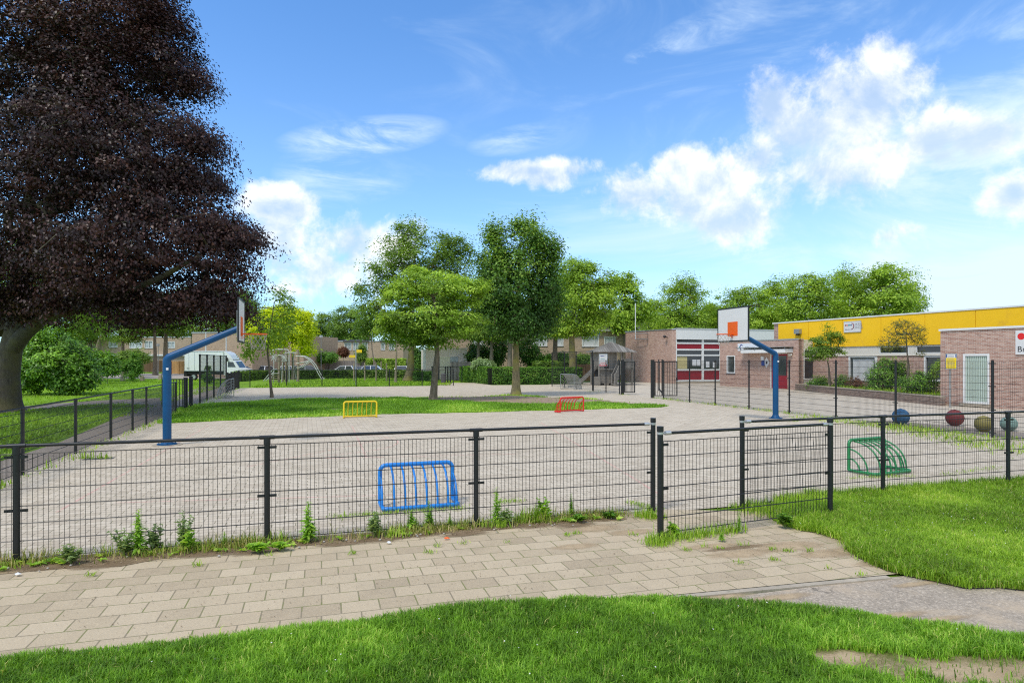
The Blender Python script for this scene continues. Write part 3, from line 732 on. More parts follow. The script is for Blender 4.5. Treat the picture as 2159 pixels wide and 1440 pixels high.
# bare sandy patch in the right corner
q = (p[:, 0] - 3.35) / 1.0 + (p[:, 1] - 4.45) * .9
bare = np.exp(-(((p[:, 0] - 3.3) / .85) ** 2 + ((p[:, 1] - 4.5 + (p[:, 0] - 3.3) * .10) / .20) ** 2)) + np.exp(-(((p[:, 0] - 2.45) / .25) ** 2 + ((p[:, 1] - 4.72) / .10) ** 2)) * .9
bare = bare * 1.3 + (vnoise(p, 6, 3) - .5) * .9
keep = R.random(len(p)) > np.clip((bare - .25) * 2.2, 0, .97); p = p[keep]; ed = ed[keep]
nz = vnoise(p, 2.2, 1) * .6 + vnoise(p, 9, 2) * .4
hh = .038 + .075 * nz; hh *= np.clip(.55 + ed * 3, .5, 1)
var = np.clip(.46 + (vnoise(p, 1.6, 5) - .5) * .45 + (vnoise(p, 11, 6) - .5) * .4 + (R.random(len(p)) - .5) * .6, 0, .96); dry = R.random(len(p)) < .02; var[dry] = 1
o = blades('near_grass', np.c_[p, np.zeros(len(p))], hh, .0062, 1.0, 'grass_blade', R, var); tag(o, 'thick dark green mown grass in the foreground', 'grass', kind='stuff')
structure(fade_sheet('bare_sand', [(3.35, 4.45, 1.15, .40, -.08, .0), (2.45, 4.72, .42, .17, .1, .001), (2.9, 4.3, .5, .2, .0, .002), (3.9, 4.42, .7, .3, 0, .003)], 'sand_fade'))

right = gp([(1625, 1092), (1640, 1058), (1862, 1036), (2126, 1016), (2700, 978), (2800, 1330), (2300, 1256), (2159, 1243), (2070, 1238), (1990, 1228), (1930, 1216), (1870, 1202), (1830, 1184), (1795, 1165), (1780, 1140), (1740, 1128), (1690, 1118), (1650, 1106)])
right = roughen(right, .14, .04, 2)
lawn_sheet('side_lawn', right, -.003, 'lawn_base')
p = scatter(right, 8000, R); p = p[p[:, 0] < 10.5]; p = p + R.normal(size=p.shape) * .035; ed = edge_dist(p, right)
nz = vnoise(p, 1.5, 11) * .6 + vnoise(p, 6, 12) * .4
ff = np.array(line_front(0)); fd = np.abs((p - ff) @ np.array([-.305, .952]))      # taller by the fence
hh = .045 + .06 * nz + .10 * np.exp(-(fd / .45) ** 2) * R.random(len(p)) + .04 * np.exp(-((p[:, 0] - 4.3) / .8) ** 2)
var = np.clip(.42 + (vnoise(p, .9, 15) - .5) * .6 + (vnoise(p, 8, 16) - .5) * .3 + (R.random(len(p)) - .5) * .6, 0, .95); dry = R.random(len(p)) < .04; var[dry] = 1
o = blades('side_grass', np.c_[p, np.zeros(len(p))], hh, .0075, 1.1, 'grass_bright', R, var); tag(o, 'bright green grass on the right below the fence', 'grass', kind='stuff')

# central grass mound
isl = roughen(gp([(332, 893), (350, 884), (372, 862), (400, 856), (430, 853), (520, 847), (600, 842), (750, 839), (900, 837), (1000, 836), (1088, 833), (1180, 838), (1270, 842), (1340, 850), (1410, 856), (1390, 859), (1250, 863), (1100, 866), (1000, 869), (900, 871), (725, 876), (600, 881), (480, 886), (400, 890)]), .6, .09, 3)
a = np.array(isl); lo = a.min(0); hi = a.max(0); st = .35
gx = np.arange(lo[0] - .4, hi[0] + .4, st); gy = np.arange(lo[1] - .4, hi[1] + .4, st)
XX, YY = np.meshgrid(gx, gy); Q = np.c_[XX.ravel(), YY.ravel()]
def isl_h(q):
    d = edge_dist(q, isl); s = np.where(inside(q, isl), np.clip(d / 2.2, 0, 1), 0)
    return .10 * (s * s * (3 - 2 * s)) + .04 * (vnoise(q, .5, 31) - .5) * s
def isl_bare(q):
    b = np.zeros(len(q))
    for (cx, cy, rx, ry, k) in ((1060, 843, 3.2, 2.6, 1.1), (1130, 846, 2.6, 3.0, 1.0), (1215, 846, 2.0, 2.2, .75), (1290, 848, 2.2, 1.6, .8), (760, 842, 1.6, 1.2, .6), (700, 866, .4, .3, .6), (990, 838, 2.5, 1.0, .8)):
        x, y = G(cx, cy); b = np.maximum(b, 1.25 * k * np.exp(-((q[:, 0] - x) / rx / 1.25) ** 2 - ((q[:, 1] - y) / ry) ** 2))
    return b
Z = isl_h(Q) - .004; ins = inside(Q, isl); Z = np.where(ins, Z, -.03)
nx = len(gx); vs = np.c_[Q, Z]; fs = []
near_in = inside(Q, isl) | (edge_dist(Q, isl) < st * 1.1)
idx = np.arange(len(Q)).reshape(len(gy), nx)
quads = np.stack([idx[:-1, :-1], idx[:-1, 1:], idx[1:, 1:], idx[1:, :-1]], -1).reshape(-1, 4)
quads = quads[near_in[quads].all(1)]
o = np_mesh('island_lawn', vs, quads.ravel(), np.arange(len(quads)) * 4, 'island_soil', var=isl_bare(Q)); structure(o)
for pl in o.data.polygons: pl.use_smooth = True
p = scatter(isl, 420, R); b = isl_bare(p) + (vnoise(p, 1.2, 33) - .5) * .7
keep = R.random(len(p)) > np.clip((b - .12) * 3, 0, .985); p = p[keep]
ed = edge_dist(p, isl); hh = (.05 + .06 * vnoise(p, .8, 34)) + .05 * (ed < .35) * R.random(len(p))
var = np.clip(.58 + (vnoise(p, .45, 35) - .5) * .8 + (R.random(len(p)) - .5) * .55, 0, .95)
o = blades('island_grass', np.c_[p, isl_h(p) - .01], hh, .028, 1.0, 'grass_blade', R, var); tag(o, 'patchy grass on the long mound in the playground', 'grass', kind='stuff')

# park and play lawns far off
pk = [(-40, 25), (-13.2, 25), (-16, 34), (-17.5, 40), (-20, 50), (-24, 74), (-60, 74)]
p = scatter(pk, 26, R); p = p[p[:, 0] < line_left(0)[0] - .319 * p[:, 1] - 1.6]
br = np.array(gp([(338, 838), (215, 843), (100, 851), (0, 860), (-300, 880), (-300, 892), (0, 871), (120, 859), (215, 851), (270, 850), (338, 856)]))
p = p[~inside(p, [tuple(x) for x in br])]
pn = scatter([(-26, 12), (-9.6, 12), (-16, 31), (-24, 31)], 160, R); pn = pn[(pn[:, 0] < -9.43 - .319 * (pn[:, 1] - 12.3) - 1.15 - .06 * (pn[:, 1] - 12)) & ~inside(pn, [tuple(x) for x in br])]
p = np.r_[p, pn]
o = blades('park_grass', np.c_[p, np.full(len(p), -.02)], .05 + .08 * R.random(len(p)), .05, 1.0, 'grass_bright', R, np.clip(.35 + (vnoise(p, .3, 41) - .5) * .6 + (R.random(len(p)) - .5) * .4, 0, .9)); tag(o, 'sunlit park grass beyond the left fence', 'grass', kind='stuff')
p = scatter([(-21.0, 50.8), (-5.4, 55.3), (-6.6, 76), (-22.5, 76)], 45, R)
hh = .06 + .10 * R.random(len(p)) + .22 * np.exp(-((p[:, 0] + 20.2) / 2.2) ** 2) * R.random(len(p)) * (p[:, 1] < 56)
o = blades('play_grass', np.c_[p, np.full(len(p), -.02)], hh, .06, .9, 'grass_bright', R, np.clip(.4 + (R.random(len(p)) - .5) * .8, 0, 1)); tag(o, 'grass around the climbing frame', 'grass', kind='stuff')

# weeds strip along the front fence: dry and green blades, debris
pts = []; va = []
n = 15000
t = R.random(n) * 11.2 - 4; off = R.normal(size=n) * .10 + .02
dn = vnoise(np.c_[t, off * 2], 1.3, 51)
k = R.random(n) < np.clip(dn * 1.5 - .2, .08, 1); t = t[k]; off = off[k]
t = np.r_[t, 7.0 + R.normal(size=600) * .22]; off = np.r_[off, R.normal(size=600) * .09]
q = np.array([line_front(a, b) for a, b in zip(t, off)])
o = blades('strip_weeds', np.c_[q, np.zeros(len(q))], .035 + .12 * R.random(len(q)) ** 1.6 * (.3 + 1.2 * vnoise(np.c_[t, off], 2.1, 52)), .0075, 1.2, 'grass_dry', R, np.clip(.12 + R.random(len(q)) * .85 + .3 * (vnoise(np.c_[t, off * 0], .9, 53)-.3), 0, 1)); tag(o, 'dry and green low weeds along the foot of the front fence', 'weeds', kind='stuff')
q = []; hs = []
for k in range(26):
    t0 = R.uniform(-3.6, 7.3); m_ = int(R.uniform(25, 110)); sg = R.uniform(.04, .15); x0 = np.array(line_front(t0, R.normal() * .07 + .03)); q.append(x0 + R.normal(size=(m_, 2)) * np.array([sg, sg * .45])); hs.append(np.full(m_, R.uniform(.05, .17) * (1.5 if 5.4 < t0 < 7.3 else 1)))
q1 = np.concatenate(q); o = blades('strip_tufts', np.c_[q1, np.zeros(len(q1))], np.concatenate(hs), .008, 1.0, 'grass_bright', R, np.clip(.45 + R.normal(size=len(q1)) * .3, 0, 1)); tag(o, 'fresh green grass tufts along the foot of the front fence', 'weeds', kind='stuff')
n = 900; t = R.random(n) * 11.2 - 4; c_ = R.random(110) * 11.2 - 4; k_ = R.integers(0, 110, n); b_ = R.random(n) * 6.28; L_ = .035 + .07 * R.random(n) ** 1.5
off = (R.normal(size=110) * .11 + .08)[k_]; q = np.array([line_front(a, b) for a, b in zip(c_[k_], off)]); d = np.c_[np.cos(b_), np.sin(b_), .25 + .9 * R.random(n)]; d /= np.linalg.norm(d, axis=1, keepdims=True)
v = leaves_arrays(np.c_[q, np.full(n, .004)] + d * L_[:, None] * .5, np.c_[-np.cos(b_) * .5, -np.sin(b_) * .5, np.ones(n)] + R.normal(size=(n, 3)) * .3, d, L_, .42, .2)
o = leaf_mesh('strip_rosettes', v, 'leaf_weed', None, R.random(n)); tag(o, 'small leafy rosettes among the weeds of the fence foot', 'weeds', kind='stuff')
# weeds beneath the wire screen and along other fence feet
q = []
def fill(a, b, n, s):
    a = np.array(a); b = np.array(b); t = R.random(n)[:, None]; q.append(a + (b - a) * t + R.normal(size=(n, 2)) * s)
fill(G(1385, 1140), G(1560, 1118), 900, .07); fill(G(1380, 1148), G(1400, 1140), 380, .08); fill(G(1575, 1075), G(1760, 1105), 1300, .16); fill(G(1560, 1070), G(1650, 1066), 500, .10); fill(G(1350, 1088), G(1385, 1092), 420, .07)
q1 = np.concatenate(q); o = blades('screen_weeds', np.c_[q1, np.zeros(len(q1))], .05 + .11 * R.random(len(q1)) ** 1.5, .008, .9, 'grass_bright', R, np.clip(.45 + R.normal(size=len(q1)) * .28, 0, 1)); tag(o, 'rough grass growing around the foot of the wire screen', 'weeds', kind='stuff')
q = []
for Yq in np.arange(14, 37, .7):
    x, y = line_right(Yq, -.05); fill((x, y), (x - .1, y + .5), int(25 + 35 * rs.random()), .10)
for Yq in np.arange(10, 28, .9):
    x, y = line_left(Yq, -.1); fill((x, y), (x, y + .5), int(14 + 40 * rs.random() ** 2), .08)
x, y = line_left(27, -.3); fill((x, y), line_left(31.5, -.5), 900, .35)
x, y = line_left(33, -.3); fill((x, y), line_left(43, -.3), 300, .25)
fill((12.2, 15.2), (12.75, 21.5), 1600, .55); fill((12.6, 19.5), (11.0, 24.5), 700, .28)
for c in ((160, 966, 60), (200, 966, 40), (1655, 888, 40), (1300, 833, 30), (1238, 826, 30)): fill(G(*c[:2]), G(c[0] + 30, c[1]), c[2], .06)
q1 = np.concatenate(q); o = blades('edge_weeds', np.c_[q1, np.zeros(len(q1))], .05 + .16 * R.random(len(q1)) ** 2, .016, 1.0, 'grass_bright', R, np.clip(.5 + R.normal(size=len(q1)) * .3, 0, 1)); tag(o, 'tufts of grass along the far fence feet', 'weeds', kind='stuff')
# tufts in the joints of the footpath, around the blue goal, under the green goal
q = []
for c in ((1450, 1140), (1480, 1152), (1510, 1156), (1560, 1150), (1625, 1180), (1655, 1162), (1700, 1162), (1738, 1198), (1810, 1212), (1555, 1188), (915, 1152), (968, 1146), (1190, 1128), (1060, 1143), (560, 1170), (410, 1192), (735, 1167), (900, 1165), (1330, 1128), (1620, 1158), (1440, 1160), (1210, 1125), (185, 1213), (1135, 1270), (390, 1350), (460, 1340)):
    fill(G(*c), G(c[0] + 14, c[1]), int(14 + 26 * rs.random()), .022)
fill(G(700, 1090), G(980, 1072), 700, .07); fill(G(1050, 1060), G(1100, 1056), 130, .05); fill(G(1330, 1060), G(1380, 1072), 200, .08); fill(G(1790, 1008), G(1920, 1004), 260, .07); fill(G(1990, 1002), G(2110, 985), 200, .08)
q1 = np.concatenate(q); o = blades('joint_grass', np.c_[q1, np.zeros(len(q1))], .018 + .05 * R.random(len(q1)), .0075, 1.4, 'grass_bright', R, np.clip(.45 + R.normal(size=len(q1)) * .25, 0, 1)); tag(o, 'tiny tufts in the paving joints', 'weeds', kind='stuff')
# litter of dead leaves and twigs lying along the fence
n = 2600; t = R.random(n) * 11.4 - 4; off = R.normal(size=n) * .14 + .08
q = np.array([line_front(a, b) for a, b in zip(t, off)]); v = leaves_arrays(np.c_[q, np.full(n, .004)], R.normal(size=(n, 3)) * .25 + [0, 0, 1], R.normal(size=(n, 3)), .012 + .025 * R.random(n), .45, .1)
n2 = 900; q2 = np.c_[R.uniform(-4, 6, n2), np.zeros(n2)]; q2[:, 1] = 5.6 + .26 * q2[:, 0] + R.random(n2) ** .7 * 1.6
v2 = leaves_arrays(np.c_[q2, np.full(n2, .0)], R.normal(size=(n2, 3)) * .2 + [0, 0, 1], R.normal(size=(n2, 3)), .008 + .014 * R.random(n2), .5, .1)
n3 = 900; q3 = np.c_[R.uniform(-8, 11, n3), R.uniform(9, 24, n3)]
v3 = leaves_arrays(np.c_[q3, np.full(n3, .0)], R.normal(size=(n3, 3)) * .2 + [0, 0, 1], R.normal(size=(n3, 3)), .02 + .03 * R.random(n3), .4, .1)
vv = np.concatenate([v, v2, v3]); o = leaf_mesh('leaf_litter', vv, 'debris', None, R.random(len(vv))); tag(o, 'dead leaf scraps on the paving', 'litter', kind='stuff')
# daisies
p = np.r_[scatter(right, 10, R), scatter(near, 3, R)]; p = p[np.abs(p[:, 0]) < 10.5]
v = leaves_arrays(np.c_[p, .062 + .02 * R.random(len(p))], R.normal(size=(len(p), 3)) * .3 + [0, -.3, 1], R.normal(size=(len(p), 3)), np.full(len(p), .013), 1.0, .1)
o = leaf_mesh('daisies', v, 'daisy', None, R.random(len(p))); tag(o, 'scattered white daisies in the grass', 'flowers', kind='stuff')
# ================================================================== fences
def wire_panel(p0, p1, z0, z1, rows, name, parent, origin, wr=.0032, dv=.05, hr=.0042, kink=None, mat='black_steel', rng=None, double=True):
    f = Fr(p0, p1); mb = MB(); n = max(2, int(round(f.L / dv)))
    for i in range(n + 1):
        u = f.L * i / n; k = kink(i / n) if kink else 0.0
        if kink and abs(k) > 1e-4:
            zz = [z0 + (z1 - z0) * q for q in (0, .25, .5, .75, 1)]
            pts = [f.pt(u + k * math.sin(3.1 * q * math.pi + i) * .6, k * 2.2 * math.sin(q * math.pi) , z) for q, z in zip((0, .25, .5, .75, 1), zz)]
            mb.tube(pts, wr, 4, sm=False, caps=False)
        else: mb.tube([f.pt(u, 0, z0), f.pt(u, 0, z1)], wr, 4, sm=False, caps=False)
    for j in range(rows + 1):
        z = z0 + (z1 - z0) * j / rows
        for s in ((-1, 1) if double else (1,)): mb.tube([f.pt(-.01, s * (hr + wr * .9), z), f.pt(f.L + .01, s * (hr + wr * .9), z)], hr, 4, sm=False, caps=True)
    return mb.build(name, mat, parent, origin=origin)
def fence(name, label, posts, hp, panel_z, rows, pr=.034, rail=None, clips=(), caps=False, gaps=(), wr=.0032, dv=.05, hr=.0042, cap_ends=(), rail_gap=(0, 0), cat='fence', double=True, thick=None, rail_z=None, group=None, kink=None):
    o0 = posts[0]; root = thing(name, label, cat, (o0[0], o0[1], 0), group=group); og = (o0[0], o0[1], 0)
    L = len(posts)
    for i, p in enumerate(posts):
        h = hp + (.075 if i in cap_ends else 0); r = pr * (thick or {}).get(i, 1)
        mb = MB().cyl(p[0], p[1], -.05, h, r, 14); po = mb.build('post', 'black_steel', root, origin=og)
        q = posts[i + 1] if i < L - 1 else posts[i]; w = posts[i - 1] if i else posts[i]
        if i in cap_ends or caps:
            MB().cyl(p[0], p[1], h - .05, h + .012, r + .006, 14).build('cap', 'black_steel', po, origin=og)
        if clips:
            for dirp, exists in ((q, i < L - 1 and i not in gaps), (w, i > 0 and (i - 1) not in gaps)):
                if not exists: continue
                d = np.array(dirp) - np.array(p); d = d / np.hypot(*d)
                for z in clips:
                    a = np.array(p) + d * (r - .004); b = np.array(p) + d * (r + .075); n = np.array([d[1], -d[0]]); n = n if n[1] < 0 else -n
                    a = a + n * .012; b = b + n * .012
                    c = MB().bar((a[0], a[1], z), (b[0], b[1], z), .014, .03); c.tube([(b[0] - d[0] * .025, b[1] - d[1] * .025, z), (b[0] - d[0] * .025 + n[0] * .012, b[1] - d[1] * .025 + n[1] * .012, z)], .009, 6); c.build('clip', 'black_steel', po, origin=og)
    for i in range(L - 1):
        if i in gaps: continue
        a = np.array(posts[i]); b = np.array(posts[i + 1]); d = (b - a) / np.hypot(*(b - a))
        wire_panel(a + d * (pr + .012), b - d * (pr + .012), panel_z[0], panel_z[1], rows, 'mesh_panel', root, og, wr, dv, hr, kink, double=double)
    if rail:
        runs = []; s = 0
        for i in range(L - 1):
            if i in gaps: runs.append((s, i)); s = i + 1
        runs.append((s, L - 1)); rz = rail_z if rail_z is not None else hp
        for s, e in runs:
            if e <= s: continue
            for i in range(s, e):
                a = np.array(posts[i]); b = np.array(posts[i + 1]); d = (b - a) / np.hypot(*(b - a))
                ga = .13 if i in cap_ends else 0.0; gb = .13 if (i + 1) in cap_ends else 0.0
                aa = a + d * ga; bb = b - d * gb
                MB().tube([(aa[0], aa[1], rz), (bb[0], bb[1], rz)], rail, 12).build('rail', 'black_steel', root, origin=og)
                for end, on, dd in ((a, i in cap_ends, d), (b, (i + 1) in cap_ends, -d)):
                    if on:
                        c = MB(); c.cyl(end[0], end[1], rz - .012, rz + .018, pr + .004, 14); k1 = end + dd * (pr + .035); k2 = end + dd * .15
                        c.tube([(end[0] + dd[0] * pr, end[1] + dd[1] * pr, rz), (k1[0], k1[1], rz)], .011, 8)
                        c.tube([(k1[0], k1[1], rz), (k2[0], k2[1], rz)], rail + .007, 12); c.build('rail_clamp', 'alu', root, origin=og)
            for i in range(s, e + 1):
                if i in cap_ends: continue
                p = np.array(posts[i]); d = np.array(posts[min(i + 1, e)]) - np.array(posts[max(i - 1, s)]); d = d / np.hypot(*d)
                c = MB().tube([(p[0] - d[0] * .085, p[1] - d[1] * .085, rz), (p[0] + d[0] * .085, p[1] + d[1] * .085, rz)], rail + .006, 12); c.cyl(p[0], p[1], rz - .09, rz, pr + .006, 12)
                c.build('rail_socket', 'black_steel', root, origin=og)
    return root
fp = [line_front(-5.0), CORNER and line_front(-2.42), line_front(0), line_front(2.54), line_front(5.14), line_front(7.80)]
fence('mesh_fence', 'long low black wire fence with top rail running behind the paved footpath', fp[1:], 1.27, (.05, 1.18), 6, .034, .019, (.03, .57, 1.15), cap_ends=(4,))
s0 = G(1392, 1137); s1 = (4.47, 8.97)
def kk(t): return 0.0 if t < .5 else .010 * min(1, (t - .5) * 4)
fence('mesh_screen', 'free-standing single panel of black wire screening the gap in the low fence', [s0, s1], 1.30, (.08, 1.20), 6, .036, .019, (.62, 1.16, .06), cap_ends=(0, 1), kink=kk, dv=.056)
rp = [(3.43, 9.52), (6.06, 10.43), (8.75, 11.26), (11.5, 12.12), (15.2, 13.4)]
fence('mesh_fence', 'low black wire fence with top rail standing in the bright grass on the right', rp, 1.28, (.05, 1.19), 6, .034, .019, (.03, .57, 1.15), cap_ends=(0,))
lp = [CORNER, line_left(8.7), line_left(11.2)] + [line_left(y) for y in (13.5, 15.4, 17.8, 20.0, 21.7, 24.4, 26.5, 28.6)]
lp = [CORNER] + [line_left(y) for y in (8.75, 12.3, 15.1, 17.8, 20.0, 21.7, 24.4, 26.5)]
fence('mesh_fence', 'low black wire fence with pale worn top rail leading away beside the dark path', lp, 1.27, (.05, 1.18), 6, .034, .021, (), wr=.003)
# bar gate beside it (open, seen flat on) and its thick posts
def bar_gate(name, label, a, b, z0, z1, nb, fr=.045, br=.016, group=None, lock=None):
    f = Fr(a, b); root = thing(name, label, 'gate', (a[0], a[1], 0), group=group); og = (a[0], a[1], 0)
    m = MB(); f.box(m, 0, fr, -fr / 2, fr / 2, z0, z1); f.box(m, f.L - fr, f.L, -fr / 2, fr / 2, z0, z1)
    f.box(m, fr, f.L - fr, -fr / 2, fr / 2, z0, z0 + fr); f.box(m, fr, f.L - fr, -fr / 2, fr / 2, z1 - fr, z1); m.build('gate_frame', 'black_steel', root, origin=og)
    for i in range(1, nb + 1):
        u = f.L * i / (nb + 1); q = f.pt(u, 0, 0)
        MB().tube([(q[0], q[1], z0 + fr), (q[0], q[1], z1 - fr)], br, 8).build('bar', 'black_steel', root, origin=og)
    if lock is not None:
        m = MB(); f.box(m, f.L - fr - .02 if lock > 0 else 0, f.L + .01 if lock > 0 else fr + .02, -.04, .04, 1.0, 1.18); m.build('lock', 'black_steel', root, origin=og)
    return root
bar_gate('bar_gate', 'low black bar gate swung open beside the blue left basketball post', (PX(341, 28.2), 28.2), (PX(391, 28.4), 28.4), .12, 1.36, 7)
def gate_post(label, x, y, h, w=.10, group='thick posts of the playground gates'):
    m = MB().bevbox(-w / 2, w / 2, -w / 2, w / 2, -.05, h, .008); o = m.build('gate_post', 'black_steel', None, (x, y, 0), rz=ANG); tag(o, label, 'gate post', group, 'thing'); MB().box(-w / 2 - .006, w / 2 + .006, -w / 2 - .006, w / 2 + .006, h - .001, h + .012).build('cap', 'black_steel', o)
gate_post('thick black post where the low left fence meets its bar gate', *line_left(28.65), 1.40, .16)
gate_post('thick black post standing alone between the bar gate and tall left fence', *line_left(29.95), 1.42, .15)
tl = [line_left(y) for y in (32.4, 34.7, 37.2, 40.0, 42.8)]
fence('tall_fence', 'tall black wire fence in front of the white box van', tl, 2.5, (.08, 2.46), 12, .045, .02, (), wr=.0026, dv=.075, hr=.004, rail_z=2.47)
# dense low fence beyond it
dl = [line_left(43.6), line_left(45.6), line_left(47.6), (-21.5, 50.1)]
fence('mesh_fence', 'short dense black fence end between tall left fence and play lawn', dl, 1.36, (.06, 1.28), 6, .06, None, (), wr=.006, dv=.06, hr=.006)
ff_ = [(-21.5, 50.3), (PX(527, 52.2), 52.2), (PX(604, 52.9), 52.9), (PX(679, 53.1), 53.1), (PX(751, 53.3), 53.3), (PX(821, 54.0), 54.0), (PX(890, 54.4), 54.4), (PX(956, 54.9), 54.9)]
fence('mesh_fence', 'long thin black fence along the far play lawn before the hedge', ff_, 1.38, (.06, 1.32), 6, .035, .022, (), wr=.004, dv=.1, hr=.005)
def f2(a, b): return [(PX(a, 62.5), 62.5), (PX(b, 63.5), 63.5)]
fence('mesh_fence', 'small black railing with posts beside the pale garage', [(PX(911, 62), 62), (PX(939, 62), 62), (PX(944, 62.2), 62.2), (PX(950, 62.4), 62.4), (PX(974, 64), 64)], 1.55, (1.4, 1.5), 1, .05, .03, (), gaps=(), wr=.006, dv=.3)
# tall fence on the school side
tr1 = [line_right(y) for y in (53.8, 51.0, 48.6, 45.6)]
fence('tall_fence', 'taller black wire fence beside the hedge and wooden playhouse', tr1, 2.85, (.08, 2.82), 14, .04, .02, (), wr=.0026, dv=.09, hr=.004, rail_z=2.83)
tr2 = [line_right(y) for y in (45.45, 43.4, 41.4)]
fence('tall_fence', 'black wire fence panels between playhouse sign and left gate leaf', tr2, 2.2, (.08, 2.15), 10, .035, None, (.3, 1.1, 1.9), wr=.0028, dv=.08, hr=.0045)
gl = line_right(41.0); gr = line_right(37.2)
gate_post('thick black gate post nearest the playhouse', *gl, 2.2, .17); gate_post('thick black gate post beside the wide right gate leaf', *gr, 2.2, .17)
bar_gate('bar_gate', 'narrow black bar gate leaf standing open next to the playhouse', (gl[0] + .12, gl[1] - .02), (PX(1339, 40.6), 40.6), .12, 2.12, 8, .05, .014, 'tall bar gate leaves to the schoolyard')
bar_gate('bar_gate', 'wide black bar gate leaf standing open before the brick school wall', (gr[0] + .12, gr[1] - .02), (PX(1428, 37.3), 37.3), .10, 2.12, 8, .05, .014, 'tall bar gate leaves to the schoolyard', 1)
tr3 = [line_right(y) for y in (36.0, 33.4, 31.2, 28.7, 26.2, 23.8, 21.3, 18.2, 15.4, 13.4)]
fence('tall_fence', 'tall black wire fence dividing the playground from the schoolyard on the right', tr3, 2.2, (.06, 2.16), 10, .034, None, (.12, .78, 1.45, 2.1), wr=.0034, hr=.0045)
# two posts seen behind the wide gate leaf
fence('mesh_fence', 'low piece of black fence behind the wide school gate leaf', [(PX(1389, 46), 46), (PX(1396, 40), 40)], 2.25, (.1, .2), 1, .04, None, (), wr=.004)

# ================================================================== basketball hoops
def basket(label, base, d, bend_z, board_c, bz0, bz1, half, arm_z, rim_z, group):
    d = np.array(d) / np.hypot(*d); w = np.array([-d[1], d[0]]); bc = np.array(board_c) - np.array(base)
    root = thing('basketball_hoop', label, 'basketball hoop', (base[0], base[1], 0), group=group)
    r = .105
    back = bc - d * .03
    pts = [(0, 0, .02), (0, 0, bend_z - .10), (0, 0, bend_z - .03), (d[0] * .045, d[1] * .045, bend_z + .03), (d[0] * .12, d[1] * .12, bend_z + .03 + .075 * (arm_z - bend_z) / max(np.hypot(*bc), .1)), (back[0], back[1], arm_z)]
    MB().tube(pts, [r, r * .98, r * .97, r * .93, r * .92, r * .78], 16).build('pole', 'blue_pole', root)
    m = MB().cyl(0, 0, .0, .03, .24, 16); m.tube([(0, 0, .02), (0, 0, .14)], [.16, .108], 16)
    for k in range(4): m.cyl(.19 * math.cos(k * 1.57 + .5), .19 * math.sin(k * 1.57 + .5), .03, .055, .018, 6)
    m.build('base_plate', 'blue_pole', root)
    MB().cyl(0, 0, -.05, .004, .36, 14).build('footing', 'concrete', root)
    f = Fr(bc + w * half * (1 if w @ np.array([1, 0]) < 0 else -1), bc - w * half * (1 if w @ np.array([1, 0]) < 0 else -1))
    # f.n should point along d (towards the ring)
    sgn = 1 if f.n @ d > 0 else -1
    m = MB(); e = .045; L = f.L
    f.box(m, e, L - e, -.012, .012, bz0 + e, bz1 - e); bo = m.build('backboard', 'board_white', root)
    m = MB(); f.box(m, 0, e, -.02, .02, bz0, bz1); f.box(m, L - e, L, -.02, .02, bz0, bz1); f.box(m, e, L - e, -.02, .02, bz0, bz0 + e); f.box(m, e, L - e, -.02, .02, bz1 - e, bz1); m.build('board_frame', 'black_steel', bo)
    m = MB(); sq = .29; a, b = (.0125, .0165) if sgn > 0 else (-.0165, -.0125); zz = rim_z - .06
    f.box(m, L / 2 - sq, L / 2 + sq, a, b, zz, zz + .52); m.build('target_square', 'orange', bo)
    m = MB(); f.box(m, L / 2 - .22, L / 2 + .22, -.09, -.022, bz0 + .15, bz1 - .3) if sgn > 0 else f.box(m, L / 2 - .22, L / 2 + .22, .022, .09, bz0 + .15, bz1 - .3); m.build('bracket', 'galvanised', root)
    rc = bc + d * .42; rr = .235
    m = MB(); m.tube([(rc[0] + rr * math.cos(a), rc[1] + rr * math.sin(a), rim_z) for a in np.linspace(0, 2 * math.pi, 28, endpoint=False)], .014, 8, closed=True)
    q0 = bc + d * .02; q1 = rc - d * rr; m.bar((q0[0], q0[1], rim_z), (q1[0], q1[1], rim_z), .14, .03); m.bar((q0[0], q0[1], rim_z - .12), (q1[0], q1[1], rim_z - .02), .04, .012)
    ri = m.build('rim', 'orange', root)
    m = MB(); n = 10
    for k in range(n):
        for s in (1, -1):
            pts = []
            for j in range(5):
                a = 2 * math.pi * (k + s * j * .5) / n; q = rr * (1 - .11 * j + .012 * j * j); pts.append((rc[0] + q * math.cos(a), rc[1] + q * math.sin(a), rim_z - .012 - .10 * j))
            m.tube(pts, .0045, 3, caps=False)
    m.build('net', 'rope', root)
    # stickers on the pole
    m = MB(); f2_ = Fr((.0, -r - .002), (.05, -r + .012)); m.box(.03, .09, -r - .0005, -r + .0035, bend_z - .30, bend_z - .24); m.build('sticker', 'paper', root)
    return root
basket('blue post basketball hoop on the left with backboard seen edge-on under the purple tree', (-8.98, 16.62), U, 2.24, (-7.28, 17.16), 2.66, 3.82, .8, 3.06, 2.90, 'basketball hoops')
basket('blue post basketball hoop on the right facing the playground before the school', (9.93, 24.05), -U, 2.42, (8.12, 23.47), 2.87, 4.13, .9, 3.30, 3.14, 'basketball hoops')

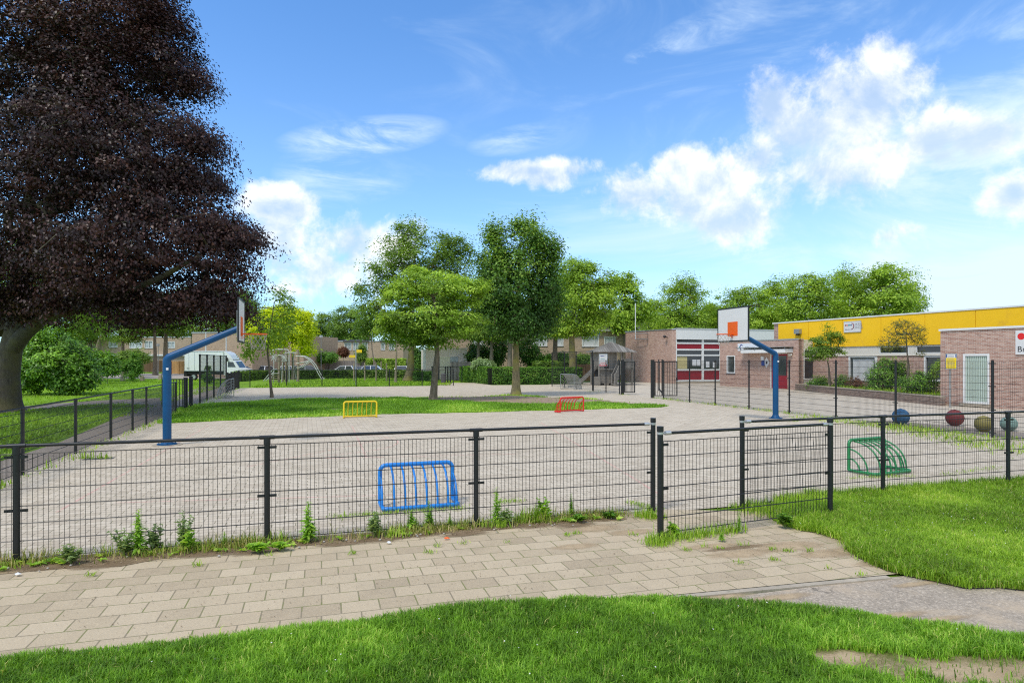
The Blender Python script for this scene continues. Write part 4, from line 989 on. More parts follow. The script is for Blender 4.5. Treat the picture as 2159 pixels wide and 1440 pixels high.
# ================================================================== barred mini goals
def mini_goal(label, mat, c, facing, w=1.14, h=.60, dep=.46, nb=6, rot=0.0):
    # local x: along the mouth, local -y: the mouth; curved bars fall back (+y) to the floor bar
    ang = math.atan2(facing[1], facing[0]) + math.pi / 2 + rot
    root = thing('mini_goal', label, 'goal', (c[0], c[1], 0), ang, 'barred steel mini goals')
    r = .032; R_ = .09; a = w / 2
    pts = [(-a, 0, r), (-a, 0, h - R_)] + [(-a + R_ * (1 - math.cos(t)), 0, h - R_ + R_ * math.sin(t)) for t in np.linspace(.2, 1.57, 6)] + [(a - R_ * (1 - math.cos(t)), 0, h - R_ + R_ * math.sin(t)) for t in np.linspace(1.57, .2, 6)] + [(a, 0, h - R_), (a, 0, r)]
    MB().tube(pts, r, 12).build('goal_frame', mat, root)
    Q = .07
    pts = [(-a, 0, r), (-a, dep - Q, r)] + [(-a + Q * (1 - math.cos(t)), dep - Q + Q * math.sin(t), r) for t in np.linspace(.3, 1.57, 5)] + [(a - Q * (1 - math.cos(t)), dep - Q + Q * math.sin(t), r) for t in np.linspace(1.57, .3, 5)] + [(a, dep - Q, r), (a, 0, r)]
    MB().tube(pts, r * .94, 12).build('base_bar', mat, root)
    for i in range(nb):
        x = -a + w * (i + 1) / (nb + 1)
        pts = [(x, dep * math.sin(t), r + (h - 2 * r) * math.cos(t) ** .85 if t < 1.57 else r) for t in np.linspace(0, math.pi / 2, 12)]
        MB().tube(pts, .0165, 8).build('curved_bar', mat, root)
    for s in (-1, 1):
        for q in (.42, .72):
            pts = [(s * a, dep * q * math.sin(t), r + (h * q - r) * math.cos(t)) for t in np.linspace(0, math.pi / 2, 9)]
            MB().tube(pts, .0155, 8).build('side_bar', mat, root)
    return root
def gpos(a): return np.array(a)
bb = (np.array(G(803, 1076)) + np.array(G(972, 1068))) / 2
mini_goal('blue barred mini goal close behind the low front fence', 'blue_goal', bb + V * .42, V, 1.12, .60, .44)
yc = np.array(G(760, 881)); mini_goal('yellow barred mini goal before the grass mound on the left', 'yellow_goal', yc + V * .05, -V, 1.22, .62, .40)
rc_ = np.array(G(1208, 869)); mini_goal('red barred mini goal in front of the grass mound', 'red_goal', rc_ + V * .1, -V, 1.26, .62, .42, 6, .28)
gc = np.array(G(1828, 990)); mini_goal('green barred mini goal behind the low fence on the right', 'green_goal', gc, V, 1.06, .62, .56, 6, .12)

# ---- two galvanised quarter-round goals on the far court
def quarter_goal(label, c, facing, w, h=1.08, dep=.72):
    ang = math.atan2(facing[1], facing[0]) - math.pi / 2     # local +y = mouth, back falls to -y
    root = thing('quarter_goal', label, 'goal', (c[0], c[1], 0), ang, 'galvanised quarter-round goals')
    T = np.linspace(0, math.pi / 2, 14)
    for s in (-1, 1):
        x = s * w / 2
        m = MB(); m.tube([(x, 0, .02), (x, 0, h)], .022, 8); m.tube([(x, -dep, .02), (x, 0, .02)], .022, 8)
        m.tube([(x, -dep * math.cos(t), .02 + (h - .02) * math.sin(t)) for t in T], .022, 8)
        sf = m.build('side_frame', 'galvanised', root)
        for q in (.35, .52, .68, .84):
            MB().tube([(x, -dep * q * math.cos(t), .02 + (h - .02) * q * math.sin(t)) for t in T], .013, 6).build('arc_bar', 'galvanised', sf)
        for q in (.25, .5, .75):
            MB().tube([(x, -dep * q, .02), (x, -dep * q * .55, h * .28)], .012, 6).build('stay', 'galvanised', sf)
    MB().tube([(-w / 2, 0, h), (w / 2, 0, h)], .024, 8).build('crossbar', 'galvanised', root)
    m = MB()
    for k in range(15):
        t = math.pi / 2 * (k + .5) / 15; t2 = t + .065
        p0 = (-dep * math.cos(t), .02 + (h - .02) * math.sin(t)); p1 = (-dep * math.cos(t2), .02 + (h - .02) * math.sin(t2))
        m.hexa([(-w / 2, p0[0], p0[1] - .004), (w / 2, p0[0], p0[1] - .004), (w / 2, p0[0], p0[1] + .004), (-w / 2, p0[0], p0[1] + .004), (-w / 2, p1[0], p1[1] - .004), (w / 2, p1[0], p1[1] - .004), (w / 2, p1[0], p1[1] + .004), (-w / 2, p1[0], p1[1] + .004)])
    m.build('slatted_back', 'galvanised', root)
    return root
quarter_goal('grey quarter-round steel goal in front of the tall left fence', (-16.55, 37.8), U, 1.5)
quarter_goal('grey quarter-round steel goal beside the fence near the wooden playhouse', (4.15, 47.9), -U * 1.0 + V * -.35, 1.5, 1.13, .75)

# ================================================================== concrete balls
for lab, mt, px, Yb, r in (('blue concrete ball behind the tall wire fence', 'blue_ball', 1899, 21.9, .275), ('dark red concrete ball in the schoolyard behind the fence', 'red_ball', 2013, 21.5, .275), ('yellow concrete ball in the schoolyard behind a fence post', 'yellow_ball', 2074, 19.7, .25), ('pale green concrete ball in the schoolyard, farthest right of the balls', 'green_ball', 2127, 19.9, .23)):
    m = MB().sphere((0, 0, r - .02), r, 28, 18); m.cyl(0, 0, r * 2 - .03, r * 2 - .012, .03, 8)
    o = m.build('concrete_ball', mt, None, (PX(px, Yb), Yb, 0)); tag(o, lab, 'ball', 'coloured concrete balls', 'thing')
# dark granite strip under the balls
g = MB(); g.sheet([line_right(23.2, .15), line_right(23.2, 1.7), line_right(17.5, 2.6), line_right(17.5, .15)], -.008); structure(g.build('gravel_strip', 'dark_path'))
# ================================================================== the school
SO = (21.0, 47.0, 0.0)
school = thing('school_building', 'low brick school with yellow fascia, red window panels and flat roofs', 'school', SO)
D = np.array([.37, -.93]) / np.hypot(.37, -.93); DN = np.array([-D[1], D[0]])     # D along the long facades towards the viewer, DN into the building
def spart(mb, name, mt, parent=None): return mb.build(name, mt, parent or school, origin=SO if True else None)
def sub(mb, name, mt, parent): return mb.build(name, mt, parent, origin=SO)
# entrance block
a0 = np.array([17.91, 55.0]); FA = Fr(a0, a0 + D * 8.62); ZA = 3.70
wA = FA.rect(1532, 749.5, 1550, 787); dA = list(FA.rect(1624.5, 744, 1660, 820)); dA[2] = .03
m = MB(); FA.wall(m, 0, FA.L, -.05, ZA, .30, [wA, dA]); e = FA.pt(FA.L, 0, 0)
FE = Fr(e, np.array(e[:2]) + DN * .48); FE.box(m, 0.002, FE.L, -.3, 0, -.05, ZA)
spart(m, 'entrance_wall', 'brick_red')
window(FA, wA, school, SO, 'white_paint', 'mid_glass', .09, .14)
m = MB(); FA.box(m, dA[0], dA[0] + .07, -.12, .015, dA[2], dA[3]); FA.box(m, dA[0] + .07, dA[1], -.12, .015, dA[3] - .08, dA[3]); dfm = spart(m, 'door_frame', 'white_paint')
m = MB(); u0 = dA[0] + .08; u1 = dA[1] - .01; FA.box(m, u0, u1, -.10, -.05, dA[2], dA[2] + 1.0); FA.box(m, u0, u0 + .62, -.10, -.05, dA[2] + 1.0, dA[3] - .09); FA.box(m, u1 - .12, u1, -.10, -.05, dA[2] + 1.0, dA[3] - .09); FA.box(m, u0 + .62, u1 - .12, -.10, -.05, dA[3] - .22, dA[3] - .09)
door = spart(m, 'door', 'red_panel')
m = MB(); FA.box(m, u0 + .62, u1 - .12, -.085, -.065, dA[2] + 1.0, dA[3] - .22); sub(m, 'door_glass', 'mid_glass', door)
m = MB(); m.tube([FA.pt(u0 + .5, -.02, dA[2] + 1.0), FA.pt(u0 + .5, -.02, dA[2] + 1.35)], .02, 8); m.tube([FA.pt(u0 + .5, -.05, dA[2] + 1.05), FA.pt(u0 + .5, -.02, dA[2] + 1.05)], .015, 6); m.tube([FA.pt(u1 - .1, -.02, dA[2] + .78), FA.pt(u1 + .25, .03, dA[2] + .78)], .02, 6); sub(m, 'handle', 'alu', door)
m = MB(); FA.box(m, dA[0] - .05, dA[1] + .1, .002, .5, -.05, .035); spart(m, 'doorstep', 'concrete')
# canopy and lamp
c0, c1 = FA.uz(1577, 738)[0], FA.uz(1672, 738)[0]; zc = FA.uz(1625, 738)[1]
m = MB(); FA.box(m, c0, c1, .004, .75, zc - .22, zc + .05); cano = spart(m, 'canopy', 'white_paint')
m = MB(); FA.box(m, c0 - .45, c1 + .08, .004, .85, zc + .18, zc + .215)
for u in np.linspace(c0, c1, 4): m.tube([FA.pt(u, .2, zc + .05), FA.pt(u, .2, zc + .19)], .025, 6); m.tube([FA.pt(u, .78, zc - .02), FA.pt(u, .78, zc + .19)], .02, 6)
m.tube([FA.pt(c0 - .42, .8, zc + .17), FA.pt(c0 + .1, .4, zc - .02)], .022, 6); m.tube([FA.pt(c0 - .42, .1, zc + .17), FA.pt(c0 + .1, .1, zc - .02)], .022, 6); sub(m, 'canopy_rail', 'galvanised', cano)
ul, zl = FA.uz(1668, 748); q = FA.pt(ul, .12, zl); m = MB().sphere((0, 0, 0), .2, 16, 10, 0, .6); m.v = [(q[0] + x * D[0] * 1.0 + 0 * y, q[1] + x * D[1] + y * .5, q[2] + z) for x, y, z in m.v]; spart(m, 'wall_lamp', 'cream_paint')
u, z = FA.uz(1608.5, 755); m = MB(); FA.box(m, u - .14, u + .14, .002, .09, z - .16, z + .14); spart(m, 'letter_box', 'white_plastic')
u, z = FA.uz(1610, 765.5); m = MB(); FA.box(m, u - .12, u + .12, .002, .11, z - .20, z + .18); spart(m, 'intercom', 'sign_blue')
m = MB(); FA.box(m, -.03, FA.L + .03, -.2, .03, ZA, ZA + .09); FE.box(m, .04, FE.L, -.2, .03, ZA, ZA + .09); spart(m, 'coping', 'alu')
# glazed link between entrance block and the long facade
b0 = np.array(FE.pt(FE.L, 0, 0)[:2]); FW = Fr(b0, b0 + DN * 1.25)
m = MB(); FW.box(m, 0.002, FW.L, -.2, -.02, 3.0, ZA); FW.box(m, .002, FW.L, -.2, -.02, -.05, .75); spart(m, 'link_panel', 'cream_paint')
window(FW, (.01, FW.L - .01, .75, 3.0), school, SO, 'white_paint', 'dark_glass', .08, .12, (), (.70,), False)
# classroom wing with red panels
pB = np.array([15.45, 60.2]); FB = Fr(pB, pB + np.array([.957, .29]) * 12.0)
FP = Fr(np.array([15.07, 60.3]), pB); FLW = Fr((11.74, 66.0), (15.07, 60.3)); ZB = 5.06
m = MB(); FLW.box(m, 0, FLW.L, -.3, 0, -.05, ZB); FP.box(m, .002, FP.L, -.3, 0, -.05, ZB); bw = spart(m, 'wing_wall', 'brick_red')
def zz(py): return FB.uz(1470, py)[1]
m = MB(); FB.box(m, .0, FB.L, -.3, .10, zz(716), zz(694.5)); spart(m, 'fascia', 'white_paint')
m = MB(); FB.box(m, -.02, FB.L, -.3, .14, zz(694.4), zz(694.4) + .09); FLW.box(m, -.05, FLW.L + .04, -.3, .05, ZB, ZB + .09); FP.box(m, 0.06, FP.L, -.3, .06, ZB, ZB + .09); spart(m, 'coping', 'alu')
UE = FB.uz(1522, 760)[0] + .6; um = FB.uz(1482, 760)[0]; un = FB.uz(1519, 760)[0]
for za_, zb_ in ((735.5, 725.5), (800.5, 781.5)): m = MB(); FB.box(m, .02, UE, -.14, -.06, zz(za_), zz(zb_)); spart(m, 'red_panel', 'red_panel')
m = MB()
for ya, yb in ((725.4, 722), (739, 735.6), (750.5, 747.5), (781.4, 778), (804, 800.6)): FB.box(m, .02, UE, -.16, .0, zz(ya), zz(yb))
for u, w in ((.06, .06), (um, .11), (un, .08)):
    zs = [zz(v) for v in (804, 800.6, 781.4, 778, 750.5, 747.5, 739, 735.6, 725.4, 722, 716.1)]
    for k in (1, 3, 5, 7, 9): FB.box(m, u - w, u + w, -.16, .004, zs[k] + .001 if k != 9 else zs[9] + .001, zs[k + 1] - .001) if k < 9 else FB.box(m, u - w, u + w, -.16, .004, zs[9] + .001, zs[10])
wf = spart(m, 'window_frame', 'white_paint')
m = MB(); FB.box(m, .02, UE, -.13, -.10, zz(778), zz(750.5)); FB.box(m, .02, UE, -.13, -.10, zz(747.5), zz(739)); FB.box(m, .02, UE, -.13, -.10, zz(722), zz(716)); sub(m, 'pane', 'dark_glass', wf)
m = MB(); r_ = FB.rect(1426, 752.5, 1450, 778); FB.box(m, r_[0], r_[1], -.098, -.09, r_[2], r_[3]); spart(m, 'window_blind', 'yellow_blind')
for x0, x1, y0, y1 in ((1461, 1469.5, 758.5, 771), (1470.5, 1477.5, 758.5, 771), (1489.5, 1497, 762, 774.5), (1504, 1511, 763, 775)):
    r_ = FB.rect(x0, y0, x1, y1); m = MB(); FB.box(m, r_[0], r_[1], -.098, -.092, r_[2], r_[3]); spart(m, 'window_poster', 'paper')
m = MB(); FB.box(m, -.02, UE, -.2, .03, -.05, zz(804) - .002); spart(m, 'plinth', 'concrete')
u, z = FLW.uz(1407, 711); m = MB(); q = FLW.pt(u, 0, z); q2 = FLW.pt(u, .35, z + .05); m.tube([q, q2], .04, 8); m.sphere(q2, .14, 12, 8); spart(m, 'wall_lamp', 'black_steel')
# long facade with the yellow band
pC = np.array([PX(1643, 50.7), 50.7]); FC = Fr(pC, pC + D * 27); ZC = 5.08
zb0, zb1 = 2.50, 3.14
wins = [FC.rect(1789, 751, 1850, 803), FC.rect(1948, 752, 1992, 804)]
up = [FC.rect(1854, 730.5, 1916, 744), FC.rect(1931.5, 728.5, 1990, 743)]
m = MB(); FC.wall(m, -.55, FC.L, -.05, zb0 - .02, .3, [(w[0], w[1], w[2], zb0 - .02) for w in wins]); FC.box(m, -.55, -.01, -.3, .0, zb0 - .02, ZC); spart(m, 'brick_wall', 'brick_red')
m = MB(); FC.wall(m, 0, FC.L, zb0, zb1, .3, [(w[0], w[1], zb0 + .12, zb1 - .06) for w in up], n0=.02); FC.box(m, 0, FC.L, -.2, .07, zb0 - .019, zb0 + .0); spart(m, 'white_band', 'cream_paint')
for w in wins: window(FC, (w[0], w[1], w[2], zb0 - .02), school, SO, 'white_paint', 'mid_glass', .11, .14, (.93,))
for w in up: window(FC, (w[0], w[1], zb0 + .12, zb1 - .06), school, SO, 'white_paint', 'dark_glass', .05, .1, (), (), False)
m = MB(); r_ = FC.rect(1795, 757, 1840, 800); FC.box(m, r_[0] + .05, r_[1], -.105, -.10, r_[2], r_[3]); spart(m, 'curtain', 'net_curtain')
m = MB()
for k in range(9): FC.box(m, k * 3.0 + .0, k * 3.0 + 2.975, -.2, .10, zb1 + .003, ZC)
spart(m, 'yellow_fascia', 'yellow_panel')
m = MB(); FC.box(m, -.58, FC.L, -.25, .14, ZC + .001, ZC + .09); spart(m, 'coping', 'white_paint')
r_ = FC.rect(1681.5, 694, 1692.5, 704); m = MB(); FC.box(m, r_[0], r_[1], .101, .38, r_[2], r_[3]); wl = spart(m, 'flood_light', 'galvanised'); m = MB(); FC.box(m, (r_[0] + r_[1]) / 2 - .1, (r_[0] + r_[1]) / 2 + .1, .15, .33, r_[2] - .10, r_[2] - .001); sub(m, 'lamp_glass', 'dark_void', wl)
# near brick block on the right
pD = np.array([21.14, 31.5]); FD = Fr(pD, pD + D * 10); ZD = 3.62
wD = list(FD.rect(2030.5, 746, 2086.5, 851))
m = MB(); FD.wall(m, 0, FD.L, -.05, ZD, .3, [wD]); spart(m, 'block_wall', 'brick_red')
FDe = Fr(pD + DN * 8.4, pD); m = MB(); FDe.box(m, 0, FDe.L - .3, -.3, 0, -.05, ZD); spart(m, 'block_end_wall', 'brick_red')
wo = window(FD, wD, school, SO, 'white_paint', 'curtain', .10, .10, (), (), False)
m = MB()
for k in range(12):
    uu = wD[0] + .13 + (wD[1] - wD[0] - .26) * k / 11; m.tube([FD.pt(uu, -.062, wD[2] + .12), FD.pt(uu, -.062, wD[3] - .12)], .035, 6)
spart(m, 'curtain', 'curtain')
m = MB(); FD.box(m, wD[0] - .1, wD[1] + .1, .002, .16, wD[2] - .13, wD[2] - .003); spart(m, 'door_sill', 'concrete')
m = MB(); FD.box(m, -.05, FD.L, -.2, .06, ZD, ZD + .10); spart(m, 'coping', 'white_paint')
# flat roofs and inner darkness behind the walls
def roofp(pts, z, nm='flat_roof'):
    m = MB().prism([tuple(p) for p in pts], z - .12, z); spart(m, nm, 'roofing')
ia = np.array(FA.pt(.05, -.28, 0)[:2]); ib = np.array(FA.pt(FA.L - .05, -.28, 0)[:2])
roofp([ia, ib, ib + DN * 4, ia + DN * 4], ZA - .02)
ic = np.array(FC.pt(-.5, -.22, 0)[:2]); idd = np.array(FC.pt(FC.L, -.22, 0)[:2]); roofp([ic, idd, idd + DN * 14, ic + DN * 14], ZC - .03)
ie = np.array(FD.pt(.28, -.28, 0)[:2]); i_f = np.array(FD.pt(FD.L, -.28, 0)[:2]); roofp([ie, i_f, i_f + DN * 7.6, ie + DN * 7.6], ZD - .03)
roofp([FLW.pt(0, -.28, 0)[:2], FLW.pt(FLW.L, -.28, 0)[:2], FB.pt(.1, -.28, 0)[:2], FB.pt(FB.L, -.28, 0)[:2], np.array(FB.pt(FB.L, -12, 0)[:2]), np.array(FLW.pt(0, -8, 0)[:2])], ZB - .03)
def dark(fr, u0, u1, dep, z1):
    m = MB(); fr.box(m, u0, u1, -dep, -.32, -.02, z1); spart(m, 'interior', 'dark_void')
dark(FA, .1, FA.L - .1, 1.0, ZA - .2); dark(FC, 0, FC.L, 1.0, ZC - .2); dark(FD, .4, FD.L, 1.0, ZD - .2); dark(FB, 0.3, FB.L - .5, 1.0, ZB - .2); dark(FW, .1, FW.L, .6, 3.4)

# ---------------- signs on and near the school
def board(name, label, fr, rect, off, th, mt, cat='sign', group=None, edge=None):
    u0, u1, z0, z1 = rect; c = fr.pt((u0 + u1) / 2, off + th / 2, (z0 + z1) / 2)
    root = thing(name, label, cat, c, group=group)
    m = MB(); fr.box(m, u0, u1, off, off + th, z0, z1); m.build('panel', mt, root, origin=c)
    if edge:
        m = MB(); e = .025
        for a in ((u0 - e, u0, z0 - e, z1 + e), (u1, u1 + e, z0 - e, z1 + e), (u0, u1, z0 - e, z0), (u0, u1, z1, z1 + e)): fr.box(m, a[0], a[1], off - .005, off + th + .008, a[2], a[3])
        m.build('frame', edge, root, origin=c)
    def put(x, y, w, h, mt2, nm='lettering', d=.004):     # fractions of the panel, x right, y down
        U0 = u0 + (u1 - u0) * x; Z1 = z1 - (z1 - z0) * y; m = MB(); fr.box(m, U0, U0 + (u1 - u0) * w, off + th + .0005, off + th + d, Z1 - (z1 - z0) * h, Z1); return m.build(nm, mt2, root, origin=c)
    def txt(x, y, s, t, mt2, align='LEFT', tp=(0, 0)):
        q = fr.pt(u0 + (u1 - u0) * x, off + th + .004, z1 - (z1 - z0) * y); q = tuple(q[i] - c[i] for i in range(3))
        return text_mesh(t, s, mt2, root, plane_matrix(fr.u, fr.n, q), 'lettering', align)
    def disc(x, y, r, mt2, nm='dot', r2=None, arc=None):
        cu = u0 + (u1 - u0) * x; cz = z1 - (z1 - z0) * y; m = MB(); n = 24
        if arc is None:
            m.add([fr.pt(cu + r * math.cos(2 * math.pi * k / n), off + th + .004, cz + r * math.sin(2 * math.pi * k / n)) for k in range(n)], [tuple(range(n))])
        else:
            A = np.linspace(arc[0], arc[1], 14); m.tube([fr.pt(cu + r * math.cos(t), off + th + .003, cz + r * 1.25 * math.sin(t)) for t in A], r2, 6)
        return m.build(nm, mt2, root, origin=c)
    return root, put, txt, disc
root, put, txt, disc = board('school_sign', 'white school name board with coloured dots on the yellow fascia', FC, FC.rect(1783, 678, 1818, 700), .104, .05, 'board_white', edge='alu')
for k, mt in enumerate(('red_panel', 'orange', 'sign_teal', 'sign_teal', 'sign_blue')): disc(.10 + .085 * k, .34, .052, mt)
disc(.47, .44, .16, 'red_panel', 'letter_arc', .022, (-1.6, 1.6))
txt(.58, .30, .25, 'UKEN', 'ink_grey'); txt(.58, .60, .25, 'ONCK', 'ink_grey'); put(.06, .74, .44, .035, 'sign_blue', 'small_text'); put(.10, .68, .05, .12, 'ink_grey', 'small_text')
root, put, txt, disc = board('school_sign', 'white wall board with red dot and black lettering at the right picture edge', FD, (FD.uz(2142.8, 700)[0], FD.uz(2142.8, 700)[0] + 2.0, FD.uz(2142.8, 747.5)[1], FD.uz(2142.8, 697)[1]), .01, .05, 'board_white')
disc(.115, .25, .15, 'sign_red'); txt(.035, .79, .36, 'Bre', 'ink')
root, put, txt, disc = board('school_banner', 'small white banner with blue swirl above the school entrance', FA, FA.rect(1556, 723.5, 1604, 739.5), .004, .03, 'white_plastic')
disc(.17, .45, .14, 'sign_blue', 'swirl', .035, (.5, 4.4)); disc(.08, .5, .05, 'sign_teal'); put(.3, .35, .2, .2, 'paper', 'faded_lettering'); put(.32, .44, .45, .10, 'net_curtain', 'faded_lettering')
u, z = FA.uz(1616.5, 764.5); c = FA.pt(u, .02, z)
root = thing('diamond_sign', 'white diamond shaped sign beside the red school door', 'sign', c)
m = MB(); w, h = .32, .42; m.add([FA.pt(u - w, .02, z), FA.pt(u, .02, z - h), FA.pt(u + w, .02, z), FA.pt(u, .02, z + h), FA.pt(u - w, .004, z), FA.pt(u, .004, z - h), FA.pt(u + w, .004, z), FA.pt(u, .004, z + h)], [(0, 1, 2, 3), (0, 4, 5, 1), (1, 5, 6, 2), (2, 6, 7, 3), (3, 7, 4, 0)]); m.build('panel', 'board_white', root, origin=c)
m = MB(); m.add([FA.pt(u - .1, .024, z - .04), FA.pt(u + .02, .024, z - .14), FA.pt(u + .13, .024, z + .03), FA.pt(u + .0, .024, z + .13)], [(0, 1, 2, 3)]); m.build('symbol', 'ink', root, origin=c)
# yellow notice on a pole
yb = 29.7; xb = PX(2003, yb); fy = Fr((xb - .3, yb + .02), (xb + .3, yb - .12))
root, put, txt, disc = board('notice_sign', 'yellow notice board on a grey pole before the near brick block', fy, (fy.L / 2 - .21, fy.L / 2 + .21, PZ(777, yb), PZ(746.5, yb)), .03, .02, 'sign_yellow', edge='galvanised')
put(.0, .0, 1.0, .26, 'board_white', 'white_header'); put(.0, .02, .10, .22, 'sign_blue', 'blue_corner', .006); put(.90, .02, .10, .22, 'sign_blue', 'blue_corner', .006)
for k in range(3): put(.16, .08 + .055 * k, .6, .018, 'ink_grey', 'small_text', .007)
for k in range(7): put(.12, .34 + .085 * k, .62 + .1 * (k % 2), .022, 'ink_grey', 'small_text', .006)
c = root.location; MB().cyl(xb, yb, -.03, PZ(748, yb), .035, 12).build('pole', 'galvanised', root, origin=tuple(c))
# red and white notice at the playhouse fence
yb = 45.2; fy = Fr((PX(1264, yb), yb), (PX(1279.5, yb), yb - .1))
root, put, txt, disc = board('notice_sign', 'white notice with red foot hanging on the fence before the playhouse', fy, (0, fy.L, PZ(771.5, yb), PZ(747, yb)), .03, .02, 'board_white', edge='alu')
put(.0, .86, 1.0, .14, 'sign_red', 'red_band'); put(.12, .10, .5, .06, 'sign_blue', 'small_text'); put(.60, .08, .3, .05, 'ink_grey', 'small_text')
for k, mt in enumerate(('ink_grey', 'sign_teal', 'ink_grey', 'ink_grey', 'sign_red')): put(.14, .26 + .115 * k, .66 - .08 * (k % 2), .028, mt, 'small_text')
for k in range(3): put(.14 + .26 * k, .90, .18, .05, 'paper', 'white_symbol', .006)
# mast on the brick wing
u, z = FLW.uz(1347, 716); c = FLW.pt(u, .45, z); root = thing('wall_mast', 'white mast on two brackets on the school brick wing', 'mast', c)
m = MB(); q = FLW.pt(u, .45, 0); m.tube([(q[0], q[1], FLW.uz(1347, 716)[1]), (q[0], q[1], FLW.uz(1347, 640)[1])], .045, 8); m.build('mast', 'white_plastic', root, origin=c)
for y in (704, 715.5):
    zq = FLW.uz(1347, y)[1]; m = MB(); m.tube([FLW.pt(u, .45, zq), FLW.pt(u + 1.35, .42, zq)], .035, 6); m.tube([FLW.pt(u + 1.35, .42, zq), FLW.pt(u + 1.35, .0, zq - .05)], .05, 6); m.build('bracket', 'galvanised', root, origin=c)

# ---------------- planting bed
FPl = Fr((20.95, 47.2), (20.65, 30.8)); m = MB(); FPl.box(m, 0, FPl.L, -.24, 0, -.05, .40); pw = m.build('planter_wall', 'brick_low', None, (0, 0, 0)); tag(pw, 'low brick retaining wall of the school planting bed', 'wall', kind='thing')
m = MB(); FPl.box(m, 0, FPl.L, -.26, .02, .40, .45); m.build('coping', 'concrete', pw)
g = MB(); g.prism([(21.2, 47.0), (20.92, 31.6), (23.0, 31.9), (28.5, 33.5), (22.9, 46.9)], .0, .36); structure(g.build('planting_bed', 'soil_strip'))
p = scatter([(21.2, 46.5), (20.95, 31.8), (24.5, 32.2), (23.5, 40), (22.4, 46.5)], 120, R)
o = blades('bed_plants', np.c_[p, np.full(len(p), .36)], .08 + .18 * R.random(len(p)), .03, 1.0, 'grass_bright', R, np.clip(.4 + R.normal(size=len(p)) * .25, 0, .9)); tag(o, 'low green ground cover in the planting bed', 'ground cover', kind='stuff')
# ================================================================== trees and shrubs
def T(name, label, cat, px, Y, trunk_px, tr, L, ncl, nleaf, ls, clr, leaf, bark, seed, **kw):
    X0 = PX(px, Y); tp = [((x - CX) * Y / F - X0, dy, max(H - (y - HOR) * Y / F, 0)) for x, y, dy in trunk_px]; tp[0] = (0, 0, 0)
    return tree(name, label, cat, (X0, Y), tp, tr, lobes_px(Y, X0, L), ncl, nleaf, ls, clr, leaf, bark, seed, **kw)
# copper beech
bx, by = PX(6, 28.0), 28.0
def rel(px, py, Y): return ((px - CX) * Y / F - bx, Y - by, PZ(py, Y))
T('copper_beech', 'huge dark purple leaved tree filling the left of the picture', 'tree', 6, 28.0,
  [(6, 865, 0), (12, 790, 0), (30, 700, 0), (40, 620, -.3), (70, 480, -.4), (90, 300, -.2), (110, 100, 0), (120, -120, 0)], .66,
  [(90, 130, 270, 180, 0, 6.0), (240, 120, 165, 170, -1, 5.0), (315, 70, 80, 110, -1, 4), (60, -60, 300, 160, 0, 6.0), (60, 360, 320, 200, -1, 6.2), (240, 330, 220, 150, -2, 5.5), (390, 160, 58, 50, -1, 2.2), (410, 290, 66, 55, -2, 2.4),
   (345, 420, 138, 108, -2.5, 3.6), (300, 545, 215, 115, -3, 4.6), (455, 490, 80, 66, -2.5, 2.6), (522, 500, 36, 42, -2.5, 1.2), (482, 570, 60, 58, -2.5, 2.0), (90, 560, 260, 110, -1, 5.6), (430, 620, 80, 52, -3, 2.2), (365, 640, 60, 50, -3, 1.8), (250, 620, 90, 50, -2, 2.4), (285, 670, 60, 34, -3, 1.5), (20, 640, 80, 58, -1.5, 2.4), (110, 640, 60, 40, -3, 1.8), (180, 610, 60, 40, -3.4, 1.8), (480, 645, 40, 40, -3, 1.2), (440, 385, 38, 42, -2, 1.4), (335, 15, 60, 60, -1, 2.5)],
  1900, 150, .12, 1.0, 'leaf_beech', 'bark_beech', 11, flat=.42, droop=.34, shell=.42, tone=.30, rmin=.014, sprig=.08, sides=12, flare=1.35, up=.55, volp=.55, limbs=[([rel(22, 740, 28), rel(50, 705, 27.6), rel(90, 672, 27), rel(150, 648, 26.3), rel(230, 628, 25.4), rel(330, 590, 24.6), rel(420, 540, 24)], .36, .07), ([rel(28, 720, 28), rel(60, 660, 27.6), rel(110, 600, 27), rel(170, 530, 26.4), rel(240, 440, 26)], .36, .09), ([rel(30, 640, 28), rel(60, 540, 27.5), rel(120, 400, 27), rel(190, 260, 26.5)], .34, .1), ([rel(10, 700, 28), rel(-60, 620, 28), rel(-160, 520, 28.5)], .34, .12)])
